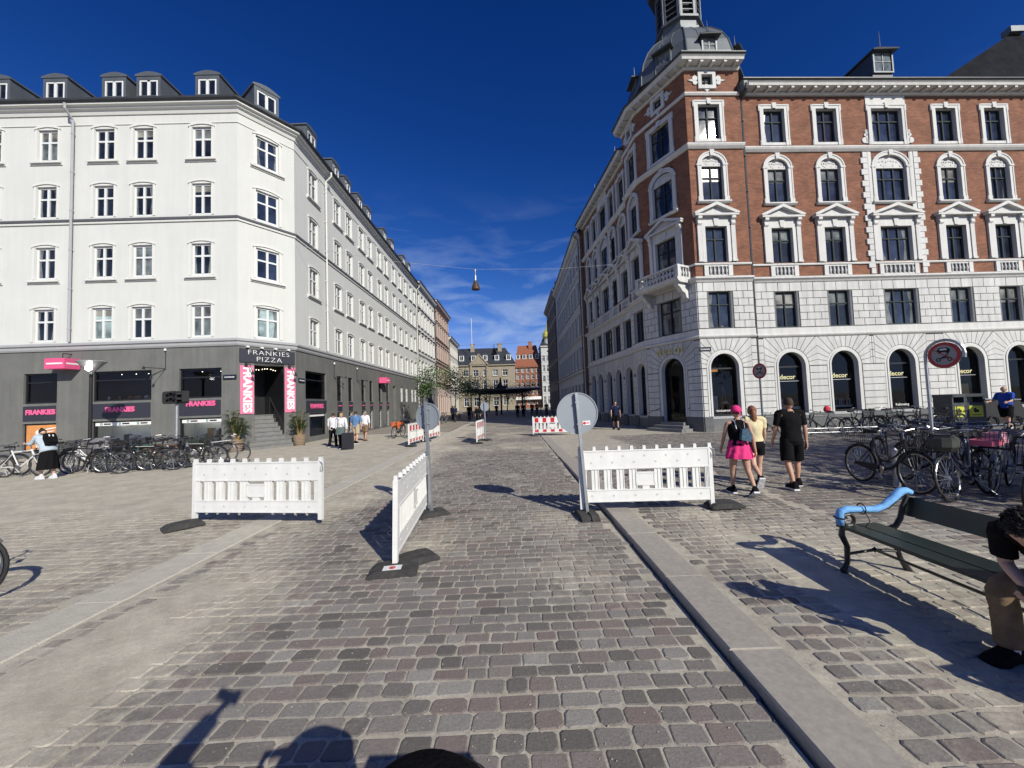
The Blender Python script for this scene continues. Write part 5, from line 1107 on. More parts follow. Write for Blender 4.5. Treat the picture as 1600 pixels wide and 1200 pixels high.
# potted palms at the entrance
def palm(label, loc, h, seed, lean=0):
    rg = random.Random(seed); root = empty('potted_plant', loc, label=label, cat='potted plant', group='potted plants beside the corner entrance')
    q = MB(wicker); n = 20; q.lathe([(.21, 0), (.27, .25), (.31, .50), (.33, .52), (.33, .56), (.28, .56), (.27, .50)], (0, 0, 0), n)
    for z in (.1, .18, .26, .34, .42): q.lathe([(.235+z*.16, z-.02), (.255+z*.16, z), (.235+z*.16, z+.02)], (0, 0, 0), n)
    q.lathe([(.27, .46), (.0, .50)], (0, 0, 0), n, bark); q.build('basket_pot', root)
    s = MB(pm('cane', (.36, .25, .09), .6, var=.2)); V = MB(leafd)
    for i in range(11):
        a = rg.uniform(0, 6.28); r = rg.uniform(.02, .14); hh = h*rg.uniform(.45, 1.0); tx = r*math.cos(a)*(2.6+hh*.5)+lean*hh*.3; ty = r*math.sin(a)*(2.6+hh*.5)
        s.path([(r*math.cos(a)*.7, r*math.sin(a)*.7, .45), (tx*.5, ty*.5, .5+hh*.5), (tx, ty, .5+hh)], [.016, .013, .007], 5)
        for j in range(15):
            f = rg.uniform(.35, 1.0); b = Vector((tx*f, ty*f, .5+hh*f)); al = rg.uniform(0, 6.28); out = Vector((math.cos(al), math.sin(al), rg.uniform(.0, .9))).normalized(); L_ = rg.uniform(.25, .48)
            m_ = b+out*L_*.6; tip = b+out*L_+Vector((0, 0, -.16*L_/.3)); V.path([b, m_, tip], [.003, .003, .002], 3, leafd)
            for t in range(7):
                f2 = .2+.8*t/7; c = b.lerp(m_, f2*1.4) if f2 < .6 else m_.lerp(tip, (f2-.6)/.4); sd = out.cross(Vector((0, 0, 1))).normalized()
                for s_ in (-1, 1): d = (sd*s_+out*.8+Vector((0, 0, -.3))).normalized()*rg.uniform(.09, .15); w_ = out*.011; V.add([c-w_, c+w_, c+d], [(0, 1, 2)], leafd)
    s.build('stems', root); V.build('leaves', root); return root
palm('larger bushy palm in a wicker basket left of the corner stairs', (-12.75, 17.72, 0), 1.5, 3); palm('leaning thinner palm in a wicker basket right of the corner stairs', (-10.95, 19.75, 0), 1.35, 8, -.3)
# ---------------------------------------------------------------- barriers
def barrier_parts(red=False):
    L_ = 2.1; hx = L_/2; mb = MB(pvc)
    for s_ in (-1, 1):
        mb.box(s_*hx, -.028, .02, s_*(hx-.06), .028, 1.0); mb.box(s_*(hx-.005), -.02, 1.0, s_*(hx-.055), .02, 1.05)
    mb.box(-hx+.06, -.022, .68, hx-.06, .022, .985); mb.box(-hx+.06, -.03, .96, hx-.06, .03, .985); mb.box(-hx+.06, -.03, .665, hx-.06, .03, .69)
    mb.box(-hx+.06, -.022, .14, hx-.06, .022, .33); mb.box(-hx+.06, -.03, .315, hx-.06, .03, .335); mb.box(-hx+.06, -.03, .13, hx-.06, .03, .15)
    n = 10; pitch = (L_-.12)/n
    for i in range(1, n): x = -hx+.06+pitch*i; mb.prism([(x-.026, .985), (x+.026, .985), (x+.022, 1.045), (x-.022, 1.045)], -.022, .022)
    for i in range(n+1):
        x = -hx+.06+pitch*i; 
        if abs(x) < .03: mb.box(x-.055, -.018, .335, x+.055, .018, .40); continue
        a, b = x-.062, x+.062
        if i == 0: a = -hx+.06
        if i == n: b = hx-.06
        mb.box(a, -.014, .335, b, .014, .665)
        for e in (a+.008, (a+b)/2, b-.008): mb.box(e-.007, -.022, .335, e+.007, .022, .665)
    mb.box(-.15, -.018, .40, .15, .018, .60); mb.box(-.15, -.024, .39, .15, .024, .415); mb.box(-.15, -.024, .585, .15, .024, .61); mb.box(-.155, -.024, .40, -.13, .024, .6); mb.box(.13, -.024, .40, .155, .024, .6)
    d = mb; dg_ = pm('dimple_grey', (.55, .56, .56), .5) if not red else pvc
    for i in range(11):
        x = -hx+.20+i*.17; z = .88 if i % 2 else .78
        if not red:
            for s_ in (-1, 1): d.disc((x, z), .017, s_*.022, s_*.027, 10, dg_)
        if i % 2 == 0:
            for s_ in (-1, 1): d.disc((x, .235), .017, s_*.022, s_*.027, 10, dg_)
    hk = MB(galv); hk.path([(hx-.03, -.03, .98), (hx+.02, -.05, .95), (hx+.03, -.05, .84), (hx-.01, -.045, .82), (hx-.02, -.03, .9)], .006, 5)
    parts = [(mb.mesh('barrier_panel'), 'barrier_panel'), (hk.mesh('hook'), 'hook')]
    if red:
        r = MB(redpvc)
        for i in range(5):
            x = -hx+.12+i*.42
            for s_ in (-1, 1): r.box(x, s_*.0225, .70, min(x+.2, hx-.07), s_*.026, .95); r.box(x, s_*.0225, .16, min(x+.2, hx-.07), s_*.026, .30)
        parts.append((r.mesh('red_stripes'), 'red_stripes'))
    return parts
bw_, br_ = barrier_parts(), barrier_parts(True)
def foot_mesh():
    mb = MB(rubber); 
    prof = [(-.40, 0), (-.40, .04), (-.30, .10), (-.12, .115), (.12, .115), (.30, .10), (.40, .04), (.40, 0)]
    for a, b in ((-.20, -.03), (.03, .20)): mb.prismx([(y, z) for y, z in prof], a, b)
    mb.prismx([(-.34, 0), (-.34, .05), (-.26, .085), (.26, .085), (.34, .05), (.34, 0)], -.03, .03)
    for y in (-.33, .33): mb.box(-.22, y-.03, 0, -.20, y+.03, .03); mb.box(.20, y-.03, 0, .22, y+.03, .03)
    return mb.mesh('rubber_foot')
ftm = foot_mesh()
def barrier(label, p0, p1, red=False, z=0.0, group=None, tilt=0, feet=((-.95, 0), (.95, 0))):
    a, b = Vector(p0), Vector(p1); c = (a+b)/2; ang = math.atan2((b-a).y, (b-a).x)
    root = empty('barrier', (c.x, c.y, z+.045), ang, label=label, cat='barrier', group=group)
    root.rotation_euler = (R(tilt), 0, ang); s_ = (b-a).length/2.1
    for me, nm in (br_ if red else bw_): o = put(me, nm, root, sc=(s_, 1, .94))
    return root
def foot(label, x, y, z=0, ang=0, group='black rubber feet of the barriers'):
    o = put(ftm, 'rubber_base', None, (x, y, z), (0, 0, ang), (.68, .64, .72)); tag(o, label, 'rubber base', group); return o
barrier('plain white slatted barrier standing left of the road across the flush kerb', (-5.34, 6.44), (-3.04, 6.12), z=.02, group='white slatted barriers', tilt=-1)
barrier('white slatted barrier seen nearly end on beside the middle of the road', (-1.36, 4.32), (-1.52, 6.60), group='white slatted barriers', tilt=1.5)
barrier('white slatted barrier on the right, standing over the raised kerb', (1.0, 6.12), (3.06, 6.04), z=.035, group='white slatted barriers')
barrier('red and white barrier furthest left, beyond the left kerb', (-4.68, 17.2), (-4.50, 19.2), True, group='red and white barriers')
barrier('red and white barrier behind the round sign on the left kerb', (-4.42, 19.4), (-4.20, 21.9), True, group='red and white barriers')
barrier('red and white barrier turned edge on in the middle of the far road', (-1.68, 17.5), (-1.52, 19.4), True, group='red and white barriers')
barrier('red and white barrier facing us on the right of the far road', (1.02, 20.6), (3.1, 20.3), True, group='red and white barriers')
foot('black rubber base under the left end of the left white barrier', -5.28, 6.18, .02, R(-40)); 
f1 = foot('black rubber base with a white sticker at the near end of the middle barrier', -1.36, 4.28, 0, R(-82))
foot('second black rubber base laid behind the stickered one', -1.20, 4.56, -.0, R(-55)); 
q = MB(signwhite); q.M = Matrix.Translation((-1.36, 4.28, 0)) @ Matrix.Rotation(R(-82), 4, 'Z'); 
f1b = foot('black rubber base holding the round sign post beside the middle barrier', -1.38, 6.42, 0, R(-60)); foot('black rubber base holding the round sign post at the right kerb', 1.08, 6.02, 0.0, R(4)); foot('black rubber base on the right pavement at the end of the right barrier', 3.22, 6.05, .075, R(-88))
foot('black rubber base under the far left red and white barrier', -4.62, 17.3, .02, R(60)); foot('black rubber base between the two far left barriers', -4.42, 19.4, .02, R(60)); foot('black rubber base under the barrier in the middle of the far road', -1.68, 17.5, 0, R(70)); foot('black rubber base of the far round sign', -1.36, 18.9, 0, R(50)); foot('black rubber base under the far right red and white barrier', 1.1, 20.5, 0, 0)
# stickers on the rubber and on the sign
def sticker(parent, M, w, h):
    q = MB(signwhite, M); q.box(-w/2, -h/2, 0, w/2, h/2, .003); q.M = M @ Matrix.Translation((0, 0, .0035)) @ Matrix.Rotation(R(90), 4, 'X'); q.ring((-w*.0, 0), 0, h*.33, -.002, 0, 14, redpvc); q.box(-h*.2, -.004, -.004, h*.2, -.002, .004, signwhite); return q.build('sticker', parent)
sticker(f1, Matrix.Translation((-.0, -.0, 0)) @ Matrix.Translation((.115, -.0, .1175)) @ Matrix.Rotation(R(-90), 4, 'Z'), .30, .17)
q = MB(redpvc); q.disc((0, .07), .035, -.403, -.398, 12); q.build('red_reflector', f1b)
# round signs seen from behind, and the no-vehicles signs
def back_sign(label, x, y, zc, r, hgt, rz=0, lean=(0, 0), z=0.0, st=False):
    root = empty('road_sign', (x, y, z), rz, label=label, cat='road sign', group='round signs seen from behind'); root.rotation_euler = (lean[0], lean[1], rz)
    q = MB(galv); q.box(-.022, -.022, .02, .022, .022, hgt); q.build('post', root); 
    q = MB(greypaint); q.M = Matrix.Translation((0, .05, 0)); q.disc((0, zc), r, 0, .012, 48); q.ring((0, zc), r-.012, r+.004, -.012, .014, 48); q.build('sign_plate', root)
    q = MB(signred); q.M = Matrix.Translation((0, .067, 0)); q.disc((0, zc), r-.006, -.004, .004, 40); q.disc((0, zc), r*.76, .004, .008, 40, signwhite); q.build('sign_face', root)
    for k_ in (.5, -.55): q = MB(galv); q.box(-.034, -.026, zc+r*k_, .034, .05, zc+r*k_+.022); q.build('clamp', root)
    if st: q = MB(signwhite); q.box(.07, .042, zc-.20, .19, .049, zc-.13); q.disc((.098, zc-.165), .023, .038, .042, 14, redpvc); q.box(.13, .039, zc-.175, .175, .042, zc-.155, pinkletter); q.build('sticker', root)
    return root
back_sign('large round grey sign back with a small sticker, on a post at the right kerb', 1.10, 6.05, 1.60, .325, 1.92, R(3), (0, R(-3.0)), 0, True)
back_sign('tilted round grey sign back on a post beside the middle barrier', -1.40, 6.42, 1.62, .225, 1.87, R(-20), (0, R(-2)), 0)
back_sign('smaller distant round sign back beside the barrier in the far road', -1.38, 18.9, 1.66, .22, 1.85, 0, (0, 0), 0)
def novehicle(label, x, y, zc, r, rz, z, loop=True, lean=0):
    root = empty('prohibition_sign', (x, y, z), rz, label=label, cat='road sign', group='round red no-vehicles signs'); root.rotation_euler = (0, lean, rz)
    q = MB(galv)
    if loop:
        n = 12; ptsa = [(-.0+.0, 0, 0), (0, 0, zc-.35)] ; arc = [(r+.035)*1.0 for _ in range(1)]
        pts = [(.10, .0, 0), (-r*.55, .0, zc-r*.9)] + [((r+.035)*math.cos(math.pi*(1.12 - 1.30*k/n)), .0, zc+(r+.035)*math.sin(math.pi*(1.12-1.30*k/n))) for k in range(n+1)]
        pts = [(-r-.03, 0, 0), (-r-.035, 0, zc-.12)] + [((r+.035)*math.cos(math.pi*(1.0 - 1.08*k/n)), .0, zc+(r+.035)*math.sin(math.pi*(1.0-1.08*k/n))) for k in range(n+1)]
        q.path(pts, .024, 8)
    else: q.path([(0, .03, 0), (0, .03, zc+r)], .026, 8)
    q.build('post', root)
    q = MB(greypaint); q.disc((0, zc), r, -.01, .004, 40); q.build('sign_plate', root)
    q = MB(signwhite); q.disc((0, zc), r*.98, -.013, -.0105, 40, signgrey); q.ring((0, zc), r*.76, r*.985, -.0165, -.0135, 40, signred)
    q.build('sign_face', root)
    s = MB(black); k = r/.3; y0, y1 = -.016, -.0135
    X = lambda a, b: (a*k, zc+b*k)
    s.prism([X(-.11, .07), X(.11, .07), X(.12, .12), X(.07, .17), X(-.07, .17), X(-.12, .12)], y0, y1); s.prism([X(-.07, .115), X(.07, .115), X(.05, .15), X(-.05, .15)], y0-.002, y0, signwhite)
    for a in (-.07, .07): s.disc(X(a, .065), .03*k, y0, y1, 12)
    for a in (-.10, .10): s.ring(X(a, -.10), .026*k, .045*k, y0, y1, 14)
    s.prism([X(-.10, -.09), X(-.02, -.03), X(.08, -.03), X(.11, -.09), X(.05, -.07), X(-.04, -.08)], y0, y1); s.prism([X(.03, -.03), X(.09, .02), X(.07, .03), X(.0, -.02)], y0, y1); s.build('pictogram', root)
    b = MB(signred); c_, s2 = math.cos(R(-38)), math.sin(R(-38)); w = .03*k; l = r*.8; b.prism([(-l*c_-w*s2*-1, zc-l*s2-w*c_*-1), (-l*c_+w*s2*-1, zc-l*s2+w*c_*-1), (l*c_+w*s2*-1, zc+l*s2+w*c_*-1), (l*c_-w*s2*-1, zc+l*s2-w*c_*-1)], -.0195, -.017); b.build('red_bar', root)
    return root
novehicle('nearer red and white no-vehicles sign in its bent tube frame above the parked bicycles', 7.17, 6.35, 2.28, .215, R(-78), .05, True, 0)
novehicle('farther red and white no-vehicles sign on a straight pole in front of the brick building', 10.65, 16.5, 2.78, .33, R(-72), 0, False, 0)
# ---------------------------------------------------------------- lamps, lights, wires
lp = empty('street_lamp', (-16.9, 15.4, 0), label='dark street lamp with a conical glass head before the grey shop wall', cat='street lamp')
q = MB(black); q.lathe([(.09, 0), (.09, .8), (.065, .85), (.055, 3.6)], (0, 0, 0), 12); q.build('pole', lp)
q = MB(galv); q.lathe([(.08, 3.55), (.10, 3.65), (.42, 4.02), (.46, 4.06), (.40, 4.09), (.1, 4.12)], (0, 0, 0), 20); q.build('lamp_shade', lp)
q = MB(emis('glint_glow', (1, .97, .9), 14)); q.lathe([(.0, 3.62), (.10, 3.70), (.10, 3.80), (.0, 3.86)], (.24, -.32, .02), 12); q.build('sun_glint', lp)  # sun glint on the lamp head, put in as a small glowing body
tl = empty('traffic_light', (-13.35, 15.3, 0), label='cluster of black traffic light heads on a grey pole before the shop wall', cat='traffic light')
q = MB(galv); q.lathe([(.06, 0), (.05, 2.75)], (0, 0, 0), 10); q.build('pole', tl)
for dx, dy, a in ((-.38, 0, .9), (.0, -.1, .2), (.30, 0, -.7)):
    q = MB(black); q.M = Matrix.Translation((dx, dy, 2.3)) @ Matrix.Rotation(a, 4, 'Z'); q.prism([(-.14, .02), (-.1, -.06), (.1, -.06), (.14, .02), (.14, .38), (.1, .44), (-.1, .44), (-.14, .38)], -.1, .12)
    for z in (.10, .30): q.ring((0, z), .07, .09, -.26, -.1, 12, black, 0, math.pi)
    q.build('signal_head', tl)
q = MB(galv); q.box(-.4, -.03, 2.45, .35, .03, 2.5); q.build('bracket', tl)
def hanglamp(label, x, y, z, wl_, wr, r=.24):
    root = empty('hanging_lamp', (x, y, z), label=label, cat='street lamp', group='street lamps hung over the road')
    q = MB(copper); q.lathe([(.06, .62*r/.28), (.09, .6*r/.28), (r*.62, .42*r/.28), (r*.95, .15), (r, .03), (r*.96, .0), (r*.8, .02)], (0, 0, 0), 18); q.build('lamp_shade', root)
    q = MB(galv); q.lathe([(.05, 0), (.05, .3)], (0, 0, .6*r/.28), 8); q.path([(0, 0, .9*r/.28), (0, 0, 1.15)], .02, 6); q.lathe([(.04, 0), (.05, .1), (.03, .16)], (0, 0, 1.05), 8); q.build('hanger', root)
    q = MB(pm('wire_steel', (.5, .52, .55), .4, .5)); q.path([(wl_[0]-x, wl_[1]-y, wl_[2]-z), ((wl_[0]-x)/2, (wl_[1]-y)/2, (wl_[2]-z)/2+.42), (0, 0, 1.2)], .008, 5); q.path([(0, 0, 1.2), ((wr[0]-x)/2, (wr[1]-y)/2, (wr[2]-z)/2+.42), (wr[0]-x, wr[1]-y, wr[2]-z)], .008, 5); q.build('suspension_wire', root)
hanglamp('brown bell-shaped street lamp hung from a wire over the road', -1.9, 22, 8.42, (-11.45, 20.5, 10.75), (7.75, 23.5, 10.2))
hanglamp('distant dark bell-shaped lamp hung over the far road', -1.98, 45, 7.5, (-11.5, 45, 9.2), (6.5, 45, 9.4), .34)
# ---------------------------------------------------------------- twin waste bins, rack, crate
bn = empty('recycling_bins', (19.2, 16.6, 0), R(-6), label='pair of tall dark grey recycling bins with yellow stickers', cat='waste bin')
ybl = pm('yellow_sticker', (.55, .58, .06), .5)
for dx, rz in ((-.40, R(10)), (.38, R(-16))):
    q = MB(pm('bin_grey', (.055, .065, .072), .5, var=.1)); q.M = Matrix.Translation((dx, 0, 0)) @ Matrix.Rotation(rz, 4, 'Z'); w = .31
    q.box(-w, -.35, .06, w, .35, 1.12); q.box(-w, -.35, 1.12, -w+.07, .35, 1.36); q.box(w-.07, -.35, 1.12, w, .35, 1.36); q.box(-w, -.37, 1.36, w, .37, 1.48); q.box(-w+.07, .25, 1.12, w-.07, .30, 1.36, whitepaint); q.box(-w+.03, -.33, 0, w-.03, .33, .06, black)
    q.build('bin_body', bn); s = MB(ybl); s.M = q.M; s.box(-.2, -.356, .52, .22, -.351, .98); s.prism([(-.06, .7), (.08, .7), (.1, .8), (.02, .84), (-.0, .9), (-.07, .86)], -.36, -.357, black); s.box(-.12, -.36, .58, .14, -.357, .61, black); s.build('sticker', bn)
cb = empty('cargo_bike_box', (21.3, 17.3, 0), label='low black tapered cargo box standing by the shop window right of the bins', cat='cargo box')
q = MB(black); q.prism([(-.9, .12), (.55, .12), (1.15, .2), (.75, 1.15), (-1.1, 1.22)], -.5, .5); q.build('box', cb); q = MB(galv); q.prism([(-1.14, 1.22), (.78, 1.14), (.8, 1.17), (-1.12, 1.26)], -.53, .53); q.build('rim', cb)
for x in (-.5, .5): q = MB(tyre); q.M = Matrix.Translation((x, -.56, 0)); q.ring((0, .25), .2, .25, -.02, .02, 20); q.build('wheel', cb)
# rails of the bicycle stands
def rail(label, p0, p1, zz=(.18, .34), h=.42, n=3):
    a, b = Vector(p0), Vector(p1); c = (a+b)/2; root = empty('bicycle_rack', (c.x, c.y, 0), label=label, cat='bicycle rack', group='low galvanised bicycle racks')
    q = MB(galv)
    for z in zz: q.path([(a.x-c.x, a.y-c.y, z), (b.x-c.x, b.y-c.y, z)], .022, 6)
    for k in range(n): p = a.lerp(b, k/(n-1)); q.path([(p.x-c.x, p.y-c.y, 0), (p.x-c.x, p.y-c.y, h)], .03, 8)
    q.build('rails', root)
rail('low steel rack before the shop windows, nearer the round sign', (11.6, 15.4), (14.4, 15.2)); rail('low steel rack before the shop windows, ending by the bins', (14.9, 14.3), (18.0, 14.2))
pt = empty('bollard', (6.75, 6.9, .075), label='short grey weathered steel bollard among the parked bicycles', cat='bollard'); q = MB(galv); q.lathe([(.055, 0), (.055, .05), (.045, .06), (.045, .62), (.05, .64), (.02, .68)], (0, 0, 0), 12); q.build('post', pt)
# furniture seen inside the shop
def prop(name, lab, cat, M, fn):
    q = MB(whitepaint, M); fn(q); tag(q.build(name), lab, cat)
def easel(q):
    for a, b in (((-.2, 0, 0), (0, .1, 1.5)), ((.2, 0, 0), (0, .1, 1.5)), ((0, .4, 0), (0, .1, 1.4))): q.path([a, b], .018, 6, wood)
    q.box(-.22, -.03, .55, .22, .02, .6, wood); q.box(-.12, -.02, .6, .14, .0, .66)
prop('easel', 'wooden easel inside the first arched window of the tower', 'easel', MT @ Matrix.Translation((1.55, .75, .8)), easel)
prop('leaning_poster', 'white framed print leaning in the first arched window', 'poster', MT @ Matrix.Translation((.8, .6, .8)), lambda q: (q.box(-.28, 0, .1, .28, .03, .95), q.box(-.22, -.004, .17, .22, 0, .88, pm('pale_print', (.45, .55, .52), .6, var=.3, scale=6))))
prop('pendant_lamp', 'small orange drum lamp hanging inside the first arched window', 'lamp', MT @ Matrix.Translation((1.1, .8, 3.05)), lambda q: (q.lathe([(.17, 0), (.17, .18)], (0, 0, 0), 16, emis('lamp_orange', (.75, .3, .06), .8)), q.path([(0, 0, .18), (0, 0, .9)], .008, 4, black)))
def books(q):
    rg = random.Random(4); u = -.6
    while u < .6: w = rg.uniform(.03, .07); q.box(u, .0, .06, u+w-.005, .2, .06+rg.uniform(.25, .42), rg.choice([whitepaint, pm('book_red', (.35, .08, .06), .7), pm('book_tan', (.4, .3, .2), .7), pm('book_teal', (.1, .2, .2), .7)])); u += w
    q.box(-.7, -.05, -.05, .7, .35, .06)
prop('book_row', 'row of coloured books on a white shelf in the second large arched window', 'books', MF @ Matrix.Translation((shopF[1], .5, 1.0)), books)
prop('display_shelf', 'white shelf with pale boxes and a pink box in the window behind the round sign', 'display shelf', MF @ Matrix.Translation((shopF[0], .5, .95)), lambda q: (q.box(-.7, -.05, 0, .7, .4, .12), q.box(-.55, 0, .12, -.1, .2, .5, pale), q.box(0, 0, .12, .35, .2, .45, pm('pale_pink_box', (.6, .3, .28), .7))))
prop('stepladder', 'small white step stool in the third large arched window', 'step stool', MF @ Matrix.Translation((shopF[2]-.35, .6, .85)), lambda q: [q.path([a, b], .016, 5) for a, b in (((-.3, 0, 0), (-.2, .1, .95)), ((.15, 0, 0), (.1, .1, .95)), ((-.28, 0, .35), (.14, 0, .35)), ((-.24, .05, .65), (.12, .05, .65)), ((-.1, .3, 0), (-.1, .1, .9)))])
prop('moving_boxes', 'blue and tan tall boxes in the fourth large arched window', 'boxes', MF @ Matrix.Translation((shopF[3]-.1, .5, .95)), lambda q: (q.box(-.55, 0, 0, .05, .3, .95, pm('blue_box', (.05, .12, .55), .6)), q.box(.07, 0, 0, .5, .3, 1.0, pm('tan_box', (.5, .38, .2), .7))))
# ---------------------------------------------------------------- the bench
bp_ = empty('park_bench', (3.45, 2.85, .045), label='dark green park bench with iron ends and blue foam on its arm', cat='bench')
gwood = pm('dark_green_wood', (.013, .023, .019), .45, var=.25, scale=6); iron = pm('cast_iron', (.012, .012, .013), .42, var=.2); foam = pm('blue_foam', (.16, .40, .74), .75, var=.14, scale=9, bump=.5, bscale=20)
def bench_end(y):
    q = MB(iron)
    q.path([(-.30, y, 0), (-.32, y, .03), (-.275, y, .1), (-.265, y, .25), (-.31, y, .36), (-.30, y, .42), (-.22, y, .43), (-.05, y, .405), (.12, y, .405), (.22, y, .43), (.27, y, .50), (.30, y, .61), (.355, y, .71)], [.035, .028, .022, .024, .028, .026, .022, .02, .02, .024, .024, .022, .02], 8)
    q.path([(.20, y, .41), (.19, y, .3), (.24, y, .12), (.31, y, .0)], [.025, .022, .022, .032], 8); q.path([(-.27, y, .18), (0, y, .21), (.21, y, .19)], [.014, .014, .014], 8); q.lathe([(.0, -.03), (.03, 0), (.0, .03)], (0, y, .21), 8)
    n = 14; q.path([(-.235+.055*math.cos(t), y, .50+.055*math.sin(t)) for t in [2*math.pi*k/n for k in range(n)]], .016, 6, closed=True)
    q.path([(-.30, y, .43), (-.31, y, .52), (-.28, y, .58), (-.15, y, .59), (.05, y, .585), (.16, y, .62), (.26, y, .70), (.33, y, .74)], [.02, .02, .022, .022, .022, .022, .02, .018], 8); return q
BY0, BY1 = -1.15, .95
for y in (BY1, BY0): bench_end(y).build('end_frame', bp_)
def board(q, xa, za, xb, zb, th=.03, ov=.06):
    d = Vector((xb-xa, zb-za)).normalized(); n = Vector((-d.y, d.x))*th; q.add([(x, y, z) for y in (BY0-ov, BY1+ov) for x, z in ((xa, za), (xb, zb), (xb+n.x, zb+n.y), (xa+n.x, za+n.y))], [(0, 1, 2, 3), (7, 6, 5, 4), (0, 4, 5, 1), (1, 5, 6, 2), (2, 6, 7, 3), (3, 7, 4, 0)])
for a, b in (((-.31, .425), (-.13, .415)), ((-.11, .415), (.09, .42)), ): q = MB(gwood); board(q, a[0], a[1], b[0], b[1]); q.build('seat_slat', bp_)
q = MB(gwood); board(q, .32, .53, .372, .705, -.03); q.build('backrest_board', bp_)
q = MB(iron); q.path([(0, BY0, .21), (0, BY1, .21)], .013, 6); q.path([(.255, BY0, .20), (.255, BY1, .20)], .011, 6); q.build('tie_rod', bp_)
q = MB(foam); q.path([(-.315, BY1, .46), (-.318, BY1, .54), (-.30, BY1, .59), (-.24, BY1, .605), (-.1, BY1, .60), (.03, BY1, .595), (.12, BY1, .625), (.22, BY1, .70), (.29, BY1, .76), (.35, BY1, .765), (.39, BY1, .745)], [.035, .041, .036, .040, .034, .038, .034, .040, .042, .037, .031], 9, flat=.85); q.build('foam_cover', bp_, smooth=True)
q = MB(black)
for x, z in ((-.10, .605), (-.31, .53)): q.path([(x+.052*math.cos(t), BY1+.052*math.sin(t), z) if z < .6 else (x, BY1+.05*math.cos(t), z+.05*math.sin(t)) for t in [2*math.pi*k/12 for k in range(12)]], .006, 4, closed=True)
q.path([(-.10, BY1-.03, .60), (-.07, BY1-.05, .5), (-.1, BY1-.03, .44)], .004, 4); q.build('cable_tie', bp_)
# ---------------------------------------------------------------- bicycles
WR = .335
def wheel_meshes(r=WR, tw=.018):
    n = 28; t = MB(tyre); t.path([(r*math.cos(2*math.pi*k/n), 0, r*math.sin(2*math.pi*k/n)) for k in range(n)], tw, 6, closed=True)
    m = MB(chrome); m.path([((r-.03)*math.cos(2*math.pi*k/n), 0, (r-.03)*math.sin(2*math.pi*k/n)) for k in range(n)], .011, 5, closed=True)
    s = MB(galv)
    for k in range(20):
        a = 2*math.pi*k/20; b = a + (.35 if k % 2 else -.35); s.path([(.022*math.cos(b), .02*(1 if k % 4 < 2 else -1), .022*math.sin(b)), ((r-.035)*math.cos(a), 0, (r-.035)*math.sin(a))], .0024, 3)
    s.M = Matrix.Rotation(R(90), 4, 'X'); s.lathe([(.022, -.035), (.03, -.02), (.03, .02), (.022, .035)], (0, 0, 0), 8, galv)
    return t.mesh('tyre', smooth=True), m.mesh('rim'), s.mesh('spokes')
WM = wheel_meshes()
def bezier(p, n=6): return p
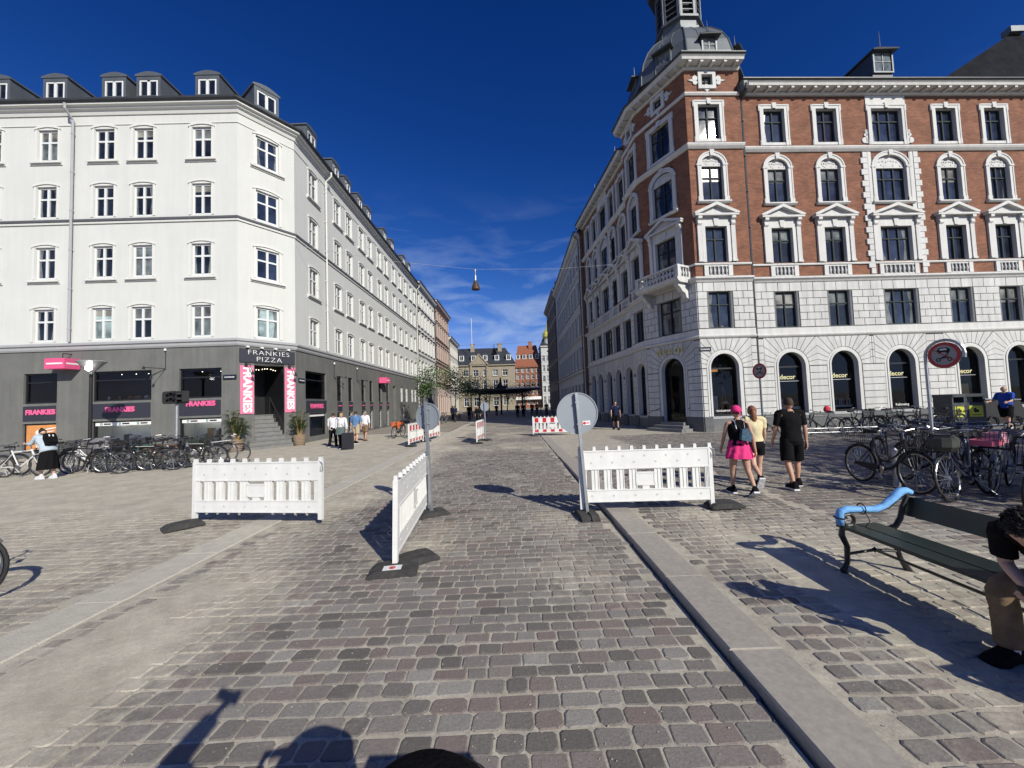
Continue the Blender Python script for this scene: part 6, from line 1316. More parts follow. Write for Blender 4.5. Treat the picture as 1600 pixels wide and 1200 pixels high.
def make_bike(kind='city', basket=False, rack=True, rbasket=False, light=True):
    """local: front towards +x, wheels on z=0"""
    root = empty('bicycle'); fx, rx = .56, -.52; paint = BP_
    for x in (fx, rx):
        w = put(WM[0], 'wheel', root, (x, 0, WR)); put(WM[1], 'rim', w); put(WM[2], 'spokes', w)
    bb = (-.06, 0, .28); ht = (.34, 0, .86); hb = (.40, 0, .64); st = (-.24, 0, .84); rxx = (rx, 0, WR)
    f = MB(paint)
    if kind == 'city':
        f.path([hb, (.30, 0, .50), (.14, 0, .36), bb], [.026, .026, .028, .026], 8); f.path([(.365, 0, .76), (.2, 0, .56), (.0, 0, .44), (-.13, 0, .48)], .017, 7)
    else:
        f.path([hb, bb], .022, 8); f.path([(.35, 0, .82), (-.215, 0, .78)], .020, 8)
    f.path([bb, st], .019, 8); f.path([ht, hb], .024, 8)
    for s_ in (-1, 1): f.path([bb, (rx, s_*.06, WR)], .010, 6); f.path([(-.205, s_*.01, .74), (rx, s_*.06, WR)], .008, 6)
    f.build('frame', root)
    k = MB(paint); k.path([hb, (.43, 0, .62)], .02, 6)
    for s_ in (-1, 1): k.path([(.42, s_*.035, .62), (.455, s_*.045, .55), (fx, s_*.05, WR)], [.014, .012, .008], 6)
    k.build('fork', root)
    h = MB(chrome); h.path([ht, (.315, 0, 1.0)], .014, 6)
    if kind == 'city': h.path([(.14, -.29, 1.02), (.24, -.27, 1.05), (.36, -.15, 1.05), (.36, 0, 1.01), (.36, .15, 1.05), (.24, .27, 1.05), (.14, .29, 1.02)], .011, 6)
    elif kind == 'race': h.path([(.34, -.2, .86), (.46, -.21, .9), (.48, -.21, .98), (.36, -.2, 1.0), (.34, 0, 1.0), (.36, .2, 1.0), (.48, .21, .98), (.46, .21, .9), (.34, .2, .86)], .012, 6)
    else: h.path([(.27, -.31, 1.0), (.33, -.2, 1.01), (.35, 0, 1.0), (.33, .2, 1.01), (.27, .31, 1.0)], .011, 6)
    for s_ in (-1, 1):
        if kind != 'race': h.path([(.10 if kind == 'city' else .24, s_*.295, 1.015), (.2 if kind == 'city' else .28, s_*.28, 1.03)], .017, 6, black)
        h.path([(.33, s_*.17, 1.03), (.40, s_*.18, .99), (.34, s_*.26, .985)], .005, 4)
    h.path([(.37, .1, 1.0), (.47, .04, .9), (.44, 0, .7)], .004, 4, black); h.build('handlebar', root)
    s = MB(black); s.path([st, (-.265, 0, .93)], .013, 6, chrome); s.prismz([(-.12, -.02), (-.12, .02), (-.22, .05), (-.34, .09), (-.39, .07), (-.40, 0), (-.39, -.07), (-.34, -.09), (-.22, -.05)], .925, .985, top=.86); s.build('saddle', root)
    c = MB(black); c.M = Matrix.Translation((bb[0], -.05, bb[2])); c.ring((0, 0), .03, .09, -.006, .006, 16, chrome); c.M = Matrix()
    if kind == 'city': c.prism([(-.06, .20), (-.06, .37), (rx-.02, .37), (rx-.06, .31), (-.3, .27)], -.075, -.045)
    else: c.path([(-.06, -.05, .37), (rx, -.05, .37)], .006, 4); c.path([(-.06, -.05, .19), (rx, -.05, .29)], .006, 4)
    c.build('chain_guard' if kind == 'city' else 'chain', root)
    p = MB(galv); p.path([bb, (-.06, -.1, .28), (.04, -.10, .15), (.05, -.2, .14)], .009, 5); p.path([bb, (-.06, .1, .28), (-.16, .10, .41), (-.17, .2, .42)], .009, 5); p.box(0, -.21, .125, .10, -.12, .15, black); p.box(-.22, .12, .405, -.12, .21, .43, black); p.build('pedals', root)
    if kind != 'race':
        for x, a0, a1 in ((fx, 40, 175), (rx, 10, 165)):
            m = MB(paint if x > 0 else black); pts = [(x+(WR+.03)*math.cos(R(t)), 0, WR+(WR+.03)*math.sin(R(t))) for t in range(a0, a1+1, 15)]; m.path(pts, .022, 6, flat=.5); m.build('mudguard', root)
        if light: l = MB(chrome); l.lathe([(.02, -.03), (.035, 0), (.03, .03)], (.46, 0, .86), 8); l.build('lamp', root)
    if rack:
        r = MB(black)
        for s_ in (-1, 1): r.path([(-.28, s_*.05, .70), (-.34, s_*.06, .72), (-.76, s_*.06, .72)], .007, 5); r.path([(rx, s_*.07, WR), (-.66, s_*.06, .72)], .006, 5)
        for x in (-.42, -.54, -.66, -.76): r.path([(x, -.06, .72), (x, .06, .72)], .006, 4)
        r.build('rear_rack', root)
    def wire(x0, x1, z0, z1, w, nm, mt=black):
        b = MB(mt)
        for z, e in ((z0, .03), ((z0+z1)/2, .015), (z1, 0)): b.path([(x0+e, -w+e, z), (x1-e, -w+e, z), (x1-e, w-e, z), (x0+e, w-e, z)], .006 if e == 0 else .003, 4, closed=True)
        for i in range(9):
            t = i/8
            for y in (-1, 1): b.path([(x0+.03+(x1-x0-.06)*t, y*(w-.03), z0), (x0+(x1-x0)*t, y*w, z1)], .003, 3)
            for xx, xe in ((x0, .03), (x1, -.03)): b.path([(xx+xe, (-w+.03)+(2*w-.06)*t, z0), (xx, -w+2*w*t, z1)], .003, 3)
            b.path([(x0+.03+(x1-x0-.06)*t, -w+.03, z0), (x0+.03+(x1-x0-.06)*t, w-.03, z0)], .003, 3)
        b.build(nm, root)
    if basket: wire(.42, .74, .74, 1.0, .19, 'front_basket')
    if rbasket: wire(-.78, -.40, .73, .98, .17, 'rear_basket')
    d = MB(galv); d.path([(-.12, .03, .27), (-.20, .20, .02), (-.24, .21, .01)], .009, 5); d.build('kickstand', root)
    return root
BP_ = pm('bike_paint_black', (.018, .018, .02), .35, .1)
PA = {'black': BP_, 'grey': pm('bike_grey', (.16, .17, .18), .35, .3), 'white': pm('bike_white', (.70, .70, .68), .35), 'green': pm('bike_green', (.03, .10, .07), .35), 'blue': pm('bike_blue', (.03, .07, .18), .35), 'red': pm('bike_red', (.35, .02, .02), .35), 'navy': pm('bike_navy', (.02, .025, .05), .35), 'silver': pm('bike_silver', (.45, .46, .48), .3, .7), 'brown': pm('bike_brown', (.10, .05, .03), .4)}
proto = {}
def bike(kind, opt, x, y, ang, col, label, group, z=0, lean=6, hb=0):
    k_ = (kind, opt)
    args = dict(basket='b' in opt, rack='n' not in opt, rbasket='r' in opt)
    if k_ not in proto: proto[k_] = make_bike(kind, **args); o = proto[k_]; used = True
    else: o = copy_tree(proto[k_]); used = False
    if col != 'black':
        for ch in o.children:
            recol_slot(ch, 'bike_paint_black', PA[col])
    else:
        for ch in o.children: recol_slot(ch, 'bike_paint_black', PA['black'])
    o.rotation_mode = 'QUATERNION'; o.rotation_quaternion = (Matrix.Rotation(ang, 4, 'Z') @ Matrix.Rotation(R(-lean), 4, 'X')).to_quaternion(); o.location = (x, y, z)
    tag(o, label, 'bicycle', group); return o
GR, GL, GW, GF = 'bicycles parked behind the bench', 'bicycles parked before the grey shop wall', 'bicycles parked before the brick building', 'bicycles parked down the left side'
ZR = .07
b1 = bike('city', 'br', 6.62, 6.98, R(-92), 'black', 'black step-through bicycle with rear wire basket, nearest the walking man', GR, ZR, 4)
bike('city', 'b', 7.35, 7.05, R(-108), 'black', 'black bicycle with front wire basket right behind the first step-through bicycle', GR, ZR, 5)
b3 = bike('city', 'b', 7.15, 6.12, R(-160), 'navy', 'dark bicycle with a full front basket, its big front wheel right of the bollard', GR, ZR, -6)
bike('trad', '', 7.55, 5.55, R(-158), 'black', 'black bicycle nearest the bench at the right edge', GR, ZR, 6)
bike('trad', 'b', 8.1, 6.5, R(-150), 'grey', 'grey bicycle with basket behind the one with the pink bag', GR, ZR, 5)
bike('trad', '', 8.35, 7.35, R(-125), 'black', 'black diamond frame bicycle with a high saddle left of the pink bag', GR, ZR, 6)
bike('city', 'r', 9.1, 6.9, R(-140), 'navy', 'navy bicycle with a rear basket at the right edge of the rack', GR, ZR, 5)
bike('trad', 'b', 9.3, 7.9, R(-130), 'silver', 'silver bicycle at the back of the rack', GR, ZR, -5)
bike('trad', '', 8.9, 8.6, R(-118), 'black', 'black bicycle at the back left of the rack behind the bench', GR, ZR, 6)
bike('city', 'b', 9.7, 8.9, R(-125), 'black', 'black basket bicycle in the back row behind the bench', GR, ZR, -5)
bike('trad', 'r', 8.0, 5.9, R(-150), 'black', 'black bicycle with rear basket beside the one with the pink bag', GR, ZR, 7)
bike('city', '', 8.7, 6.15, R(-145), 'black', 'black step-through bicycle at the right edge of the near row', GR, ZR, -4)
bike('trad', '', 7.7, 8.0, R(-112), 'black', 'black bicycle behind the second step-through bicycle', GR, ZR, 5)
bike('city', '', 10.2, 7.6, R(-135), 'black', 'plain black bicycle furthest right behind the bench', GR, ZR, 5)
# pink bag lying on the third bicycle
q = MB(pm('pink_bag', (.62, .13, .22), .6, var=.1)); M_ = Matrix.Translation((7.42, 6.2, 0)) @ Matrix.Rotation(R(-160), 4, 'Z'); q.M = M_; q.prism([(-.40, .84), (-.02, .84), (.0, .93), (-.38, .95)], -.13, .13); q.prism([(-.66, .86), (-.46, .86), (-.44, 1.02), (-.64, 1.04)], -.1, .1, pm('pale_pink_bag', (.75, .35, .42), .6)); tag(q.build('saddle_bag'), 'pink and pale pink bags lying on a parked bicycle behind the bench', 'bag')
q = MB(pm('dark_basket_bag', (.05, .055, .045), .8, var=.3)); q.M = Matrix.Translation((6.55, 5.92, 0)); q.lathe([(.10, .82), (.17, .9), (.17, 1.02), (.1, 1.08)], (0, 0, 0), 10); tag(q.build('shopping_bag'), 'dark bag stuffed in the front basket of the bicycle right of the bollard', 'bag')
bike('trad', 'n', 11.1, 16.6, R(178), 'black', 'black bicycle partly behind the farther no-vehicles sign', GW, 0, 6)
rb_b = bike('trad', '', 12.9, 16.2, R(175), 'black', 'black bicycle with a red seat cover left of the rack', GW, 0, 6)
q = MB(pm('red_cover', (.5, .03, .04), .7)); q.M = Matrix.Translation((13.17, 16.2, 0)); q.lathe([(.1, .95), (.13, 1.0), (.12, 1.12), (.05, 1.2)], (0, 0, 0), 10, ax=(1, .8)); tag(q.build('seat_cover'), 'small red bundle sitting on a bicycle saddle before the shop', 'bag')
xx = 14.1
for i, (kd, op, co, tx) in enumerate((('city', '', 'black', 'black step-through bicycle under the second large arched window'), ('trad', '', 'grey', 'grey bicycle parked second from the red bundle'), ('city', 'b', 'black', 'black bicycle with front basket in the middle of the shop row'), ('trad', '', 'green', 'dark green bicycle tangled in the middle of the shop row'), ('trad', 'b', 'navy', 'navy bicycle with basket before the third large arched window'), ('city', '', 'brown', 'brown bicycle left of the big round sign pole'), ('trad', '', 'black', 'black bicycle just left of the recycling bins'))):
    bike(kd, op, xx, 16.0 + (.25 if i % 2 else 0), R(180 if i % 3 else 12), co, tx, GW, 0, 6 if i % 2 else -6); xx += .62 if i < 5 else .8
LBK = [(-16.9, 12.7, 10, 'trad', '', 'black', 'black bicycle at the left edge of the row'), (-15.7, 12.35, 5, 'trad', 'n', 'white', 'white framed bicycle half hidden by the stooping woman'), (-14.15, 13.0, 185, 'city', 'b', 'white', 'white bicycle with a grey covered basket right of the stooping woman'), (-13.75, 13.3, 172, 'trad', 'r', 'black', 'black bicycle with rear basket beside the white one'), (-13.2, 12.9, 190, 'city', '', 'grey', 'grey step-through bicycle third right of the woman'),
       (-12.75, 12.75, 200, 'race', 'n', 'navy', 'navy racing bicycle under the wide window'), (-12.2, 13.1, 205, 'trad', '', 'green', 'dark green bicycle leaning by the wide window'), (-12.0, 12.6, 215, 'trad', 'b', 'black', 'black bicycle with front basket in the thick of the left row'), (-11.5, 12.9, 200, 'trad', 'n', 'brown', 'brown bicycle with a big bare wheel left of the traffic light pole'),
       (-11.55, 13.4, 195, 'city', '', 'silver', 'silver bicycle next to the traffic light pole'), (-10.65, 12.95, 212, 'trad', 'n', 'black', 'black mountain bicycle second from the right end of the left row'), (-10.35, 13.6, 32, 'race', 'n', 'grey', 'grey bicycle at the right end of the left row'), (-15.0, 13.6, 180, 'trad', 'b', 'black', 'black bicycle behind the stooping woman'), (-16.2, 13.7, 170, 'city', '', 'black', 'black bicycle behind the left edge of the row'), (-14.5, 13.9, 175, 'city', 'b', 'black', 'black basket bicycle in the back of the left row under the poster'), (-13.4, 14.0, 185, 'trad', '', 'black', 'black bicycle in the back of the left row near the lamp post'), (-12.6, 13.9, 178, 'city', 'r', 'black', 'black bicycle in the back of the left row under the header strip'), (-12.4, 13.4, 195, 'trad', 'b', 'black', 'black basket bicycle in the middle of the left row'), (-11.0, 14.1, 190, 'trad', '', 'black', 'black bicycle behind the traffic light pole'), (-13.9, 12.6, 182, 'trad', '', 'black', 'black bicycle right in front of the grey rain cover')]
for x, y, a, kd, op, co, tx in LBK: bike(kd, op, x, y, R(a), co, tx, GL, .02, 6 if a > 100 else -5)
q = MB(pm('grey_rain_cover', (.17, .165, .17), .7, var=.15)); q.M = Matrix.Translation((-14.0, 13.05, 0)); q.lathe([(.16, .52), (.28, .56), (.3, .75), (.26, 1.0), (.10, 1.12)], (0, 0, 0), 10, ax=(1.15, .7)); tag(q.build('rain_cover'), 'bulky grey rain cover over a bicycle right of the stooping woman', 'rain cover')
bike('city', '', -6.75, 22.6, R(-100), 'black', 'black bicycle with an orange crate beside the red bicycle', GF, .02, 5)
q = MB(pm('orange_crate', (.55, .12, .03), .6)); q.M = Matrix.Translation((-6.9, 23.0, .0)); q.prism([(-.25, .55), (.2, .55), (.3, .95), (-.35, .9)], -.22, .22); tag(q.build('crate'), 'orange child seat crate on a bicycle left of the far barriers', 'crate')
bike('trad', '', -6.0, 22.3, R(-80), 'red', 'red bicycle behind the far left barriers', GF, .02, 5); bike('trad', 'b', -5.6, 22.9, R(-95), 'black', 'dark bicycle nearest the far left barriers', GF, .02, 5); bike('city', '', -5.2, 23.6, R(-85), 'grey', 'grey bicycle behind the far left barriers', GF, .02, 5)
bike('trad', 'n', -9.75, 21.3, R(-85), 'white', 'white framed bicycle against the wall behind the suitcase group', GF, .02, 5)
bike('trad', '', -2.9, 31.5, R(-85), 'black', 'black bicycle standing alone further up the left of the road', GF, .0, 5)
bike('trad', 'n', -5.98, 3.62, R(20), 'grey', 'grey bicycle at the left edge of which only the front wheel shows', None, .02, 4)
for i, (x, y, a) in enumerate(((-6.9, 38.5, 80), (-6.0, 40.2, 95), (-7.6, 43.0, 70), (-6.6, 47.5, 85), (-3.6, 52.5, 100), (3.0, 49.0, 80), (3.9, 53.0, 95), (4.6, 45.0, 85), (4.9, 46.2, 92), (-8.4, 40.5, 75))):
    bike(('trad', 'city')[i % 2], '', x, y, R(a), ('black', 'navy', 'grey')[i % 3], 'small dark distant bicycle ' + ('left of the road, nearest of those by the young trees', 'left of the road, second nearest by the young trees', 'farther left by the young trees, behind the slim one', 'just before the left canopy column', 'beside the middle canopy column', 'before the right end of the canopy, leftmost there', 'closest to the canopy on the right side', 'nearer of a pair at the far right facades', 'farther of a pair at the far right facades', 'closest to the white ornate townhouse')[i], 'distant bicycles', 0, 5)
# ---------------------------------------------------------------- people
def skinmesh(name, chains, mat, smooth=True, sub=2):
    """chains: list of [(co, radius), ...]; joined where coordinates coincide -> one skinned surface"""
    vs = []; rad = []; idx = {}; ed = []
    def vid(c, r):
        k = tuple(round(x, 4) for x in c)
        if k not in idx: idx[k] = len(vs); vs.append(tuple(c)); rad.append(r if isinstance(r, tuple) else (r, r))
        return idx[k]
    for ch in chains:
        ids = [vid(c, r) for c, r in ch]
        for a, b in zip(ids, ids[1:]):
            if a != b: ed.append((a, b))
    me = bpy.data.meshes.new('sk'); me.from_pydata(vs, ed, []); o = bpy.data.objects.new('sk', me); COL.link(o)
    md = o.modifiers.new('s', 'SKIN'); md.use_smooth_shade = True; md.branch_smoothing = .3
    for i, v in enumerate(me.skin_vertices[0].data): v.radius = rad[i]; v.use_root = (i == 0)
    ss = o.modifiers.new('u', 'SUBSURF'); ss.levels = sub; ss.render_levels = sub
    dg = bpy.context.evaluated_depsgraph_get(); dg.update(); m2 = bpy.data.meshes.new_from_object(o.evaluated_get(dg)); COL.unlink(o); bpy.data.objects.remove(o)
    m2.name = name; m2.materials.clear(); m2.materials.append(mat); m2.polygons.foreach_set('use_smooth', [smooth]*len(m2.polygons)); return m2
def loft(mb, secs, n=18, sub=4, mat=None, rag=0.0, seed=0):
    """smooth tube through (centre, rx, ry) sections; rx lies along body x"""
    S = [(Vector(c), rx, ry) for c, rx, ry in secs]; P = [S[0]] + S + [S[-1]]; out = []; rg = random.Random(seed)
    for i in range(1, len(P)-2):
        a, b, c, d = P[i-1], P[i], P[i+1], P[i+2]
        for j in range(sub):
            t = j/sub; h = lambda p, q, r, s: .5*((2*q)+(r-p)*t+(2*p-5*q+4*r-s)*t*t+(3*q-p-3*r+s)*t*t*t)
            out.append((h(a[0], b[0], c[0], d[0]), h(a[1], b[1], c[1], d[1]), h(a[2], b[2], c[2], d[2])))
    out.append(S[-1]); V = []; X = Vector((1, 0, 0)); prev = None
    for i, (c, rx, ry) in enumerate(out):
        d = (out[min(i+1, len(out)-1)][0] - out[max(i-1, 0)][0]).normalized(); y = d.cross(X); y = y.normalized() if y.length > .15 else (prev or d.cross(Vector((0, .3, 1))).normalized()); x = y.cross(d).normalized(); prev = y
        for k in range(n):
            a = 2*math.pi*k/n; w = 1 + .035*math.sin(3*a + i*.55 + seed) + .02*math.sin(7*a - i*.8); V.append(c + x*math.cos(a)*rx*w + y*math.sin(a)*ry*w)
    N = len(out); mb.add(V, [(i*n+k, i*n+(k+1) % n, (i+1)*n+(k+1) % n, (i+1)*n+k) for i in range(N-1) for k in range(n)] + [tuple(range(n-1, -1, -1)), tuple((N-1)*n+k for k in range(n))], mat)
def head_geo(c, r, fwd, up, seed=0):
    """head surface with brow, nose, chin and ears (r = half width)"""
    c = Vector(c); f = Vector(fwd).normalized(); u = Vector(up).normalized(); s = f.cross(u).normalized(); u = s.cross(f)
    V = []; F = []; nu, nv = 20, 14
    for j in range(nv+1):
        ph = math.pi*j/nv - math.pi/2
        for i in range(nu):
            th = 2*math.pi*i/nu; x, y, z = math.cos(ph)*math.sin(th), math.cos(ph)*math.cos(th), math.sin(ph)
            w = r*(1.0 - .20*max(0, -z)**1.2); d = r*1.22; px, py, pz = x*w, y*d*(1-.12*max(0, -z)), z*r*1.48
            if y > .55:
                g = math.exp(-(x/.22)**2); py += r*.30*g*math.exp(-((z+.12)/.16)**2); py -= r*.07*math.exp(-((abs(x)-.34)/.14)**2)*math.exp(-((z-.08)/.12)**2); py += r*.10*g*math.exp(-((z+.45)/.07)**2); py += r*.12*g*math.exp(-((z+.80)/.15)**2); py += r*.04*math.exp(-((z-.25)/.1)**2)
            V.append(c + s*px + f*py + u*pz)
    for j in range(nv):
        for i in range(nu): F.append((j*nu+i, j*nu+(i+1) % nu, (j+1)*nu+(i+1) % nu, (j+1)*nu+i))
    for sd in (-1, 1):
        b = len(V); e = c + s*sd*r*.98 - f*r*.08 - u*r*.08
        for j in range(5):
            for i in range(8):
                t = 2*math.pi*i/8; q_ = math.pi*j/4; V.append(e + (f*math.cos(t)*r*.18 + u*math.sin(t)*r*.34)*math.sin(q_) + s*sd*r*.12*math.cos(q_))
        for j in range(4):
            for i in range(8): F.append((b+j*8+i, b+j*8+(i+1) % 8, b+(j+1)*8+(i+1) % 8, b+(j+1)*8+i))
    return V, F
def hair_geo(c, r, fwd, up, kind, mat, parent, seed=1):
    c = Vector(c); f = Vector(fwd).normalized(); u = Vector(up).normalized(); s = f.cross(u).normalized(); u = s.cross(f); mb = MB(mat); rg = random.Random(seed)
    nu, nv = 22, 10; V = []; F = []
    low = {'short': -.25, 'bun': -.35, 'long': -.5, 'curly': -.3}.get(kind, -.3)
    for j in range(nv+1):
        for i in range(nu):
            th = 2*math.pi*i/nu; y = math.cos(th); zb = low if y < .3 else low + (y-.3)/.7*(.55-low)
            z = 1 - (1-zb)*j/nv; ph = math.asin(max(-1, min(1, z))); k = 1.04 + (.10 if kind == 'curly' else .03)*rg.uniform(-.6, 1)
            V.append(c + s*math.cos(ph)*math.sin(th)*r*k*1.03 + f*math.cos(ph)*y*r*1.24*k - f*r*.03 + u*z*r*1.48*k)
    for j in range(nv):
        for i in range(nu): F.append((j*nu+i, (j+1)*nu+i, (j+1)*nu+(i+1) % nu, j*nu+(i+1) % nu))
    mb.add(V, F)
    if kind == 'curly':
        for i in range(900):
            d = Vector((rg.gauss(0, 1), rg.gauss(0, 1), rg.gauss(.3, 1))).normalized()
            if d.dot(f) > .55 and d.dot(u) < .5 or d.dot(u) < -.4: continue
            e_ = rg.uniform(.92, 1.10); p = c + s*d.dot(s)*r*1.1*e_ + f*d.dot(f)*r*1.25*e_ + u*d.dot(u)*r*1.5*e_; a = d.cross(Vector((rg.random(), rg.random(), rg.random()))).normalized(); b = d.cross(a); q_ = rg.uniform(.007, .013)
            mb.path([p+(a*math.cos(t)+b*math.sin(t))*q_+d*(t*.004) for t in (0, 1.5, 3.0, 4.5)], .0032, 3)
    if kind in ('long', 'ponytail'):
        mb.path([c-f*r*1.0+u*r*.6, c-f*r*1.35-u*r*.2, c-f*r*1.4-u*r*1.6, c-f*r*1.35-u*r*3.0, c-f*r*1.3-u*r*3.9], [r*.5, r*.62, r*.58, r*.45, r*.12], 10, flat=.55)
    if kind == 'bun': mb.path([c+u*r*1.2-f*r*.5, c+u*r*1.6-f*r*.75, c+u*r*1.75-f*r*.8], [r*.35, r*.45, r*.15], 8)
    return mb.build('hair', parent, smooth=True)
def person(label, loc, H, face, skin=None, top=None, legs=None, shoes=None, hair=('short', None), lthigh=(0, 0), lshin=(0, 0), arms=None, lean=0, group=None, skirt=None, sleeves=.55, pants='short', headpitch=0, extras=None, sit=None, fem=False, z=0, wide=1.0, spread=0):
    """face: heading angle; body frame: +y forward. thigh angles (L,R) forward deg, shin bend back deg, arms [(fwd,out,bend)]*2"""
    root = empty('person', (loc[0], loc[1], z), face - math.pi/2, label=label, cat='person', group=group)
    k = H; sk = skin or skin_a; W_ = wide
    hipz = .525*k - (0 if not sit else sit[0]); P0 = Vector((0, 0, hipz)); sh = (.125 if fem else .14)*k
    lf = math.radians(lean); up = Vector((0, math.sin(lf), math.cos(lf))); fo = Vector((0, math.cos(lf), -math.sin(lf)))
    waist = P0 + up*.10*k; chest = P0 + up*.21*k; neckb = P0 + up*.305*k; neckt = P0 + up*.345*k
    body = [[(P0, (.085*k*W_, .065*k)), (waist, (.072*k*W_, .055*k)), (chest, (.088*k*W_, .062*k)), (neckb, (.045*k, .042*k)), (neckt, (.034*k, .034*k))]]
    legj = []
    for i, sd in enumerate((-1, 1)):
        a = math.radians(lthigh[i]); b = a - math.radians(lshin[i]); hip = P0 + Vector((sd*.052*k, 0, -.02*k)); knee = hip + Vector((sd*(.02+math.sin(R(spread))), math.sin(a)*math.cos(R(spread)), -math.cos(a)))*.245*k; ank = knee + Vector((0, math.sin(b), -math.cos(b)))*.222*k
        toe = ank + Vector((sd*.012*k, math.cos(b*.5)*.5, -.15 + math.sin(b)*.6 if b < 0 else -.12)).normalized()*.11*k
        legj.append((hip, knee, ank, toe, b)); cal = knee.lerp(ank, .3) + Vector((0, -math.cos(b)*.008*k, 0))
        body.append([(P0, (.085*k*W_, .065*k)), (hip, .056*k*W_), (hip.lerp(knee, .45), .048*k*W_), (knee, .032*k), (cal, .031*k), (ank, .019*k), (toe, .018*k)])
    armj = []
    arms = arms or [(8, 6, 12), (-8, 6, 12)]
    for i, sd in enumerate((-1, 1)):
        S = neckb - up*.02*k + Vector((sd*sh*.86, 0, 0))
        if isinstance(arms[i], dict): E_, Hn = Vector(arms[i]['e']), Vector(arms[i]['h'])
        else:
            fw, out, bd = [math.radians(x) for x in arms[i]]; E_ = S + Vector((sd*math.sin(out), math.sin(fw), -math.cos(fw)*math.cos(out))).normalized()*.17*k; Hn = E_ + Vector((sd*math.sin(out)*.4, math.sin(fw+bd), -math.cos(fw+bd))).normalized()*.15*k
        d = (Hn-E_).normalized(); palm = Hn + d*.035*k; armj.append((S, E_, Hn, d))
        body.append([(chest, (.088*k*W_, .062*k)), (S, .028*k), (S.lerp(E_, .5), .024*k), (E_, .021*k), (E_.lerp(Hn, .35), .021*k), (Hn, .0135*k), (palm, (.020*k, .011*k))])
        inw = Vector((-sd, 0, 0)); cr_ = d.cross(inw).normalized(); curl = (inw - d*inw.dot(d)).normalized()
        for j, (off, ln) in enumerate(((-.0155, .040), (-.005, .046), (.0055, .043), (.0155, .034))):
            b0 = palm + d*.012*k + cr_*off*k; b1 = b0 + (d*.9+curl*.35).normalized()*ln*.55*k; b2 = b1 + (d*.5+curl*.8).normalized()*ln*.45*k
            body.append([(palm, (.020*k, .011*k)), (b0, .0065*k), (b1, .0055*k), (b2, .0048*k)])
        t0 = Hn + d*.018*k - cr_*.016*k; t1 = t0 + (d*.7-cr_*.5+curl*.4).normalized()*.024*k; body.append([(Hn, .0135*k), (t0, .008*k), (t1, .0065*k), (t1+(d*.9+curl*.4).normalized()*.016*k, .0055*k)])
    me = skinmesh('body', body, sk)
    hp = math.radians(headpitch); hu = (up*math.cos(hp) + fo*math.sin(hp)); hf = (fo*math.cos(hp) - up*math.sin(hp)); r = .0455*k; hc = neckt + hu*.052*k + hf*.012*k
    V, F = head_geo(hc, r, hf, hu)
    nv = len(me.vertices); vs = [tuple(v.co) for v in me.vertices] + [tuple(v) for v in V]; fs = [tuple(p.vertices) for p in me.polygons] + [tuple(i+nv for i in f_) for f_ in F]
    m3 = bpy.data.meshes.new('body'); m3.from_pydata(vs, [], fs); m3.materials.append(sk); m3.polygons.foreach_set('use_smooth', [True]*len(m3.polygons)); put(m3, 'body', root)
    if hair: hair_geo(hc, r, hf, hu, hair[0], hair[1], root)
    g = .010*k
    if top:
        q = MB(top[0]); lo = P0 + up*(-.03*k if not top[1:] else top[1]*k)
        loft(q, [(lo, .092*k*W_+g, .074*k*W_+g), (waist, .080*k*W_+g, .064*k*W_+g), (chest, .098*k*W_+g, .070*k+g), (chest.lerp(neckb, .6), .100*k*W_+g*.4, .058*k+g*.5), (chest.lerp(neckb, .86), .082*k*W_, .050*k), (neckb-up*.004*k, .052*k, .044*k), (neckb+up*.010*k, .040*k, .040*k)], 22, 5, seed=int(H*100) % 7)
        for si, (S, E_, Hn, d) in enumerate(armj):
            inn = S.lerp(neckb, .72)
            if sleeves > 0:
                f1 = min(1, sleeves); cc = [(inn, .040*k, .040*k), (S.lerp(neckb, .35)+up*.004*k, .042*k, .042*k), (S+up*.001*k, .039*k, .040*k), (S.lerp(E_, f1*.5), .030*k+g*.5, .030*k+g*.5), (S.lerp(E_, f1), .028*k+g*.6, .028*k+g*.6)]
                if sleeves > 1: cc += [(E_.lerp(Hn, (sleeves-1)*.5), .026*k+g*.6, .026*k+g*.6), (E_.lerp(Hn, sleeves-1), .022*k+g*.5, .022*k+g*.5)]
                loft(q, cc, 14, 3, seed=si+2)
        q.build('shirt', root, smooth=True)
    if legs and not skirt:
        q = MB(legs); loft(q, [(P0+up*.075*k, .076*k*W_+g, .060*k*W_+g), (P0+up*.03*k, .088*k*W_+g, .068*k*W_+g), (P0-Vector((0, 0, .03*k)), .094*k*W_+g, .072*k*W_+g), (P0-Vector((0, 0, .06*k)), .075*k*W_+g, .06*k*W_+g)], 22, 4)
        for si, (hip, knee, ank, toe, b) in enumerate(legj):
            cc = [(hip+Vector((0, 0, .03*k)), .045*k*W_+g, .058*k*W_+g), (hip.lerp(knee, .12), .050*k*W_+g, .058*k*W_+g)]
            if pants == 'short': cc += [(hip.lerp(knee, .5), .050*k*W_+g, .054*k*W_+g), (hip.lerp(knee, .86), .050*k*W_+g, .052*k*W_+g)]
            elif pants == 'hot': cc += [(hip.lerp(knee, .25), .050*k*W_+g, .055*k*W_+g), (hip.lerp(knee, .42), .050*k*W_+g, .053*k*W_+g)]
            else: cc += [(hip.lerp(knee, .5), .042*k*W_+g, .046*k*W_+g), (knee, .031*k+g, .035*k+g), (knee.lerp(ank, .35), .028*k+g, .033*k+g), (knee.lerp(ank, .6), .029*k+g, .031*k+g), (knee.lerp(ank, .9), .029*k+g, .033*k+g)]
            loft(q, cc, 16, 4, seed=si+5)
        q.build('trousers', root, smooth=True)
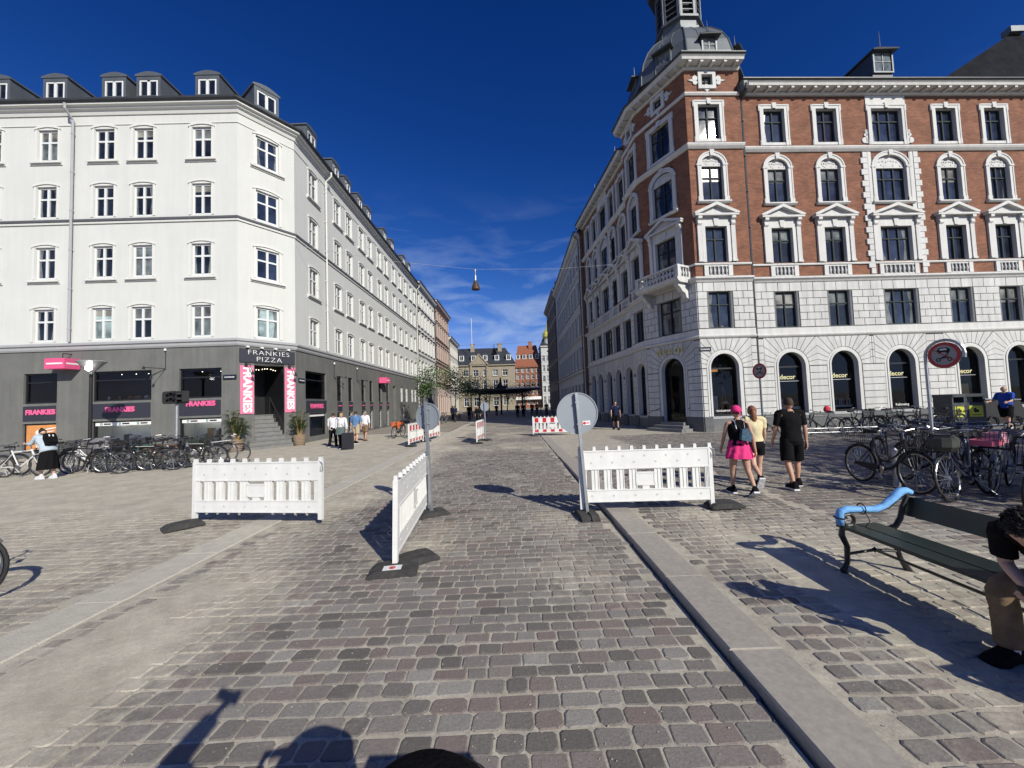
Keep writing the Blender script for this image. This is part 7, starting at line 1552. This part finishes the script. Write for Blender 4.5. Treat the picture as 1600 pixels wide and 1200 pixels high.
    if skirt:
        z1, r0, r1, mt, ruf = skirt[:5]; q = MB(mt); n = 40; zt = hipz + (skirt[5] if len(skirt) > 5 else .05)*k; vs = []
        lv = 9
        for j in range(lv+1):
            t = j/lv; zz = zt + (z1-zt)*t; rr_ = r0 + (r1-r0)*t**.8 + (ruf*.25*(t*3 % 1.0) if ruf else 0)
            for i in range(n): a = 2*math.pi*i/n; w = 1 + (.05+.05*t)*math.sin(a*9+j*.4) + .03*math.sin(a*4+1); vs.append((math.cos(a)*rr_*w, math.sin(a)*rr_*w*.78, zz + .008*math.sin(a*7)*t))
        q.add(vs, [(j*n+i, j*n+(i+1) % n, (j+1)*n+(i+1) % n, (j+1)*n+i) for j in range(lv) for i in range(n)]); q.build('skirt', root, smooth=True)
    if shoes:
        for hip, knee, ank, toe, b in legj:
            q = MB(shoes[0]); d = Vector((toe.x-ank.x, toe.y-ank.y, 0)).normalized(); tilt = min(0, b)*.9 if abs(b) > .5 else 0; hz = ank + Vector((0, 0, -.038*k)); 
            Mo = Matrix.Translation(hz) @ Matrix.Rotation(math.atan2(d.y, d.x), 4, 'Z') @ Matrix.Rotation(-tilt, 4, 'Y')
            L_ = .15*k; prof = [(-.30, .30, .55), (-.22, .34, .95), (.0, .32, .85), (.25, .36, .62), (.5, .40, .45), (.66, .34, .34), (.72, .15, .22)]
            vs = []; n = 10
            for x, w, h in prof:
                for i in range(n): a = 2*math.pi*i/n; vs.append((x*L_, math.cos(a)*w*L_*.62, (max(0, math.sin(a))*h*L_*.62) if math.sin(a) > 0 else 0))
            q.M = Mo; q.add(vs, [(j*n+i, j*n+(i+1) % n, (j+1)*n+(i+1) % n, (j+1)*n+i) for j in range(len(prof)-1) for i in range(n)] + [tuple(range(n-1, -1, -1)), tuple(len(vs)-n+i for i in range(n))])
            so_ = shoes[1]; out = [(x*L_*1.03, w*L_*.64) for x, w, h in prof]; poly = out + [(x, -y) for x, y in out[::-1]]; q.prismz(poly, -.016*k, .004, so_); q.build('shoe', root, smooth=False)
    if extras: extras(root, dict(k=k, P0=P0, up=up, fo=fo, chest=chest, neckb=neckb, hc=hc, r=r, hf=hf, hu=hu, arm=armj, leg=legj, waist=waist))
    return root
cl = lambda n, c, v=.16: pm(n, c, .95, var=v, scale=9, bump=.7, bscale=14, spec=.12)
blk = cl('black_cloth', (.008, .008, .009)); wht = cl('white_cloth', (.68, .68, .70)); hpink = cl('pink_cloth', (.72, .05, .20)); yel = cl('pale_yellow_cloth', (.66, .58, .36)); dblue = cl('denim_blue', (.10, .20, .36)); lblue = cl('light_blue_cloth', (.42, .50, .56)); brn = cl('brown_cloth', (.20, .13, .09)); olive = cl('dark_green_cloth', (.10, .13, .12)); khaki = cl('khaki_cloth', (.20, .14, .085), .3); navyc = cl('navy_cloth', (.015, .02, .05)); blu = cl('blue_cloth', (.03, .08, .38)); pinkc = cl('salmon_cloth', (.55, .25, .22)); beigec = cl('beige_cloth', (.42, .34, .24))
hb_ = pm('hair_brown', (.035, .02, .012), .75, var=.3, scale=30); hd_ = pm('hair_dark', (.014, .010, .008), .8, var=.3, scale=30); hr_ = pm('hair_auburn', (.20, .07, .03), .5, var=.3, scale=30); hg_ = pm('hair_grey', (.25, .23, .2), .6, var=.3, scale=30); hbl = pm('hair_blond', (.38, .26, .13), .5, var=.3, scale=30)
def kerchief(root, d):
    q = MB(hpink); c, r, f, u = d['hc'], d['r'], d['hf'], d['hu']; s = f.cross(u)
    q.M = Matrix(((s.x, f.x, u.x, c.x), (s.y, f.y, u.y, c.y), (s.z, f.z, u.z, c.z), (0, 0, 0, 1))); q.lathe([(1.14*r, .05*r), (1.2*r, .4*r), (1.12*r, 1.0*r), (.8*r, 1.5*r), (.3*r, 1.75*r), (.01, 1.78*r)], (0, -.02*r, 0), 20, ax=(1, 1.16)); q.path([(0, -1.3*r, .2*r), (.2*r, -1.7*r, -.3*r), (.3*r, -1.7*r, -1.1*r)], [r*.3, r*.25, r*.05], 6, flat=.4); q.build('headscarf', root, smooth=True)
    k = d['k']; b = MB(pm('patterned_bag', (.04, .09, .14), .5, var=.6, scale=25)); up, ch = d['up'], d['chest']; B = ch - d['fo']*.125*k - up*.05*k
    b.prism([(B.x-.05, B.z-.10), (B.x+.10, B.z-.14), (B.x+.14, B.z-.02), (B.x+.06, B.z+.10), (B.x-.02, B.z+.08)], B.y-.04, B.y+.05); b.path([(B.x+.02, B.y+.02, B.z+.09), (B.x-.04, B.y+.05, B.z+.2), (-.07*k, -.02*k, d['neckb'].z-.01)], .008, 5, blk); b.path([(B.x+.06, B.y+.02, B.z+.06), (B.x+.06, B.y+.05, B.z+.2), (.06*k, -.02*k, d['neckb'].z-.01)], .008, 5, blk); b.build('drawstring_bag', root)
    q = MB(wht)
    for s_ in (-1, 1): q.path([(s_*.045*k, -.078*k, ch.z+.005), (s_*.05*k, -.055*k, d['neckb'].z-.02), (s_*.05*k, .0, d['neckb'].z+.012), (s_*.05*k, .07*k, ch.z+.03)], .006*k, 5)
    q.build('shirt_straps', root)
person('woman walking in a pink headscarf, black top and short ruffled pink skirt', (3.98, 6.88), 1.56, R(84), skin_b, (blk, .03), None, (blk, wht), ('short', hb_), (12, -14), (4, 22), [(14, 9, 12), (-16, 9, 10)], 0, 'people walking together on the right', skirt=(.63, .118, .215, hpink, .05, .115), sleeves=0, extras=kerchief, fem=True, z=.05)
person('woman walking in a pale yellow top and black shorts with long auburn ponytail', (4.52, 7.3), 1.55, R(78), skin_a, (yel, .035), blk, (blk, wht), ('long', hr_), (-24, 12), (38, 4), [(-10, 10, 12), (16, 10, 14)], 0, 'people walking together on the right', sleeves=.6, pants='hot', fem=True, z=.05)
person('man walking in black T-shirt and black shorts, seen from behind', (5.15, 7.2), 1.68, R(86), skin_b, (blk, -.02), blk, (blk, wht), ('short', hb_), (-13, 16), (8, 12), [(12, 6, 10), (-8, 6, 10)], 0, 'people walking together on the right', sleeves=.75, pants='short', z=.05, wide=1.08, spread=7)
def sitphone(root, d):
    h0, h1 = d['arm'][0][2], d['arm'][1][2]; m = (h0+h1)/2 + Vector((0, .085, .0)); q = MB(black); q.M = Matrix.Translation(m) @ Matrix.Rotation(R(-35), 4, 'X'); q.box(-.04, -.005, -.075, .04, .005, .075); q.build('phone', root)
    k = d['k']; q = MB(wht)
    for hip, knee, ank, toe, b in d['leg']: q.path([ank+Vector((0, -.004, .05)), ank+Vector((0, 0, .0))], .026*k, 10)
    q.build('socks', root)
person('seated man with curly dark hair and brown trousers bent over a phone on the bench', (3.55, 2.37), 1.76, R(190), skin_a, (blk, .0), khaki, (blk, wht), ('curly', hd_), (78, 80), (84, 82), [dict(e=(-.24, .40, .60), h=(-.06, .56, .53)), dict(e=(.23, .39, .60), h=(.05, .54, .51))], 58, None, sleeves=.75, pants='long', headpitch=-6, sit=(.38,), spread=20, extras=sitphone, z=.06)
def backpack(root, d):
    k = d['k']; up, fo, ch = d['up'], d['fo'], d['chest']; B = ch - fo*.125*k - up*.03*k; q = MB(blk); s = Vector((1, 0, 0)); q.M = Matrix(((s.x, fo.x, up.x, B.x), (s.y, fo.y, up.y, B.y), (s.z, fo.z, up.z, B.z), (0, 0, 0, 1)))
    q.prism([(-.12, -.20), (.12, -.20), (.135, .03), (.11, .16), (-.11, .16), (-.135, .03)], -.06, .06); q.prism([(-.09, -.16), (.09, -.16), (.09, .0), (-.09, .0)], -.10, -.06); q.box(-.05, -.068, .05, -.02, -.062, .11, wht); q.box(.03, -.068, .04, .06, -.062, .10, wht)
    for s_ in (-1, 1): q.path([(s_*.08, .06, .19), (s_*.09, .16, .24), (s_*.1, .26, .12)], .015, 6)
    q.build('backpack', root)
person('stooping woman in a light blue shirt and long black skirt with a black backpack', (-14.15, 11.75), 1.62, R(165), skin_a, (lblue,), None, (wht, wht), ('bun', hd_), (14, -4), (8, 4), [(40, 8, 50), (45, 8, 50)], 24, None, skirt=(.28, .14, .24, blk, 0), sleeves=1.5, headpitch=25, extras=backpack, fem=True, z=.02, wide=1.25)
def waistjacket(root, d):
    k = d['k']; q = MB(olive); n = 24; vs = []
    for j, (zz, rr_) in enumerate(((.60, .118), (.57, .135), (.50, .15), (.40, .165))):
        for i in range(n): a = 2*math.pi*i/n; w = 1+.06*math.sin(5*a); vs.append((math.cos(a)*rr_*w*k/1.0, math.sin(a)*rr_*w*.8*k, zz*k + (.06*k if math.sin(a) > .2 and j > 1 else 0)))
    q.add(vs, [(j*n+i, j*n+(i+1) % n, (j+1)*n+(i+1) % n, (j+1)*n+i) for j in range(3) for i in range(n)]); q.build('waist_jacket', root, smooth=True)
    q = MB(blk); c = d['chest']; q.path([(-.08*k, -.05*k, c.z+.10*k), (0, -.075*k, c.z), (.1*k, -.06*k, c.z-.14*k)], .006*k, 5); q.build('bag_strap', root)
GG = 'group of travellers walking away on the left pavement'
person('traveller in a white shirt with a dark green jacket round the waist, pulling a suitcase', (-7.72, 17.3), 1.62, R(88), skin_a, (wht,), blk, (blk, wht), ('short', hbl), (10, -10), (4, 14), [(6, 10, 6), (-10, 14, 6)], 0, GG, sleeves=1.7, pants='long', extras=waistjacket, z=.02)
person('traveller in black and white half hidden left of the suitcase puller', (-8.55, 18.3), 1.62, R(88), skin_a, (wht,), blk, (blk, wht), ('short', hb_), (-10, 10), (12, 4), [(6, 8, 6), (-6, 8, 6)], 0, GG, sleeves=1.3, pants='long', z=.02)
person('traveller in a blue denim shirt and beige shorts with a crossbody strap', (-8.0, 19.6), 1.66, R(90), skin_a, (dblue,), beigec, (blk, wht), ('short', hb_), (10, -8), (4, 10), [(4, 12, 6), (-6, 12, 6)], 0, GG, sleeves=.9, pants='short', z=.02, wide=1.15)
person('person in a white shirt and long brown shorts walking right of the travellers', (-8.15, 21.2), 1.62, R(84), skin_b, (wht,), brn, (pm('sandal', (.25, .12, .07), .7), blk), ('short', hg_), (12, -10), (4, 10), [(12, 16, 10), (-14, 16, 10)], 0, GG, sleeves=1.5, pants='short', z=.02, wide=1.25)
sc_ = empty('suitcase', (-7.30, 17.0, .02), R(20), label='large black ribbed suitcase pulled by the traveller in white', cat='suitcase')
q = MB(pm('black_suitcase', (.012, .013, .018), .35)); q.box(-.24, -.14, .06, .24, .14, .72)
for i in range(9): q.box(-.245, -.147, .10+.07*i, .245, .147, .125+.07*i)
q.build('shell', sc_); q = MB(galv); q.path([(-.1, .1, .72), (-.1, .12, 1.0), (.1, .12, 1.0), (.1, .1, .72)], .01, 6); q.build('pull_handle', sc_); 
for x in (-.2, .2):
    for y in (-.1, .1): q = MB(black); q.M = Matrix.Translation((x, y, .03)); q.disc((0, 0), .03, -.015, .015, 12); q.build('wheel', sc_)
person('pedestrian in a salmon shirt behind the parked bicycles on the left', (-5.9, 25.3), 1.66, R(-80), skin_a, (pinkc,), blk, (blk, wht), ('short', hb_), (8, -8), (4, 8), None, 0, None, sleeves=.7, pants='short', z=.02)
person('man in navy T-shirt and black shorts walking towards us past the brick corner', (6.05, 22.8), 1.70, R(-92), skin_b, (navyc,), blk, (blk, blk), ('short', hd_), (12, -12), (4, 16), [(-12, 12, 12), (12, 12, 12)], 0, None, sleeves=.75, pants='short', z=0)
person('man in a bright blue T-shirt and black shorts at the right edge before the shops', (19.9, 15.6), 1.76, R(190), skin_a, (blu,), blk, (blk, wht), ('short', hbl), (14, -14), (4, 18), [(30, 10, 50), (26, 10, 60)], 0, None, sleeves=.8, pants='short', z=0, wide=1.2)
far = [(-3.1, 34.0, 'black clothes beside the lone bicycle up the left of the road', blk), (-6.2, 41.0, 'dark clothes left of the canopy', navyc), (-5.0, 44.0, 'a dark jacket near the canopy columns', blk), (-4.2, 47.5, 'dark trousers left under the canopy', olive), (.55, 46.0, 'black, left of a pair walking towards the canopy', blk), (1.25, 46.3, 'black, right of a pair walking towards the canopy', navyc), (2.6, 52.0, 'dark clothes on the right before the canopy', blk), (3.5, 56.0, 'dark clothes under the right end of the canopy', brn), (-7.2, 46.0, 'a grey top by the young trees', olive), (-2.4, 56.5, 'dark clothes in the middle under the canopy', navyc), (4.4, 50.5, 'dark clothes close to the right-hand facades', olive)]
for i, (x, y, tx, c_) in enumerate(far): person('distant pedestrian in ' + tx, (x, y), 1.68+.03*(i % 3), R(90 if i % 2 else -90), skin_a, (c_,), blk, (blk, blk), ('short', hb_), (12, -12), (4, 16), None, 0, 'distant pedestrians near the canopy', sleeves=1.6, pants='long')
# the photographer stands behind the camera: only the shadow and the black bag on the handlebar show
def photog(root, d):
    q = MB(black); q.M = Matrix.Translation(d['arm'][0][2]) @ Matrix.Rotation(R(22), 4, 'Y'); q.box(-.07, .02, .02, .07, .035, .09); q.build('phone', root)
    q = MB(blk); B = Vector((-.02, -.20, 1.38)); q.M = Matrix.Translation(B); q.prism([(-.16, -.35), (.16, -.35), (.17, .0), (-.17, .0)], -.11, .03)
    q.build('backpack', root)
person('photographer in dark clothes holding up a phone, standing just behind the viewpoint', (-.20, -.27), 1.74, R(90), skin_a, (navyc,), blk, (blk, wht), ('short', hd_), (3, -3), (3, 3), [dict(e=(-.22, .22, 1.50), h=(.06, .23, 1.84)), (10, 10, 30)], 0, None, sleeves=1.8, pants='long', extras=photog, wide=1.2)
q = MB(pm('black_canvas', (.006, .006, .007), .95, var=.3, scale=8, bump=.5, bscale=60, spec=.08)); n = 20
root = empty('handlebar_bag', (-.22, .82, -.03), label='round black bag on a bicycle handlebar at the bottom edge of the view', cat='bag')
q.lathe([(.02, .74), (.10, .74), (.16, .80), (.175, .93), (.165, .985), (.12, 1.03), (.0, 1.05)], (0, 0, 0), 28); q.lathe([(.172, .955), (.186, .965), (.172, .975)], (0, 0, 0), 28, rubber); q.path([(-.13, 0, 1.0), (-.24, -.02, 1.0), (-.285, -.03, .93), (-.26, -.02, .84), (-.17, 0, .80)], .016, 6)
q.build('bag_body', root, smooth=True); q = MB(black); q.box(.20, -.02, .80, .72, .12, .88); q.box(.14, .02, .76, .22, .08, .80); q.build('shadow_box', root); q = MB(galv); q.path([(0, -.1, .76), (0, -.1, .72), (.02, -.45, .74), (0, -.6, .70), (0, -.75, .35)], .02, 8); q.path([(-.28, -.38, .80), (-.1, -.25, .76), (.1, -.25, .76), (.28, -.38, .80)], .013, 8); q.build('handlebar', root)  # unseen box right of the bag, added to cast a band of shadow
q = MB(tyre); q.M = Matrix.Translation((-.22, .35, .3)) @ Matrix.Rotation(R(90), 4, 'Z'); n = 24; q.path([(.28*math.cos(2*math.pi*k/n), 0, .28*math.sin(2*math.pi*k/n)) for k in range(n)], .022, 6, closed=True); q.path([(0, -.04, 0), (-.2, -.04, .43)], .012, 6, black); q.path([(0, .04, 0), (-.2, .04, .43)], .012, 6, black); q.build('wheel', root, wl=(-.22, .82, -.03))
